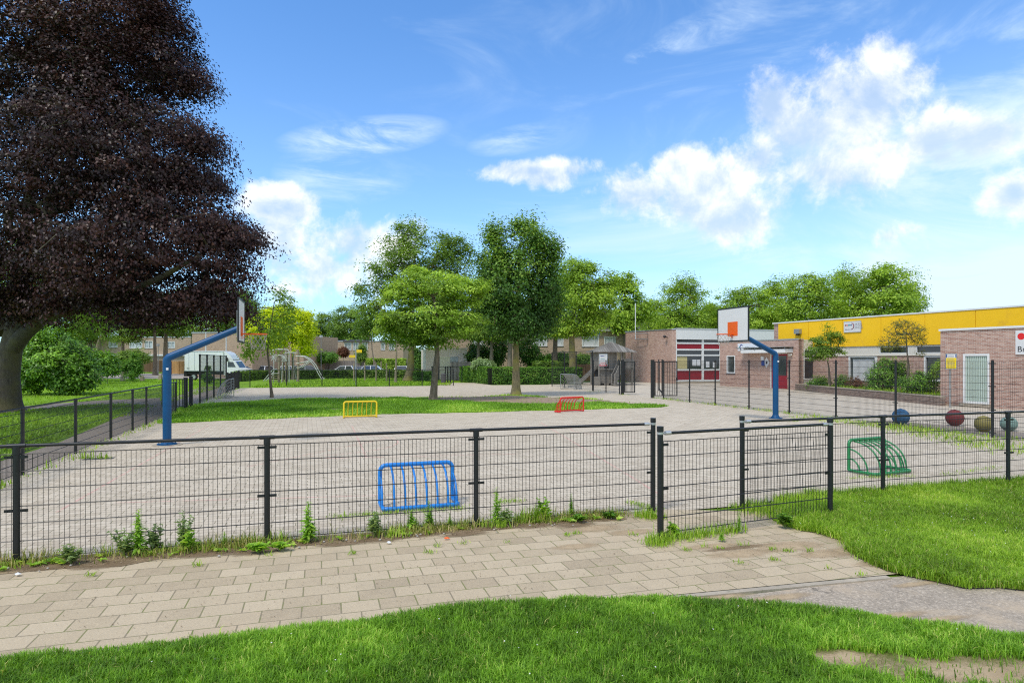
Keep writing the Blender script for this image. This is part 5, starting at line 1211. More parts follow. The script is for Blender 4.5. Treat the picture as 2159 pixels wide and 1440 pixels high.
# playground trees
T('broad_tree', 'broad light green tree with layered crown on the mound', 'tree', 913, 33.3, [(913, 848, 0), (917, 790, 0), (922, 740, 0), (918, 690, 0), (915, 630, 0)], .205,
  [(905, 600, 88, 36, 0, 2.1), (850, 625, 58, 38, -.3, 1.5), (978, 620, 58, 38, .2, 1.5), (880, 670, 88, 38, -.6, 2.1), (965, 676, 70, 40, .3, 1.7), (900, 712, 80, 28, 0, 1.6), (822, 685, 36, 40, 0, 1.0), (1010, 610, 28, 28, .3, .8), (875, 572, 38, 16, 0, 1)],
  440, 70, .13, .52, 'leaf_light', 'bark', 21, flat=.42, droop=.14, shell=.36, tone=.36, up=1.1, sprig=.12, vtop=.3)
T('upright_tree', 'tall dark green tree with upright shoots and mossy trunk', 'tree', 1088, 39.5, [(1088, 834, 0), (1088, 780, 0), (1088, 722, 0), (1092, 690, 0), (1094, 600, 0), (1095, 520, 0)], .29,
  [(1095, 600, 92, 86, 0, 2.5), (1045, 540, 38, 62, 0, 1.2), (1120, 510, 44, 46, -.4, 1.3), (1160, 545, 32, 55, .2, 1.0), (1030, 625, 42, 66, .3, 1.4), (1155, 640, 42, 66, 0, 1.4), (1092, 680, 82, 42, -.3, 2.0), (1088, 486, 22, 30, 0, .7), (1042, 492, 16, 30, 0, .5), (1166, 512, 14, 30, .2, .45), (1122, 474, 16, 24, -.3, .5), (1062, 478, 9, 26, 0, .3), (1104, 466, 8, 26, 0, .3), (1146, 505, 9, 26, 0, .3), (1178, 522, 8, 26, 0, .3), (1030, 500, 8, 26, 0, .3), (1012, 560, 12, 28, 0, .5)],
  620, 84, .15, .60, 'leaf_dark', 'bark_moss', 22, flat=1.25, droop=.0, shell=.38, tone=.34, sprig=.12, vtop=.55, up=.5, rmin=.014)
T('slender_tree', 'slender young tree with thin leaning trunk behind the left hoop', 'tree', 573, 37.5, [(573, 838, 0), (569, 790, 0), (564, 740, 0), (570, 690, 0), (578, 640, 0)], .085,
  [(585, 690, 56, 40, 0, 1.2), (550, 718, 50, 32, 0, 1.1), (604, 652, 36, 30, 0, .9), (594, 618, 26, 26, 0, .5), (524, 740, 28, 20, 0, .7), (535, 668, 38, 28, 0, 1.0), (612, 628, 14, 14, 0, .4), (516, 635, 20, 24, 0, .5)],
  150, 18, .16, .42, 'leaf_light', 'bark', 23, flat=.9, shell=.5, sprig=.25)
T('golden_tree', 'bright yellow green tree behind the climbing frame', 'tree', 618, 72, [(618, 806, 0), (618, 770, 0), (616, 720, 0), (614, 680, 0)], .2,
  [(580, 695, 58, 48, 0, 2.6), (638, 705, 32, 46, 0, 1.9), (595, 664, 52, 24, 0, 2.2), (632, 668, 30, 18, 0, 1.6), (550, 695, 38, 36, 0, 1.8), (648, 730, 22, 22, 0, 1)], 330, 60, .25, .8, 'leaf_gold', 'bark', 24, flat=.7, tone=.3)
T('large_tree', 'large dark tree rising behind the broad light green one', 'tree', 861, 67, [(861, 803, 0), (866, 770, 0), (868, 730, 0), (866, 660, 0), (864, 560, 0)], .48,
  [(850, 530, 62, 58, 0, 3.2), (900, 560, 95, 75, 0, 4.2), (808, 590, 52, 58, 0, 2.6), (955, 555, 50, 58, 0, 2.6), (782, 665, 48, 56, 0, 2.6), (850, 690, 100, 42, 0, 3.6), (935, 640, 75, 65, 0, 3), (862, 484, 34, 26, 0, 1.6), (945, 510, 42, 24, 0, 1.8), (985, 540, 20, 36, 0, 1), (760, 610, 22, 18, 0, 1)],
  460, 76, .235, 1.15, 'leaf_oak', 'bark_moss', 25, flat=.6, tone=.36, sprig=.16, shell=.38)
T('ash_tree', 'lime green tree just right of the dark upright tree', 'tree', 1207, 61, [(1207, 807, 0), (1207, 760, 0), (1205, 700, 0), (1212, 640, 0), (1215, 580, 0)], .42,
  [(1218, 620, 52, 70, 0, 2.8), (1258, 640, 46, 58, 0, 2.4), (1205, 568, 38, 36, 0, 1.9), (1190, 690, 38, 30, 0, 1.8), (1240, 690, 40, 28, 0, 1.8), (1275, 600, 28, 36, 0, 1.4), (1240, 566, 22, 20, 0, 1)],
  290, 72, .225, 1.05, 'leaf_ash', 'bark_moss', 26, flat=.55, tone=.36, sprig=.14)
T('ash_tree', 'thin lime green tree left of the school wing roof', 'tree', 1320, 76, [(1320, 798, 0), (1318, 740, 0), (1316, 680, 0), (1318, 620, 0)], .3,
  [(1322, 610, 32, 40, 0, 2), (1312, 670, 40, 40, 0, 2.2), (1352, 655, 36, 36, 0, 2), (1300, 600, 18, 24, 0, 1)], 210, 40, .30, 1.0, 'leaf_ash', 'bark', 27, flat=.6, tone=.3, sprig=.1)
T('street_tree', 'dark trunked tree standing behind the hedge beside the lime green tree', 'tree', 1170, 66, [(1170, 804, 0), (1170, 750, 0), (1172, 690, 0), (1175, 640, 0)], .34,
  [(1178, 640, 38, 50, 0, 2.0), (1165, 690, 30, 26, 0, 1.5), (1195, 600, 30, 30, 0, 1.5)], 180, 42, .28, 1.0, 'leaf_ash', 'bark', 28, flat=.6)
for i, (px, Y, lab) in enumerate(((1007, 68, 'thin pale trunked tree behind the clipped hedge, left of its two neighbours'), (1035, 66.5, 'thin pale trunked tree behind the clipped hedge, middle of three'), (1074, 65, 'thick pale trunked tree behind the clipped hedge close to the dark upright tree'))):
    T('street_tree', lab, 'tree', px, Y, [(px, 804, 0), (px + 1, 760, 0), (px + 2, 715, 0), (px + 3, 670, 0)], (.22, .27, .34)[i], [(px, 680, 40, 34, 0, 2.0), (px + 10, 640, 30, 30, 0, 1.6), (px - 14, 705, 30, 14, 0, 1.4)], 150, 40, .28, .95, 'leaf_oak' if i < 2 else 'leaf_mid', 'bark_pale', 40 + i, flat=.6, group='trees behind the clipped hedge')
# prototype row trees, then copies
def proto(name, label, x, y, lob, h, leaf, seed, ncl=230, nleaf=78, ls=.255, clr=1.2, tr=.3, group=None, bark='bark'):
    return tree(name, label, 'tree', (x, y), [(0, 0, 0), (.1, 0, h * .22), (-.05, .1, h * .4), (.1, 0, h * .62), (0, 0, h * .85)], tr, lob, ncl, nleaf, ls, clr, leaf, bark, seed, flat=.55, tone=.36, sprig=.2, shell=.42, group=group)
lobA = [(0, 0, 9.5, 3.6, 3.6, 4.0), (-2, .5, 7.5, 2.6, 2.6, 2.6), (2.2, -.5, 8, 2.6, 2.6, 2.8), (.3, 0, 13, 2.2, 2.2, 1.8), (-1.2, 0, 11.8, 2.0, 2.0, 2), (1.8, 0, 11.5, 2, 2, 2), (0, -1, 6, 3, 3, 1.6)]
lobB = [(0, 0, 8.6, 4.2, 4.2, 3.4), (-3, .5, 8, 2.4, 2.4, 2.6), (3, -.5, 8.2, 2.4, 2.4, 2.6), (1, 0, 11.5, 2.6, 2.6, 2), (-1.6, 0, 11.2, 2.4, 2.4, 2), (0, -1, 5.6, 3.6, 3, 1.5), (3.6, 0, 6.4, 1.6, 1.6, 1.4)]
GR = 'lime green trees behind the school'
Yr = 90
def at(px, Y=Yr): return (PX(px, Y), Y)
pa = proto('ash_tree', 'rounded lime green tree behind the white school fascia, nearest the basketball board', *at(1438), lobA, 15, 'leaf_ash', 61, group=GR)
pb = proto('ash_tree', 'wide lime green tree right behind the basketball backboard', *at(1572), lobB, 14, 'leaf_ash', 62, group=GR)
def cp(o, label, px, Y, sc, rz, group=GR, sz=None):
    c = copy_tree(o); c['label'] = label; c['group'] = group; x, y = at(px, Y); c.location = (x, y, 0); c.rotation_euler.z = rz; c.scale = (sc, sc, sz or sc); return c
cp(pb, 'small lime green tree filling the gap left of the basketball backboard', 1500, 95, .85, 1.3)
cp(pa, 'yellowish thin topped tree above the left end of the yellow fascia', 1640, 97, 1.03, 2.2)
cp(pb, 'big lime green tree behind the floodlight end of the yellow fascia', 1708, 90, 1.14, 3.6)
cp(pa, 'lime green tree between the two biggest crowns above the yellow fascia', 1782, 96, 1.14, .7)
cp(pb, 'tallest lime green tree at the right end of the row above the yellow fascia', 1862, 90, 1.24, 5.0)
cp(pa, 'lime green tree whose crown ends the row where the sky opens', 1912, 94, .98, 4.1)
cp(pa, 'lime green tree seen above the brick wing mast', 1385, 97, .82, 3.0)
GL = 'green trees far off on the left'
cp(pb, 'green tree standing behind the pale garage roof', 945, 104, .95, .4, 'green trees behind the garage')
pc = proto('oak_tree', 'rounded green tree far behind the terraced houses', PX(692, 140), 140, lobB, 14, 'leaf_mid', 63, 230, 66, .30, 1.3, .3, GL)
cp(pc, 'green tree far off beside the large dark tree', 740, 132, 1.05, 1.0, GL); cp(pc, 'lower green tree far behind the golden tree', 655, 150, .9, 2.0, GL)
cp(pc, 'far green tree filling the gap under the purple tree behind the tan house', 500, 112, 1.15, 3.0, GL); cp(pc, 'tall far green tree beside the left backboard', 555, 125, .92, 4.0, GL)
pd = proto('oak_tree', 'dark leafy tree behind the laurel bushes under the purple tree', PX(60, 62), 62, lobA, 14, 'leaf_mid', 64, 230, 62, .26, 1.2, .3, GL)
cp(pd, 'leafy tree behind the lamp post in the park', 140, 74, 1.0, 1.4, GL); cp(pd, 'tree with shaded crown behind the bollards', 260, 92, .95, 2.9, GL)
cp(pc, 'leafy tree at the far left picture edge', -40, 70, 1.0, .6, GL); cp(pd, 'far tree above the left terraced houses', 400, 128, 1.2, 4.4, GL); cp(pc, 'tree over the left end of the terraced houses', 190, 120, 1.2, 5.4, GL); cp(pc, 'far green tree standing over the wooden paling', 330, 135, 1.25, 2.4, GL)
T('park_tree', 'thick bare trunked tree left of the orange paling', 'tree', 349, 97, [(349, 789, 0), (349, 740, 0), (350, 700, 0), (350, 650, 0)], .42, [(352, 655, 46, 34, 0, 3), (380, 690, 34, 24, 0, 2.4), (330, 640, 34, 30, 0, 2.6)], 220, 40, .32, 1.2, 'leaf_mid', 'bark_pale', 71)
T('park_tree', 'dark straight trunked tree beside the thick bare trunk', 'tree', 327, 93, [(327, 791, 0), (327, 745, 0), (326, 700, 0), (326, 660, 0)], .3, [(322, 665, 36, 28, 0, 2.6), (300, 690, 28, 22, 0, 2)], 150, 40, .32, 1.1, 'leaf_mid', 'bark', 72)
T('leaning_tree', 'leaning trunk hung with fine drooping green leaves', 'tree', 206, 70, [(206, 800, 0), (206, 740, 0), (212, 715, 0), (222, 700, 0), (224, 660, 0)], .42, [(222, 655, 22, 24, 0, 1.2), (228, 690, 14, 26, -.4, .8), (196, 660, 26, 22, 0, 1.2)], 130, 60, .30, .8, 'leaf_mid', 'bark_pale', 73, flat=1.6, droop=.5, asp=.22)
T('birch_tree', 'slim pale birch trunk on the play lawn left of the large trunk', 'tree', 834, 63, [(834, 806, 0), (835, 770, 0), (836, 740, 0), (837, 700, 0)], .13, [(837, 690, 18, 16, 0, .8)], 40, 26, .2, .5, 'leaf_mid', 'bark_pale', 74)
# dry winter-like spray beside the large tree
T('bare_shrub', 'leafless pale branched shrub beside the large dark tree', 'shrub', 790, 84, [(790, 790, 0), (788, 760, 0), (784, 735, 0)], .12, [(776, 700, 20, 24, 0, 1.6), (790, 690, 14, 20, 0, 1.4)], 90, 2, .12, .5, 'leaf_sparse', 'bark_pale', 75, rmin=.03)
# small trees of the planting bed
T('ornamental_tree', 'small crooked ornamental tree with dark green tufts before the yellow fascia', 'tree', 1748, 43, [(1748, 827, 0), (1749, 800, 0), (1748, 780, 0), (1745, 762, 0), (1750, 735, 0)], .10, [(1728, 742, 34, 20, 0, 1.0), (1756, 708, 22, 18, 0, .7), (1762, 742, 26, 12, 0, .8), (1745, 725, 34, 24, 0, .9), (1775, 716, 12, 9, 0, .5), (1720, 716, 14, 12, 0, .5), (1744, 688, 5, 12, 0, .2)], 120, 56, .10, .36, 'leaf_mid', 'bark', 81, flat=.6, tone=.35, up=1.0, rmin=.018)
T('ornamental_tree', 'nearly leafless twiggy ornamental tree before the yellow fascia', 'tree', 1912, 36, [(1912, 842, 0), (1914, 800, 0), (1916, 772, 0), (1912, 740, 0), (1910, 705, 0)], .095, [(1908, 700, 46, 26, 0, 1.1), (1880, 722, 34, 20, 0, .8), (1938, 715, 26, 18, 0, .7), (1868, 735, 16, 10, 0, .4), (1905, 682, 26, 12, 0, .6), (1940, 745, 12, 14, 0, .4)], 360, 13, .06, .24, 'leaf_sparse', 'bark', 82, flat=.7, rmin=.011, shell=.4)
def B(label, px, Y, L, ncl, nleaf, ls, clr, leaf, seed, name='shrub', cat='shrub', **kw):
    X0 = PX(px, Y); return bush(name, label, cat, (X0, Y), lobes_px(Y, X0, L), ncl, nleaf, ls, clr, leaf, seed, **kw)
B('large rounded glossy green shrub in front of the school window', 1868, 38.5, [(1868, 792, 40, 38, 0, 1.0), (1850, 805, 32, 28, 0, .8), (1892, 785, 26, 30, 0, .7), (1870, 772, 26, 20, 0, .7)], 210, 50, .09, .32, 'leaf_laurel', 91)
B('low green shrub at the entrance corner of the school', 1728, 45, [(1728, 808, 28, 18, 0, .8), (1715, 812, 18, 14, 0, .5)], 80, 46, .09, .3, 'leaf_laurel', 92)
B('low light green shrub beside the crooked ornamental tree', 1776, 42.5, [(1774, 806, 18, 18, 0, .6), (1782, 816, 20, 12, 0, .5)], 60, 40, .08, .26, 'leaf_hedge', 93)
B('reddish low shrub between green shrubs of the planting bed', 1802, 41, [(1802, 808, 18, 18, 0, .6), (1812, 818, 16, 10, 0, .4)], 60, 26, .08, .28, 'leaf_red', 94)
B('dark spreading shrub next to the near brick block', 1935, 34.5, [(1930, 808, 34, 22, 0, .8), (1955, 812, 26, 20, 0, .6), (1945, 795, 22, 16, 0, .5)], 130, 46, .085, .28, 'leaf_laurel', 95)
B('bright sprig of leaves before the right school window', 1972, 34, [(1972, 782, 10, 18, 0, .3), (1978, 770, 7, 12, 0, .25)], 36, 26, .07, .2, 'leaf_light', 96)
# left shrubs
B('big glossy laurel bush beside the purple tree trunk', 125, 41, [(130, 762, 70, 54, 0, 2.2), (80, 755, 48, 56, .5, 1.8), (178, 785, 36, 40, -.3, 1.2), (110, 715, 42, 30, .4, 1.5), (65, 800, 34, 32, 0, 1.1), (150, 805, 44, 24, -.3, 1.2)], 430, 62, .17, .52, 'leaf_laurel', 101, flat=.75, tone=.34)
B('mid green bush just right of the big laurel', 226, 60, [(224, 765, 22, 26, 0, 1.2), (236, 780, 16, 14, 0, .8), (212, 750, 16, 18, 0, .9)], 130, 46, .2, .5, 'leaf_laurel', 102)
B('round young shrub between the concrete bollards', 279, 65, [(278, 778, 20, 22, 0, 1.0), (284, 755, 9, 16, 0, .5), (264, 770, 10, 14, 0, .5), (290, 772, 10, 16, 0, .5)], 110, 40, .17, .42, 'leaf_hedge', 103)
B('dark bush in front of the left terraced houses', 275, 84, [(262, 755, 20, 18, 0, 1.4), (292, 752, 22, 16, 0, 1.4)], 120, 40, .25, .6, 'leaf_oak', 104)
B('dark pointed conifer bush behind the tall left fence', 438, 60, [(438, 797, 11, 12, 0, .6), (438, 782, 6, 14, 0, .4)], 60, 40, .14, .22, 'leaf_dark', 105)
for i, (lab, px, Y, L, leaf) in enumerate((
        ('feathery pale shrub hanging over the grey wooden fence', 690, 90, [(690, 752, 26, 12, 0, 1.4), (672, 760, 14, 8, 0, .9)], 'leaf_hedge'),
        ('red brown bush above the grey wooden fence', 725, 93, [(724, 742, 9, 9, 0, .7)], 'leaf_red'),
        ('green conical bush right of the yellow street signs', 762, 92, [(762, 752, 13, 16, 0, 1.0), (764, 735, 7, 10, 0, .6)], 'leaf_oak'),
        ('tall dark garden shrub behind the clipped hedge', 1010, 71, [(1005, 745, 34, 24, 0, 1.8), (985, 755, 22, 14, 0, 1.2)], 'leaf_dark'),
        ('deep green garden shrub between the trunks behind the hedge', 1055, 70, [(1050, 735, 26, 34, 0, 1.8), (1040, 765, 24, 14, 0, 1.2)], 'leaf_dark'),
        ('big dark shrub right of the mossy trunk', 1115, 69, [(1115, 738, 28, 32, 0, 1.8), (1128, 762, 22, 14, 0, 1.2)], 'leaf_dark'),
        ('bright green shrub bank behind the right end of the hedge', 1158, 67, [(1155, 760, 26, 16, 0, 1.3), (1185, 755, 18, 16, 0, 1.0), (1140, 768, 16, 10, 0, .9)], 'leaf_hedge'),
        ('yellow green shrub behind the playhouse roof', 1228, 70, [(1225, 760, 20, 14, 0, 1.2), (1248, 758, 14, 12, 0, 1.0)], 'leaf_light'),
        ('grey green feathery bush above the hedge left part', 1010, 61.5, [(1012, 768, 14, 10, 0, .8), (1030, 772, 12, 6, 0, .6)], 'leaf_nettle'),
        ('dark bush right of the large trunk', 885, 78, [(885, 765, 14, 26, 0, 1.2), (878, 745, 10, 16, 0, .9)], 'leaf_dark'),
        ('dark bush at the foot of the brick wing behind the playhouse', 1265, 68, [(1262, 770, 26, 16, 0, 1.2)], 'leaf_oak'))):
    B(lab, px, Y, L, 110, 40, .22, .55, leaf, 110 + i)
# hedges
h = hedge_mesh('hedge', [(PX(500, 66), 66), (PX(548, 74), 74), (PX(700, 76), 76), (PX(892, 77.5), 77.5)], .9, .96, 13000, .17, 'leaf_oak', 131); tag(h, 'long low dark hedge behind the play lawn hiding the parked cars', 'hedge', kind='thing')
h = hedge_mesh('hedge', [(PX(976, 67), 67), (PX(1037, 57.8), 57.8), (PX(1226, 58.8), 58.8)], .8, 1.5, 17000, .13, 'leaf_hedge', 132); tag(h, 'clipped leafy green hedge at the far end of the playground', 'hedge', kind='thing')
h = hedge_mesh('hedge', [(PX(872, 66), 66), (PX(915, 66), 66)], .9, .95, 2600, .15, 'leaf_hedge', 133); tag(h, 'short low hedge in front of the pale garage', 'hedge', kind='thing')
h = hedge_mesh('hedge', [(PX(772, 91), 91), (PX(856, 91), 91)], .7, 2.35, 5000, .26, 'leaf_light', 134); tag(h, 'bright ivy covered garden fence behind the white cars', 'hedge', kind='thing')
h = hedge_mesh('hedge', [(PX(1122, 64), 64), (PX(1215, 64), 64)], .8, 2.0, 5000, .2, 'leaf_oak', 135); tag(h, 'dark taller hedge behind the clipped one', 'hedge', kind='thing')

# ------------------------------------------------------------------ weeds along the front fence
def weed(label, px, py, h, spread, leaf, seed, kind='spire', n=64, name='weed_plant', Yoff=0.0):
    rng = np.random.default_rng(seed); h *= 1.15; x, y = G(px, py); root = thing(name, label, 'weed', (x, y, 0), group='tall weeds along the front fence')
    mb = MB(); pos = []; nor = []; ax = []; sz = []
    stems = 3 if kind == 'spire' else 8
    for s_ in range(stems):
        a = rng.random() * 6.28; k = 0 if s_ == 0 else (.3 + .7 * rng.random()) * (.6 if kind == 'spire' else 1); tipx, tipy = math.cos(a) * spread * k, math.sin(a) * spread * k * .7; hh = h * (1 - (.25 + .5 * rng.random()) * min(1, 2 * k) if kind == 'spire' else 1 - .75 * rng.random() * k)
        pts = [(tipx * t ** 1.3, tipy * t ** 1.3, hh * t) for t in (0, .3, .6, .85, 1)]; mb.tube(pts, [.005, .0045, .004, .003, .002], 5)
        m_ = n if kind == 'spire' else n // 3
        for i in range(m_):
            t = (i + 1) / m_ if kind == 'spire' else .12 + .88 * (i + 1) / m_; t = t ** .9; b = i * 2.4 + rng.random() * .5; L = (spread * (1.15 - .7 * t) if kind == 'spire' else (.04 + .07 * rng.random() ** 1.5) * (1.35 - .8 * t)) * (.8 + .4 * rng.random())
            d = np.array([math.cos(b), math.sin(b), .45 + .5 * t]); d /= np.linalg.norm(d); c = np.array([tipx * t ** 1.3, tipy * t ** 1.3, hh * t])
            pos.append(c + d * L * .5); ax.append(d); nor.append(np.array([-math.cos(b) * .5, -math.sin(b) * .5, 1.0]) + rng.normal(size=3) * .25); sz.append(L)
    mb.build('stem', 'leaf_weed_stem', root)
    v = leaves_arrays(np.array(pos), np.array(nor), np.array(ax), np.array(sz), .28 if kind == 'spire' else .62, .22)
    leaf_mesh('foliage', v, leaf, root, np.clip(.5 + rng.normal(size=len(pos)) * .22, 0, 1))
    return root
mat_plain('leaf_weed_stem', (.14, .22, .05, 1), .7)
W = (('tall bright green weed with narrow leaves, left of the grey nettles', 292, 1168, .42, .12, 'leaf_weed', 'spire'), ('silvery broad leaved weed clump at the left end of the fence', 262, 1170, .26, .16, 'leaf_nettle', 'bushy'),
     ('silvery weed clump right of the tall bright one', 325, 1162, .26, .15, 'leaf_nettle', 'bushy'), ('pale leaved tall weed in the first fence panel', 386, 1160, .40, .13, 'leaf_nettle', 'bushy'),
     ('green weed shoots under the pale tall weed', 400, 1162, .20, .13, 'leaf_weed', 'bushy'), ('low dark green weed at the far left of the fence', 150, 1188, .17, .15, 'leaf_nettle', 'bushy'), ('thin weed between the pale clump and second post', 473, 1152, .15, .05, 'leaf_weed', 'spire'),
     ('dense upright bright green weed right of the second post', 650, 1140, .40, .13, 'leaf_weed', 'spire'), ('flat rosette weed at the foot of the second post', 545, 1165, .09, .14, 'leaf_weed', 'bushy'), ('flat rosette weed right of the second post', 590, 1160, .08, .14, 'leaf_weed', 'bushy'),
     ('grey green bushy weed left of the blue goal foot', 790, 1132, .26, .16, 'leaf_nettle', 'bushy'), ('narrow leaved weed before the blue goal', 868, 1118, .22, .10, 'leaf_weed', 'spire'), ('taller narrow weed before the middle of the blue goal', 904, 1114, .30, .10, 'leaf_weed', 'spire'), ('small pale weed at the right end of the blue goal', 948, 1112, .16, .05, 'leaf_weed', 'spire'),
     ('tall pale spire weed right of the third post', 1046, 1106, .42, .10, 'leaf_weed', 'spire'), ('bushy short weed beside the tall pale spire', 1068, 1106, .18, .11, 'leaf_nettle', 'bushy'), ('yellowish grassy weed in the last panel', 1150, 1096, .26, .12, 'leaf_weed', 'bushy'), ('thin shoot at the end of the yellowish grassy weed', 1204, 1090, .28, .07, 'leaf_weed', 'spire'),
     ('flat round leaved weed near the end of the fence', 1222, 1100, .07, .12, 'leaf_laurel', 'bushy'), ('tiny weed before the gap in the fence', 1285, 1092, .06, .08, 'leaf_laurel', 'bushy'), ('pale thistle shoot in front of the wire screen', 1558, 1122, .24, .05, 'leaf_weed', 'spire'), ('dark dock leaf clump at the right foot of the wire screen', 1655, 1112, .16, .13, 'leaf_laurel', 'bushy'),
     ('small weed under the left end of the wire screen', 1420, 1132, .14, .06, 'leaf_weed', 'bushy'), ('small weed sprouting in the paving before the screen', 1522, 1140, .09, .05, 'leaf_weed', 'spire'))
for i, w in enumerate(W): weed(w[0], w[1], w[2], w[3], w[4], w[5], 200 + i, w[6])
# ================================================================== playhouse
Yp = 57.0; X0 = PX(1288, Yp); ph = thing('playhouse', 'weathered wooden playhouse with shingled roof, slide and stairs', 'playhouse', (X0, Yp, 0), ANG * .6)
sP = Yp / F
def hx(px): return (px - 1288) * sP
def hz(py): return H - (py - HOR) * sP
m = MB(); ez, az = hz(743), hz(721); rw = hx(1330)
n = 9
for k in range(n):          # overlapping shingle courses
    t0, t1 = k / n, (k + 1) / n + .03; w0, w1 = rw * (1 - t0), rw * max(0.02, 1 - t1); z0 = ez + (az - ez) * t0; z1 = ez + (az - ez) * min(1, t1)
    p = [(-w0, -w0, z0), (w0, -w0, z0), (w0, w0, z0), (-w0, w0, z0)]; q = [(-w1, -w1, z1), (w1, -w1, z1), (w1, w1, z1), (-w1, w1, z1)]
    m.add([(x, y, z + .05) for x, y, z in p] + q, [(0, 1, 5, 4), (1, 2, 6, 5), (2, 3, 7, 6), (3, 0, 4, 7)]); m.add(p + [(x, y, z + .05) for x, y, z in p], [(0, 1, 5, 4), (1, 2, 6, 5), (2, 3, 7, 6), (3, 0, 4, 7), (3, 2, 1, 0)])
m.build('roof', 'shingles', ph)
pz = hz(777)
for x, y in ((hx(1253), -1.1), (hx(1290), -1.1), (hx(1253), 1.1), (hx(1290), 1.1), (hx(1300), -1.3), (hx(1324), -1.2), (hx(1324), 1.1), (hx(1306), 1.2)):
    MB().tube([(x, y, -.05), (x + .02, y, 1.3), (x, y, ez + (.12 if abs(x) < 1.7 else -.05))], [.085, .08, .075], 9).build('post', 'grey_wood', ph)
m = MB(); x0, x1 = hx(1255), hx(1289)
for k in range(10):
    a = x0 + (x1 - x0) * k / 10; b = x0 + (x1 - x0) * (k + 1) / 10 - .012
    if 3 <= k <= 5: m.box(a, b, -1.04, -1.0, .0, 1.3); m.box(a, b, -1.04, -1.0, 2.35, ez)
    else: m.box(a, b, -1.04, -1.0, .15, ez - .02)
m.build('wall_boards', 'grey_wood', ph)
m = MB()
for k in range(10): a = -1.0 + 2.0 * k / 10; m.box(x0, x0 + .04, a, a + .185, pz, ez - .02)
m.box(x0, x1, .98, 1.02, 1.0, ez - .1); m.build('wall_boards', 'grey_wood', ph)
MB().box(x0, hx(1327), -1.25, 1.2, pz - .10, pz).build('platform', 'grey_wood', ph)
m = MB(); m.box(x0 + .2, x1 - .2, -.6, .9, 0, pz - .12); m.build('crawl_space', 'dark_void', ph)
rail = MB()
for k in range(11): x = hx(1299) + (hx(1326) - hx(1299)) * k / 10; rail.box(x - .04, x + .04, -1.3, -1.26, pz, pz + .85 + .06 * (k % 2))
rail.box(hx(1298), hx(1327), -1.34, -1.30, pz + .62, pz + .72); rail.box(hx(1298), hx(1327), -1.34, -1.30, pz + .08, pz + .16); rail.build('railing', 'grey_wood', ph)
# stairs going down to the left front
a = np.array([hx(1297), -1.35, pz]); b = np.array([hx(1274), -2.3, .05]); dv = b - a
m = MB()
for k in range(7):
    c = a + dv * (k + .5) / 7; m.box(c[0] - .16, c[0] + .16, c[1] - .35, c[1] + .35, c[2] - .03, c[2] + .02)
m.build('stair_tread', 'grey_wood', ph)
for s in (-.38, .38):
    st = MB(); st.bar((a[0], a[1] + s, a[2]), (b[0], b[1] + s, b[2]), .05, .2); st.bar((a[0], a[1] + s, a[2] + .8), (b[0], b[1] + s, b[2] + .8), .05, .1)
    for k in range(10): c = a + dv * (k + .3) / 10; st.box(c[0] - .035, c[0] + .035, c[1] + s - .02, c[1] + s + .02, c[2], c[2] + .82)
    st.tube([(b[0], b[1] + s, -.05), (b[0], b[1] + s, b[2] + 1.0)], .07, 8); st.build('stair_rail', 'grey_wood', ph)
# slide to the left
a = np.array([x0, -.3, pz + .12]); b = np.array([hx(1214), -.9, .22]); m = MB()
m.bar(a, b, .46, .03); o = m.build('slide', 'galvanised', ph)
for s in (-.25, .25): MB().bar((a[0], a[1] + s, a[2] + .1), (b[0], b[1] + s, b[2] + .1), .05, .2).build('slide_cheek', 'grey_wood', ph)
m = MB(); m.box(x0 - .5, x0 - .02, -1.3, -.85, .0, .75); m.build('bench_box', 'grey_wood', ph)

# ================================================================== climbing frame
mat_plain('pale_tube', (.50, .50, .47, 1), .45, .2, .1, 4)
Yc = 64.0; s_ = Yc / F; X0 = PX(625, Yc); cf = thing('climbing_frame', 'climbing frame of wooden poles and curved white tubes on the play lawn', 'climbing frame', (X0, Yc, 0))
def cx(px): return (px - 625) * s_
def cz(py): return H - (py - HOR) * s_
for px, y, top, r in ((588, 0, 734, .13), (597, .9, 738, .15), (627, .2, 737, .12), (586, 1.3, 760, .11)):
    MB().tube([(cx(px), y, -.05), (cx(px) + .03, y, cz(top) * .5), (cx(px), y, cz(top))], [r, r * .95, r * .9], 10).build('pole', 'robinia', cf)
def pipe(pts, r, nm='tube', y=0.0, mt='pale_tube'):
    MB().tube([(cx(p[0]), p[2] if len(p) > 2 else y, cz(p[1])) for p in pts], r * .72, 8).build(nm, mt, cf)
pipe([(573, 748), (574, 742), (578, 738.5), (584, 737), (600, 737), (608, 737.5), (611, 740), (612, 746), (612, 806)], .07, y=-.3)
pipe([(597, 744), (612, 743.5), (630, 744)], .06, y=.2)
pipe([(602, 770), (606, 745), (608, 740)], .05, y=.6); pipe([(616, 742), (616, 775), (622, 806)], .05, y=.5, mt='galvanised')
for s in (-.35, .35):
    pipe([(626, 751), (634, 750.5), (644, 752), (655, 759), (664, 770), (673, 787), (680, 799), (683, 798)], .065, 'slide_rail', y=s)
    pipe([(627, 766), (640, 764), (655, 760)], .05, y=s); pipe([(627, 775), (634, 775), (655, 761)], .05, y=s)
    pipe([(562, 803), (572, 791), (581, 780), (585, 777)], .06, y=-.5 + s); pipe([(572, 800), (577, 790), (582, 787.5), (590, 787)], .055, y=-.5 + s)
for a, b in ((575, 600), (578, 602)): pipe([(a, 758), (a + 4, 748), (b - 4, 750), (b, 758), (b + 4, 760)], .05, y=-.2)
for y0 in (752, 757, 762): pipe([(578, y0), (604, y0 - 1)], .045, y=.1)
pipe([(580, 762), (579, 806)], .06, y=-.3); pipe([(598, 764), (596, 806)], .06, y=-.3)
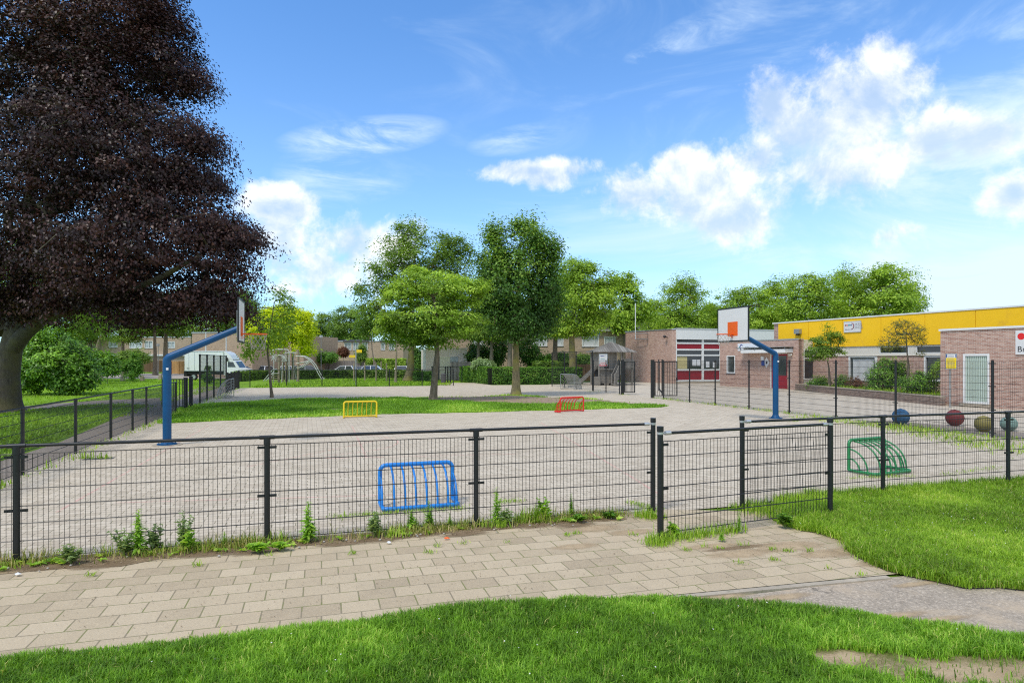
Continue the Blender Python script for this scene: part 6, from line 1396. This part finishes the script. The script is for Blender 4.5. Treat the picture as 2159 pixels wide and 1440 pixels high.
pipe([(600, 762), (627, 762)], .05, y=.2, mt='black_steel'); pipe([(603, 763), (603, 806)], .04, y=.3, mt='black_steel')
for px in (615, 620): pipe([(px, 745), (px + 2, 806)], .025, 'rope', y=.4, mt='rope')
for k in range(4): pipe([(575, 788 + k * 4.6), (590, 788 + k * 4.6)], .05, 'step', y=-.4, mt='robinia')
m = MB()
for px in (579, 601):
    for a in np.linspace(0, 6.28, 9)[:-1]: m.tube([(cx(px), -.25, cz(754)), (cx(px) + .32 * math.cos(a), -.25, cz(754) + .45 * math.sin(a))], .035, 6)
m.build('net_panel', 'pale_tube', cf)

# ================================================================== houses
def house(name, label, fr, z, mt, depth, wins=(), cat='house', roof='flat', fascia=None, rz=0, ridge=2.4, wmat='mid_glass', extra=None, mull=(.5,)):
    c = fr.pt(0, 0, 0); root = thing(name, label, cat, c); og = c
    holes = [fr.rect(*w) for w in wins]; m = MB(); fr.wall(m, 0, fr.L, -.1, z, .3, holes)
    sd = MB()
    for u in (0, fr.L - .3): sd_ = fr.box(m, u, u + .3, -depth, -.302, -.1, z)
    fr.box(m, .3, fr.L - .3, -depth, -depth + .3, -.1, z); m.build('wall', mt, root, origin=og)
    m = MB(); fr.box(m, .32, fr.L - .32, -1.2, -.34, .0, z - .15); m.build('interior', 'dark_void', root, origin=og)
    for h in holes: window(fr, h, root, og, 'white_paint', wmat, .10, .14, mull)
    m = MB()
    if roof == 'flat':
        fr.box(m, .05, fr.L - .05, -depth + .05, -.05, z - .2, z - .02); m.build('roof', 'roofing', root, origin=og)
        m = MB(); fr.box(m, -.04, fr.L + .04, -.25, .06, z + .001, z + .16); m.build('roof_edge', fascia or 'alu', root, origin=og)
    else:
        P_ = [fr.pt(-.3, .5, z - .1), fr.pt(fr.L + .3, .5, z - .1), fr.pt(fr.L + .3, -depth / 2, z + ridge), fr.pt(-.3, -depth / 2, z + ridge), fr.pt(fr.L + .3, -depth - .5, z - .1), fr.pt(-.3, -depth - .5, z - .1)]
        Q_ = [(x, y, zz_ - .18) for x, y, zz_ in P_]
        m.add(P_ + Q_, [(0, 1, 2, 3), (3, 2, 4, 5), (7, 6, 9, 8), (8, 9, 11, 10), (0, 6, 7, 1), (4, 10, 11, 5), (1, 7, 8, 2), (2, 8, 10, 4), (3, 9, 6, 0), (5, 11, 9, 3)]); m.build('roof', 'roof_tiles', root, origin=og)
        m = MB(); fr.box(m, 0, fr.L, .002, .5, z - .32, z - .12); m.build('gutter', fascia or 'white_paint', root, origin=og)
        for u in (0, fr.L - .25):
            g_ = MB(); a_, b_, c_ = fr.pt(u, 0, z), fr.pt(u, -depth, z), fr.pt(u, -depth / 2, z + ridge - .2); a2, b2, c2 = fr.pt(u + .25, 0, z), fr.pt(u + .25, -depth, z), fr.pt(u + .25, -depth / 2, z + ridge - .2)
            g_.add([a_, b_, c_, a2, b2, c2], [(0, 1, 2), (5, 4, 3), (0, 3, 4, 1), (1, 4, 5, 2), (2, 5, 3, 0)]); g_.build('gable', mt, root, origin=og)
    return root, og
mat_brick('roof_tiles', (.05, .05, .055, 1), (.085, .085, .09, 1), (.03, .03, .03, 1), .3, .28)
house('flat_roofed_house', 'big windowless tan brick house end behind the white box van', Fr((PX(405, 84), 84), (PX(532, 81), 81)), 5.7, 'brick_tan', 9)
house('flat_roofed_house', 'recessed tan brick house wall beside the golden tree', Fr((PX(531, 88), 88), (PX(640, 86), 86)), 5.5, 'brick_tan', 9)
fr_ = Fr((PX(632, 114), 114), (PX(850, 112), 112))
r0, og = house('terraced_houses', 'row of tan brick houses with white windows behind the grey fence', fr_, 5.45, 'brick_tan', 9, [(668, 721.5, 683, 738), (688, 721.5, 704, 738), (726.5, 722, 741, 738), (744, 722, 756, 738), (764, 722, 775, 738.5), (803, 723, 812, 738), (820, 723, 832, 738)], wmat='light_glass')
m = MB()
for a, b in ((666, 706), (724, 777), (801, 834)):
    q = fr_.rect(a, 717.5, b, 721); fr_.box(m, q[0], q[1], .002, .25, q[2], q[3])
m.build('dormer_edge', 'roofing', r0, origin=og)
m = MB()
for k, px in enumerate((700, 712, 733, 748, 770)):
    u, z = fr_.uz(px, 716); fr_.box(m, u - .5, u + .5, -3, -2.2, 5.4, 5.9)
m.build('solar_panel', 'car_glass', r0, origin=og)
fr_ = Fr((PX(120, 122), 122), (PX(402, 118), 118))
r0, og = house('terraced_houses', 'brown terraced houses seen under the purple tree', fr_, 6.4, 'brick_tan', 9, [(190, 718, 196, 731), (229, 717, 248, 733), (273, 719, 300, 734.5), (305, 719, 322, 734.5), (353, 720, 369, 734)], wmat='light_glass')
m = MB(); q = fr_.rect(232, 747, 392, 750.5); fr_.box(m, q[0], q[1], .01, .4, q[2], q[3]); m.build('porch_edge', 'white_paint', r0, origin=og)
fr_ = Fr((PX(915, 79.4), 79.4), (PX(1338, 76.5), 76.5))
r0, og = house('terraced_houses', 'tan houses with dark roof and blue boards behind the hedge trees', fr_, 6.0, 'brick_tan', 9, [(996, 707, 1022, 727), (1062, 706, 1074, 722), (1124, 705.5, 1154, 730), (1171, 708, 1188, 730), (1227, 706, 1263, 731), (1274, 710, 1298, 732)], roof='gable', ridge=2.6, wmat='net_curtain', mull=(.72,))
m = MB()
for a, b in ((994, 1030), (1122, 1185), (1238, 1266)):
    q = fr_.rect(a, 696, b, 704.5); fr_.box(m, q[0], q[1], .004, .08, q[2], q[3])
m.build('blue_board', 'blue_board', r0, origin=og)
fr_ = Fr((PX(1290, 116), 116), (PX(1660, 112), 112))
house('terraced_houses', 'dark roofed houses glimpsed between the trees behind the school', fr_, 7.0, 'brick_tan', 10, [], roof='gable', ridge=3.6)
fr_ = Fr((PX(898, 69), 69), (PX(985, 70), 70))
r0, og = house('garage', 'pale rendered garage with cream door behind the small railing', fr_, 3.35, 'render_wall', 6, [], cat='garage', fascia='render_wall')
m = MB(); q = fr_.rect(927, 752, 949, 800); fr_.box(m, q[0], q[1], .004, .06, .03, q[3]); m.build('garage_door', 'garage_door', r0, origin=og)
m = MB(); q = fr_.rect(949.5, 752, 966, 765); fr_.box(m, q[0], q[1], .004, .05, q[2], q[3]); m.build('window', 'light_glass', r0, origin=og)
m = MB(); q = fr_.rect(923, 745, 926, 800); fr_.box(m, q[0], q[1], .004, .10, 0, q[3]); m.build('drain_pipe', 'dark_sill', r0, origin=og)
# timber garden fences
def plank_fence(label, p0, p1, h, mt, post=2.0, gap=True):
    fr = Fr(p0, p1); c = fr.pt(0, 0, 0); root = thing('plank_fence', label, 'fence', c, group=None); n = int(fr.L / .145); m = MB()
    rr = random.Random(int(p0[0] * 10))
    for k in range(n): fr.box(m, k * .145, k * .145 + .135, -.012, .012, .04, h + rr.uniform(-.02, .02))
    m.build('boards', mt, root, origin=c)
    for k in range(int(fr.L / post) + 1): m = MB(); fr.box(m, k * post, k * post + .09, .013, .10, -.05, h + .05); m.build('post', mt, root, origin=c)
    return root
plank_fence('grey weathered plank fence behind the parked cars', (PX(634, 91), 91), (PX(772, 91.5), 91.5), 2.1, 'fence_grey')
plank_fence('grey plank fence between the pale garage and the clipped hedge', (PX(951, 68), 68), (PX(1022, 68.5), 68.5), 2.0, 'fence_grey')
plank_fence('dark brown plank fence behind the playhouse slide', (PX(1195, 66.5), 66.5), (PX(1322, 67), 67), 1.75, 'fence_brown')
plank_fence('fresh orange wooden paling left of the box van', (PX(362, 101), 101), (PX(393, 99), 99), 2.0, 'fence_new')
plank_fence('old brown plank fence behind the park tree trunks', (PX(292, 116), 116), (PX(350, 116), 116), 2.1, 'fence_brown')

# ================================================================== vehicles
def wheel(root, x, y, r, w=.2):
    m = MB().tube([(x, y - w / 2, r), (x, y + w / 2, r)], r, 18); wo = m.build('wheel', 'tyre', root)
    s = -1 if y < 0 else 1
    MB().tube([(x, y + s * (w / 2 - .01), r), (x, y + s * (w / 2 + .012), r)], r * .62, 14).build('rim', 'alu', wo)
def make_car(name, label, loc, rz, paint, L=4.1, Wd=1.74, Ht=1.46, kind='hatch', group='cars parked behind the hedge'):
    root = thing(name, label, 'car', loc, rz, group); h = L / 2; w = Wd / 2
    z1 = .92
    low = [(-h, .35), (-h + .05, .22), (h - .08, .22), (h, .38), (h - .02, .62), (h - .22, .78), (h * .42, z1), (-h + .06, z1 + .03), (-h - .02, .75)]
    m = MB(); n = len(low)
    ring = lambda y, k: [(x * (1 if k else .985), y, z) for x, z in low]
    vs = ring(-w + .07, 0) + ring(-w, 1) if False else None
    secs = [(-w, .94), (-w + .08, 1.0), (w - .08, 1.0), (w, .94)]
    V_ = []
    for y, k in secs: V_ += [(x * k, y, .22 + (z - .22) * (k if z > .5 else 1)) for x, z in low]
    fs = [tuple(range(n)), tuple(range(3 * n, 4 * n))[::-1]]
    for q in range(3):
        for i in range(n): fs.append((q * n + (i + 1) % n, q * n + i, (q + 1) * n + i, (q + 1) * n + (i + 1) % n))
    m.add(V_, fs, 0, False); m.build('body', paint, root)
    r0_, r1 = (-h + .12, h * .40); tb = -h + .55 if kind == 'hatch' else -h + .30; tf = h * .05
    c = MB(); wi = w - .05; wt = w - .22; zt = Ht - .05
    c.hexa([(r0_, -wi, z1 - .01), (r1, -wi, z1 - .01), (r1, wi, z1 - .01), (r0_, wi, z1 - .01), (tb, -wt, zt), (tf, -wt, zt), (tf, wt, zt), (tb, wt, zt)]); c.build('windows', 'car_glass', root)
    c = MB(); c.bevbox(tb - .02, tf + .03, -wt - .01, wt + .01, zt - .005, Ht, .018)
    for s in (-1, 1):
        c.bar((r0_ + .02, s * wi, z1), (tb + .01, s * wt, zt), .09, .06); c.bar((r1 - .03, s * wi, z1), (tf - .02, s * wt, zt), .06, .06); xm = (r0_ + r1) / 2 - .1; c.bar((xm, s * (wi + .005), z1), (xm - .02, s * (wt + .005), zt), .08, .03)
    c.build('roof', paint, root)
    for s in (-1, 1):
        for x in (-h * .62, h * .64): wheel(root, x, s * (w - .09), .31)
        m = MB().bevbox(h - .20, h - .02, s * (w - .27) - .16, s * (w - .27) + .16, .58, .70, .02); m.build('headlight', 'light_glass', root)
        m = MB().bevbox(-h - .015, -h + .12, s * (w - .16) - .11, s * (w - .16) + .11, .62, .92, .02); m.build('tail_light', 'lamp_red', root)
        m = MB().bevbox(r1 - .28, r1 - .10, s * (w + .05) - .08, s * (w + .05) + .08, z1 - .02, z1 + .12, .02); m.build('mirror', paint, root)
    return root
make_car('parked_car', 'silver estate car with dark roof rails parked before the grey fence', (PX(655, 82.5), 82.5, 0), .35, 'car_silver', 4.5, 1.76, 1.50, 'estate')
make_car('parked_car', 'small white car with sloping bonnet to the left of the yellow street signs', (PX(722, 82.5), 82.5, 0), math.pi - .1, 'car_white', 3.9, 1.68, 1.48)
make_car('parked_car', 'white hatchback parked before the ivy covered fence', (PX(794, 82.5), 82.5, 0), .05, 'car_white', 4.1, 1.74, 1.50)
make_car('parked_car', 'white car with only its roof above the hedge behind the slender tree', (PX(561, 84), 84, 0), 1.45, 'car_white', 4.2, 1.78, 1.44)
make_car('parked_car', 'white low car roof behind the climbing frame', (PX(612, 84.5), 84.5, 0), 1.6, 'car_white', 4.3, 1.8, 1.42)
make_car('parked_car', 'pale silver car roof left of the large tree trunk', (PX(760, 85), 85, 0), 1.5, 'car_silver', 4.2, 1.78, 1.36)
make_car('parked_car', 'white car roof between birch trunk and large trunk', (PX(848, 84), 84, 0), 1.65, 'car_white', 4.2, 1.78, 1.42)
make_car('parked_car', 'silver hatchback standing in front of the box van cab', (PX(514, 75.5), 75.5, 0), -.2, 'car_silver', 3.9, 1.7, 1.45)
# box van
Yv = 70.5; sv = Yv / F; van = thing('box_van', 'white box van with black mudguards parked before the tan house', 'van', (PX(440, Yv), Yv, 0), .0)
def vx(px): return (px - 440) * sv
m = MB().bevbox(vx(399), vx(480), -1.05, 1.05, .98, 3.18, .05); vb = m.build('cargo_box', 'car_white', van)
m = MB(); m.box(vx(399) - .01, vx(480), -1.07, -1.051, .98, 1.06); m.box(vx(399), vx(480), -1.07, -1.051, 3.08, 3.16); m.box(vx(408), vx(408) + .03, -1.065, -1.051, 1.06, 3.08); m.box(vx(420), vx(420) + .03, -1.065, -1.051, 1.06, 3.08); m.build('box_trim', 'alu', vb)
m = MB(); m.box(vx(404), vx(409.5), -1.058, -1.0515, 1.22, 1.34); m.build('small_lettering', 'ink_grey', vb)
cab = [(vx(480), .55), (vx(524), .55), (vx(527), .75), (vx(525), 1.15), (vx(512), 1.35), (vx(503), 2.05), (vx(497), 2.25), (vx(480), 2.3)]
m = MB().profile(cab, -.95, .95); vc = m.build('cab', 'car_white', van)
m = MB().profile([(vx(480) - .1, 2.31), (vx(499), 2.27), (vx(492), 2.75), (vx(485), 3.05), (vx(480) - .1, 3.15)], -.93, .93); m.build('air_deflector', 'car_white', van)
m = MB().profile([(vx(488), 1.42), (vx(505), 1.42), (vx(499.5), 1.98), (vx(489), 2.0)], -.958, -.951); m.build('side_window', 'car_glass', vc)
m = MB(); m.add([(vx(511.6), -.8, 1.38), (vx(511.6), .8, 1.38), (vx(503.3), .75, 2.03), (vx(503.3), -.75, 2.03)], [(0, 1, 2, 3)]); m.v = [(x + .012, y, z + .006) for x, y, z in m.v]; m.build('windscreen', 'car_glass', vc)
m = MB().bevbox(vx(486.5), vx(489.5), -1.22, -1.02, 2.05, 2.45, .03); m.build('mirror', 'dark_void', van)
m = MB(); m.box(vx(397), vx(480), -.95, .95, .62, .97); m.box(vx(398), vx(404), -1.05, 1.05, .42, .75); m.build('chassis', 'tyre', van)
for px in (418, 508):
    for s in (-1, 1): wheel(van, vx(px), s * .92, .36, .24)
m = MB().bevbox(vx(523), vx(527) + .01, -.85, -.45, .82, 1.05, .03); m.build('headlight', 'light_glass', van)

# ================================================================== posts, lamps, bollards and signs
def lamp(label, px, Y, top, head=True, r=.06):
    z = PZ(top, Y); root = thing('street_lamp', label, 'street lamp', (PX(px, Y), Y, 0), group='slim street lamps')
    MB().tube([(0, 0, -.05), (0, 0, 1.0), (0, 0, z)], [r * 1.3, r, r * .7], 10).build('pole', 'galvanised', root)
    m = MB(); m.tube([(0, 0, z - .02), (0, 0, z + .05), (0, 0, z + .28)], [.07, .24, .22], 10); m.build('lamp_head', 'white_plastic', root); MB().tube([(0, 0, z + .285), (0, 0, z + .34)], [.27, .1], 10).build('lamp_cap', 'galvanised', root)
    return root
lamp('pale lamp post on the park grass near the bare trunks', 333.5, 99, 730); lamp('thin grey lamp post before the terraced houses', 677, 89, 712); 
def tallpole(label, px, Y, top):
    z = PZ(top, Y); root = thing('flood_mast', label, 'mast', (PX(px, Y), Y, 0), group='slim white masts before the tan house')
    MB().tube([(0, 0, -.05), (0, 0, z)], [.10, .06], 8).build('pole', 'white_plastic', root); m = MB()
    for a in np.linspace(0, math.pi, 4)[:-1]: m.tube([(-.55 * math.cos(a), -.55 * math.sin(a), z - .25), (.55 * math.cos(a), .55 * math.sin(a), z + .15)], .035, 5)
    m.build('antenna', 'galvanised', root)
tallpole('slim white mast with star shaped top above the box van', 434, 79, 694); tallpole('second slim white mast rising over the van cab', 477, 79, 701)
Ys = 53.6; root = thing('street_sign', 'grey post with two yellow street name plates by the far fence', 'sign', (PX(750.5, Ys), Ys, 0))
MB().tube([(0, 0, -.05), (0, 0, PZ(737, Ys))], .05, 10).build('post', 'galvanised', root)
for a, b, y0, y1 in ((.05, .50, 737.5, 743.5), (-.55, -.05, 748.8, 754)):
    m = MB().box(a, b, -.02, .02, PZ(y1, Ys), PZ(y0, Ys)); po = m.build('name_plate', 'sign_yellow', root); m = MB().box(a + .06, b - .06, -.025, -.0205, PZ(y1, Ys) + .08, PZ(y1, Ys) + .11); m.build('faded_lettering', 'stake_wood', po)
root = thing('traffic_sign', 'round white traffic sign with red ring before the terraced houses', 'sign', (PX(268.5, 86), 86, 0)); zt = PZ(752, 86)
MB().tube([(0, .05, -.05), (0, .05, zt)], .04, 8).build('pole', 'galvanised', root); m = MB().tube([(0, -.02, zt), (0, .02, zt)], .30, 20); m.build('disc', 'sign_red', root); MB().tube([(0, -.026, zt), (0, -.021, zt)], .21, 20).build('white_field', 'board_white', root)
for i, (px, by) in enumerate(((211, 801), (259, 803), (300, 803), (338, 800))):
    x, y = G(px, by); m = MB(); m.hexa([(-.19, -.19, -.05), (.19, -.19, -.05), (.19, .19, -.05), (-.19, .19, -.05), (-.13, -.13, .5), (.13, -.13, .5), (.13, .13, .5), (-.13, .13, .5)])
    o = m.build('bollard', 'stake_wood', None, (x, y, 0)); tag(o, ('brown concrete bollard half hidden by the big laurel', 'brown concrete bollard left of the round young shrub', 'brown concrete bollard right of the round young shrub', 'brown concrete bollard next to the low bar gate')[i], 'bollard', 'concrete bollards on the park grass', 'thing')
    MB().hexa([(-.13, -.13, .501), (.13, -.13, .501), (.13, .13, .501), (-.13, .13, .501), (-.05, -.05, .56), (.05, -.05, .56), (.05, .05, .56), (-.05, .05, .56)]).build('cap', 'stake_wood', o)
for i, (px, Y, t) in enumerate(((746, 67.5, 766), (769, 67, 765), (793, 67.3, 765), (815, 67, 766), (790.5, 88, 762), (803.5, 88, 762))):
    o = MB().tube([(0, 0, -.05), (.01, 0, PZ(t, Y) * .5), (0, 0, PZ(t, Y) - .04)], [.085, .08, .075], 8).build('wooden_stake', 'stake_wood', None, (PX(px, Y), Y, 0)); MB().tube([(0, 0, PZ(t, Y) - .04), (0, 0, PZ(t, Y) + .02)], [.075, .03], 8).build('tip', 'stake_wood', o)
    tag(o, ('wooden stake right beside the yellow street sign post', 'wooden stake below the white hatchback bonnet', 'wooden stake in front of the white hatchback', 'wooden stake left of the slim birch trunk', 'pale stake at the ivy fence, left one', 'pale stake at the ivy fence, right one')[i], 'stake', 'wooden stakes behind the play lawn', 'thing')
m = MB(); m.tube([(0, 0, 0), (0, 0, .85)], [.24, .26], 12); o = m.build('litter_bin', 'dark_sill', None, (PX(935, 61), 61, 0)); tag(o, 'small dark litter bin beside the small railing', 'bin', kind='thing'); MB().tube([(0, 0, .851), (0, 0, .93)], [.27, .12], 12).build('lid', 'dark_sill', o)
# small drain cover, pebbles and scraps on the paving
x, y = G(208, 966); o = MB().box(-.3, .3, -.12, .12, -.02, .0).build('drain_cover', 'dark_sill', None, (x, y, -.004), rz=ANG); tag(o, 'flat dark drain cover in the playground paving on the left', 'drain', kind='thing')
m = MB(); rr = random.Random(3)
for k in range(70):
    t, off = rr.uniform(-3.4, 7.4), rr.gauss(.15, .14); x, y = line_front(t, off); m.sphere((x, y, .004), rr.uniform(.006, .018), 7, 5, 0, .6)
o = m.build('pebbles', 'pebble'); tag(o, 'small pebbles strewn along the fence foot', 'pebbles', kind='stuff')
for i, (px, py, mt, lab) in enumerate(((38, 1212, 'litter_white', 'white crumpled scrap of paper at the left fence foot'), (820, 1145, 'litter_white', 'white scrap of paper by the grey green weed'), (942, 1136, 'orange', 'tiny orange scrap on the soil before the blue goal'))):
    x, y = G(px, py); m = MB(); rr = random.Random(i)
    pts = [(.035 * math.cos(a) * rr.uniform(.6, 1.3), .025 * math.sin(a) * rr.uniform(.6, 1.3), rr.uniform(.004, .022)) for a in np.linspace(0, 6.28, 9)[:-1]]
    m.add(pts + [(0, 0, .03)], [(k, (k + 1) % 8, 8) for k in range(8)]); o = m.build('paper_scrap', mt, None, (x, y, 0)); tag(o, lab, 'litter', kind='thing')
# ================================================================== sky, sun, camera
SUN_EL, SUN_AZ = math.radians(58), math.radians(222)      # azimuth clockwise from +Y (the viewing direction)
sc = bpy.context.scene
w = bpy.data.worlds.new('World'); sc.world = w; w.use_nodes = True; nt = NT(w.node_tree)
tc = nt.n('ShaderNodeTexCoord').outputs['Generated']
sky = nt.n('ShaderNodeTexSky', sky_type='NISHITA', sun_disc=False, sun_elevation=SUN_EL, sun_rotation=SUN_AZ, altitude=0, air_density=1.0, dust_density=.4, ozone_density=3.0)
dv = nt.vm('NORMALIZE', tc).outputs[0]; sx = nt.n('ShaderNodeSeparateXYZ', {0: dv})
X_, Y_, Z_ = sx.outputs
az = nt.m('ARCTAN2', X_, Y_); el = nt.m('ARCSINE', Z_)
def pxdir(px, py):
    a = math.atan2(px - CX, F); return a, math.atan2((HOR - py) * math.cos(a), F)
# anisotropic cumulus masses: (px, py, rx, ry, weight)
CL = [(1815, 225, 115, 85, 1.0), (1700, 275, 120, 70, .95), (1630, 225, 60, 48, .9), (1720, 360, 150, 80, .75), (1480, 405, 110, 62, 1.0), (1345, 410, 85, 42, .9), (1555, 455, 100, 52, .9), (1440, 350, 60, 36, .9), (1960, 290, 70, 50, 1.0), (2085, 290, 120, 55, 1.0),
      (2140, 410, 75, 48, .95), (1120, 362, 110, 20, .85), (1160, 378, 55, 20, .85), (598, 435, 78, 40, 1.0), (590, 500, 60, 70, .8), (745, 515, 95, 60, .95), (700, 565, 110, 80, .8), (590, 560, 90, 60, .6), (1870, 500, 50, 30, .5), (1990, 330, 70, 30, .8), (1600, 335, 90, 55, .8), (1880, 330, 110, 50, .7), (1760, 190, 60, 50, .9), (2040, 300, 80, 40, .8)]
acc = None
for px, py, rx, ry, wt in CL:
    a, e = pxdir(px, py); ca = math.cos(a) ** 2
    dx = nt.m('MULTIPLY', nt.m('SUBTRACT', az, a), F / rx / ca * .96); dz = nt.m('MULTIPLY', nt.m('SUBTRACT', el, e), F / ry / math.cos(a) * .96)
    d = nt.m('SQRT', nt.m('ADD', nt.m('MULTIPLY', dx, dx), nt.m('MULTIPLY', dz, dz)))
    b = nt.m('MULTIPLY', nt.m('SUBTRACT', 1.45, d), wt)
    acc = b if acc is None else nt.m('SMOOTH_MAX', acc, b, .25)
# unseen clouds added in the rest of the sky, thickened to whiten its light
oth = nt.m('SUBTRACT', nt.m('MULTIPLY', nt.noise(dv, 2.2, 3, .5), 4.6), 1.75)
front = nt.m('GREATER_THAN', Y_, .52)
acc = nt.m('MAXIMUM', acc, nt.m('SUBTRACT', oth, nt.m('MULTIPLY', front, 5.0)))
n1 = nt.noise(dv, 9, 9, .62, .25); n2 = nt.noise(dv, 34, 6, .62)
nn = nt.m('ADD', nt.m('MULTIPLY', nt.m('SUBTRACT', n1, .5), 3.0), nt.m('MULTIPLY', nt.m('SUBTRACT', n2, .5), 1.1))
den = nt.m('ADD', acc, nn)
alpha = nt.sstep(den, .10, .95)
# grey blue undersides: density sampled a little higher in the sky
up_ = nt.vm('ADD', dv, (0.0, 0, .035)).outputs[0]; n1b = nt.noise(up_, 9, 7, .6, .25)
shade = nt.sstep(nt.m('ADD', nt.m('MULTIPLY', nt.m('SUBTRACT', n1b, n1), 2.6), nt.m('MULTIPLY', acc, .45)), -.15, .85)
S = 7.4
ccol = nt.mix(nt.m('MULTIPLY', shade, .85), (.79 * S, .795 * S, .81 * S, 1), (.34 * S, .45 * S, .585 * S, 1))
# thin high cloud: stretched noise, thicker to the right and towards the horizon
mp = nt.n('ShaderNodeMapping', {'Vector': dv, 'Scale': (2.0, 2.0, 6.0), 'Rotation': (0, .35, .3)})
c1 = nt.noise(mp.outputs[0], 1.6, 9, .62, .8)
ci = nt.sstep(nt.m('ADD', c1, nt.m('ADD', nt.m('MULTIPLY', az, .16), nt.m('MULTIPLY', el, -.12))), .44, .80)
hz_ = nt.m('POWER', nt.m('SUBTRACT', 1.0, nt.m('MINIMUM', nt.m('MAXIMUM', nt.m('MULTIPLY', el, 1.55), 0.0), 1.0)), 2.6)
right = nt.sstep(az, -.15, .75)
thin = nt.m('MINIMUM', nt.m('ADD', nt.m('MULTIPLY', ci, nt.m('ADD', .30, nt.m('MULTIPLY', right, .45))), nt.m('MULTIPLY', hz_, nt.m('ADD', .42, nt.m('MULTIPLY', right, .50)))), .93)
wz = None
for px, py, rx, ry, wt in ((770, 290, 190, 42, .62), (690, 360, 120, 60, .40), (1090, 295, 110, 30, .35), (1390, 105, 80, 20, .55), (1500, 60, 150, 40, .40), (720, 400, 160, 40, .35)):
    a, e = pxdir(px, py); dx = nt.m('MULTIPLY', nt.m('SUBTRACT', az, a), F / rx / math.cos(a) ** 2); dz = nt.m('MULTIPLY', nt.m('SUBTRACT', el, nt.m('ADD', e, nt.m('MULTIPLY', nt.m('SUBTRACT', az, a), .16))), F / ry / math.cos(a))
    q_ = nt.m('MULTIPLY', nt.m('MAXIMUM', nt.m('SUBTRACT', 1.0, nt.m('ADD', nt.m('MULTIPLY', dx, dx), nt.m('MULTIPLY', dz, dz))), 0.0), wt); wz = q_ if wz is None else nt.m('MAXIMUM', wz, q_)
mp2 = nt.n('ShaderNodeMapping', {'Vector': dv, 'Scale': (3.0, 3.0, 11.0), 'Rotation': (0, .2, 0)}); w2 = nt.sstep(nt.noise(mp2.outputs[0], 2.6, 9, .66, .6), .36, .74)
thin = nt.m('MINIMUM', nt.m('ADD', thin, nt.m('MULTIPLY', wz, nt.m('MULTIPLY', w2, 1.5))), .93)
tint = nt.mix(1.0, sky.outputs[0], (SKY_R, SKY_G, SKY_B, 1), 'MULTIPLY')
base = nt.mix(thin, tint, (.57 * S, .69 * S, .80 * S, 1))
fin = nt.mix(nt.m('MULTIPLY', alpha, nt.m('SUBTRACT', .97, nt.m('MULTIPLY', shade, .28))), base, ccol)
bg = nt.n('ShaderNodeBackground', {'Color': fin, 'Strength': .15}); oo = nt.n('ShaderNodeOutputWorld'); nt.t.links.new(bg.outputs[0], oo.inputs[0])

ld = bpy.data.lights.new('sun', 'SUN'); ld.energy = 1.8; ld.angle = math.radians(11); ld.color = (1.0, .94, .84)
lo = bpy.data.objects.new('sun', ld); C.objects.link(lo)
sd = Vector((math.sin(SUN_AZ) * math.cos(SUN_EL), math.cos(SUN_AZ) * math.cos(SUN_EL), math.sin(SUN_EL)))
lo.rotation_euler = (-sd).to_track_quat('-Z', 'Y').to_euler(); lo.location = sd * 80

cd = bpy.data.cameras.new('camera'); cam = bpy.data.objects.new('camera', cd); C.objects.link(cam)
cd.sensor_width = 36; cd.sensor_fit = 'HORIZONTAL'; cd.lens = 36 * F / 2159; cam.location = (0, 0, H); cam.rotation_euler = (math.pi / 2, 0, 0)
cd.shift_y = (HOR - 720) / 2159; cd.shift_x = 0; cd.clip_start = .05; cd.clip_end = 3000
sc.camera = cam
sc.view_settings.view_transform = 'Standard'; sc.view_settings.look = 'None'; sc.view_settings.gamma = 1; sc.view_settings.exposure = EXPO
sc.cycles.filter_width = 1.15; sc.cycles.use_denoising = False
sc.cycles.max_bounces = 8; sc.cycles.transparent_max_bounces = 8; sc.cycles.diffuse_bounces = 4
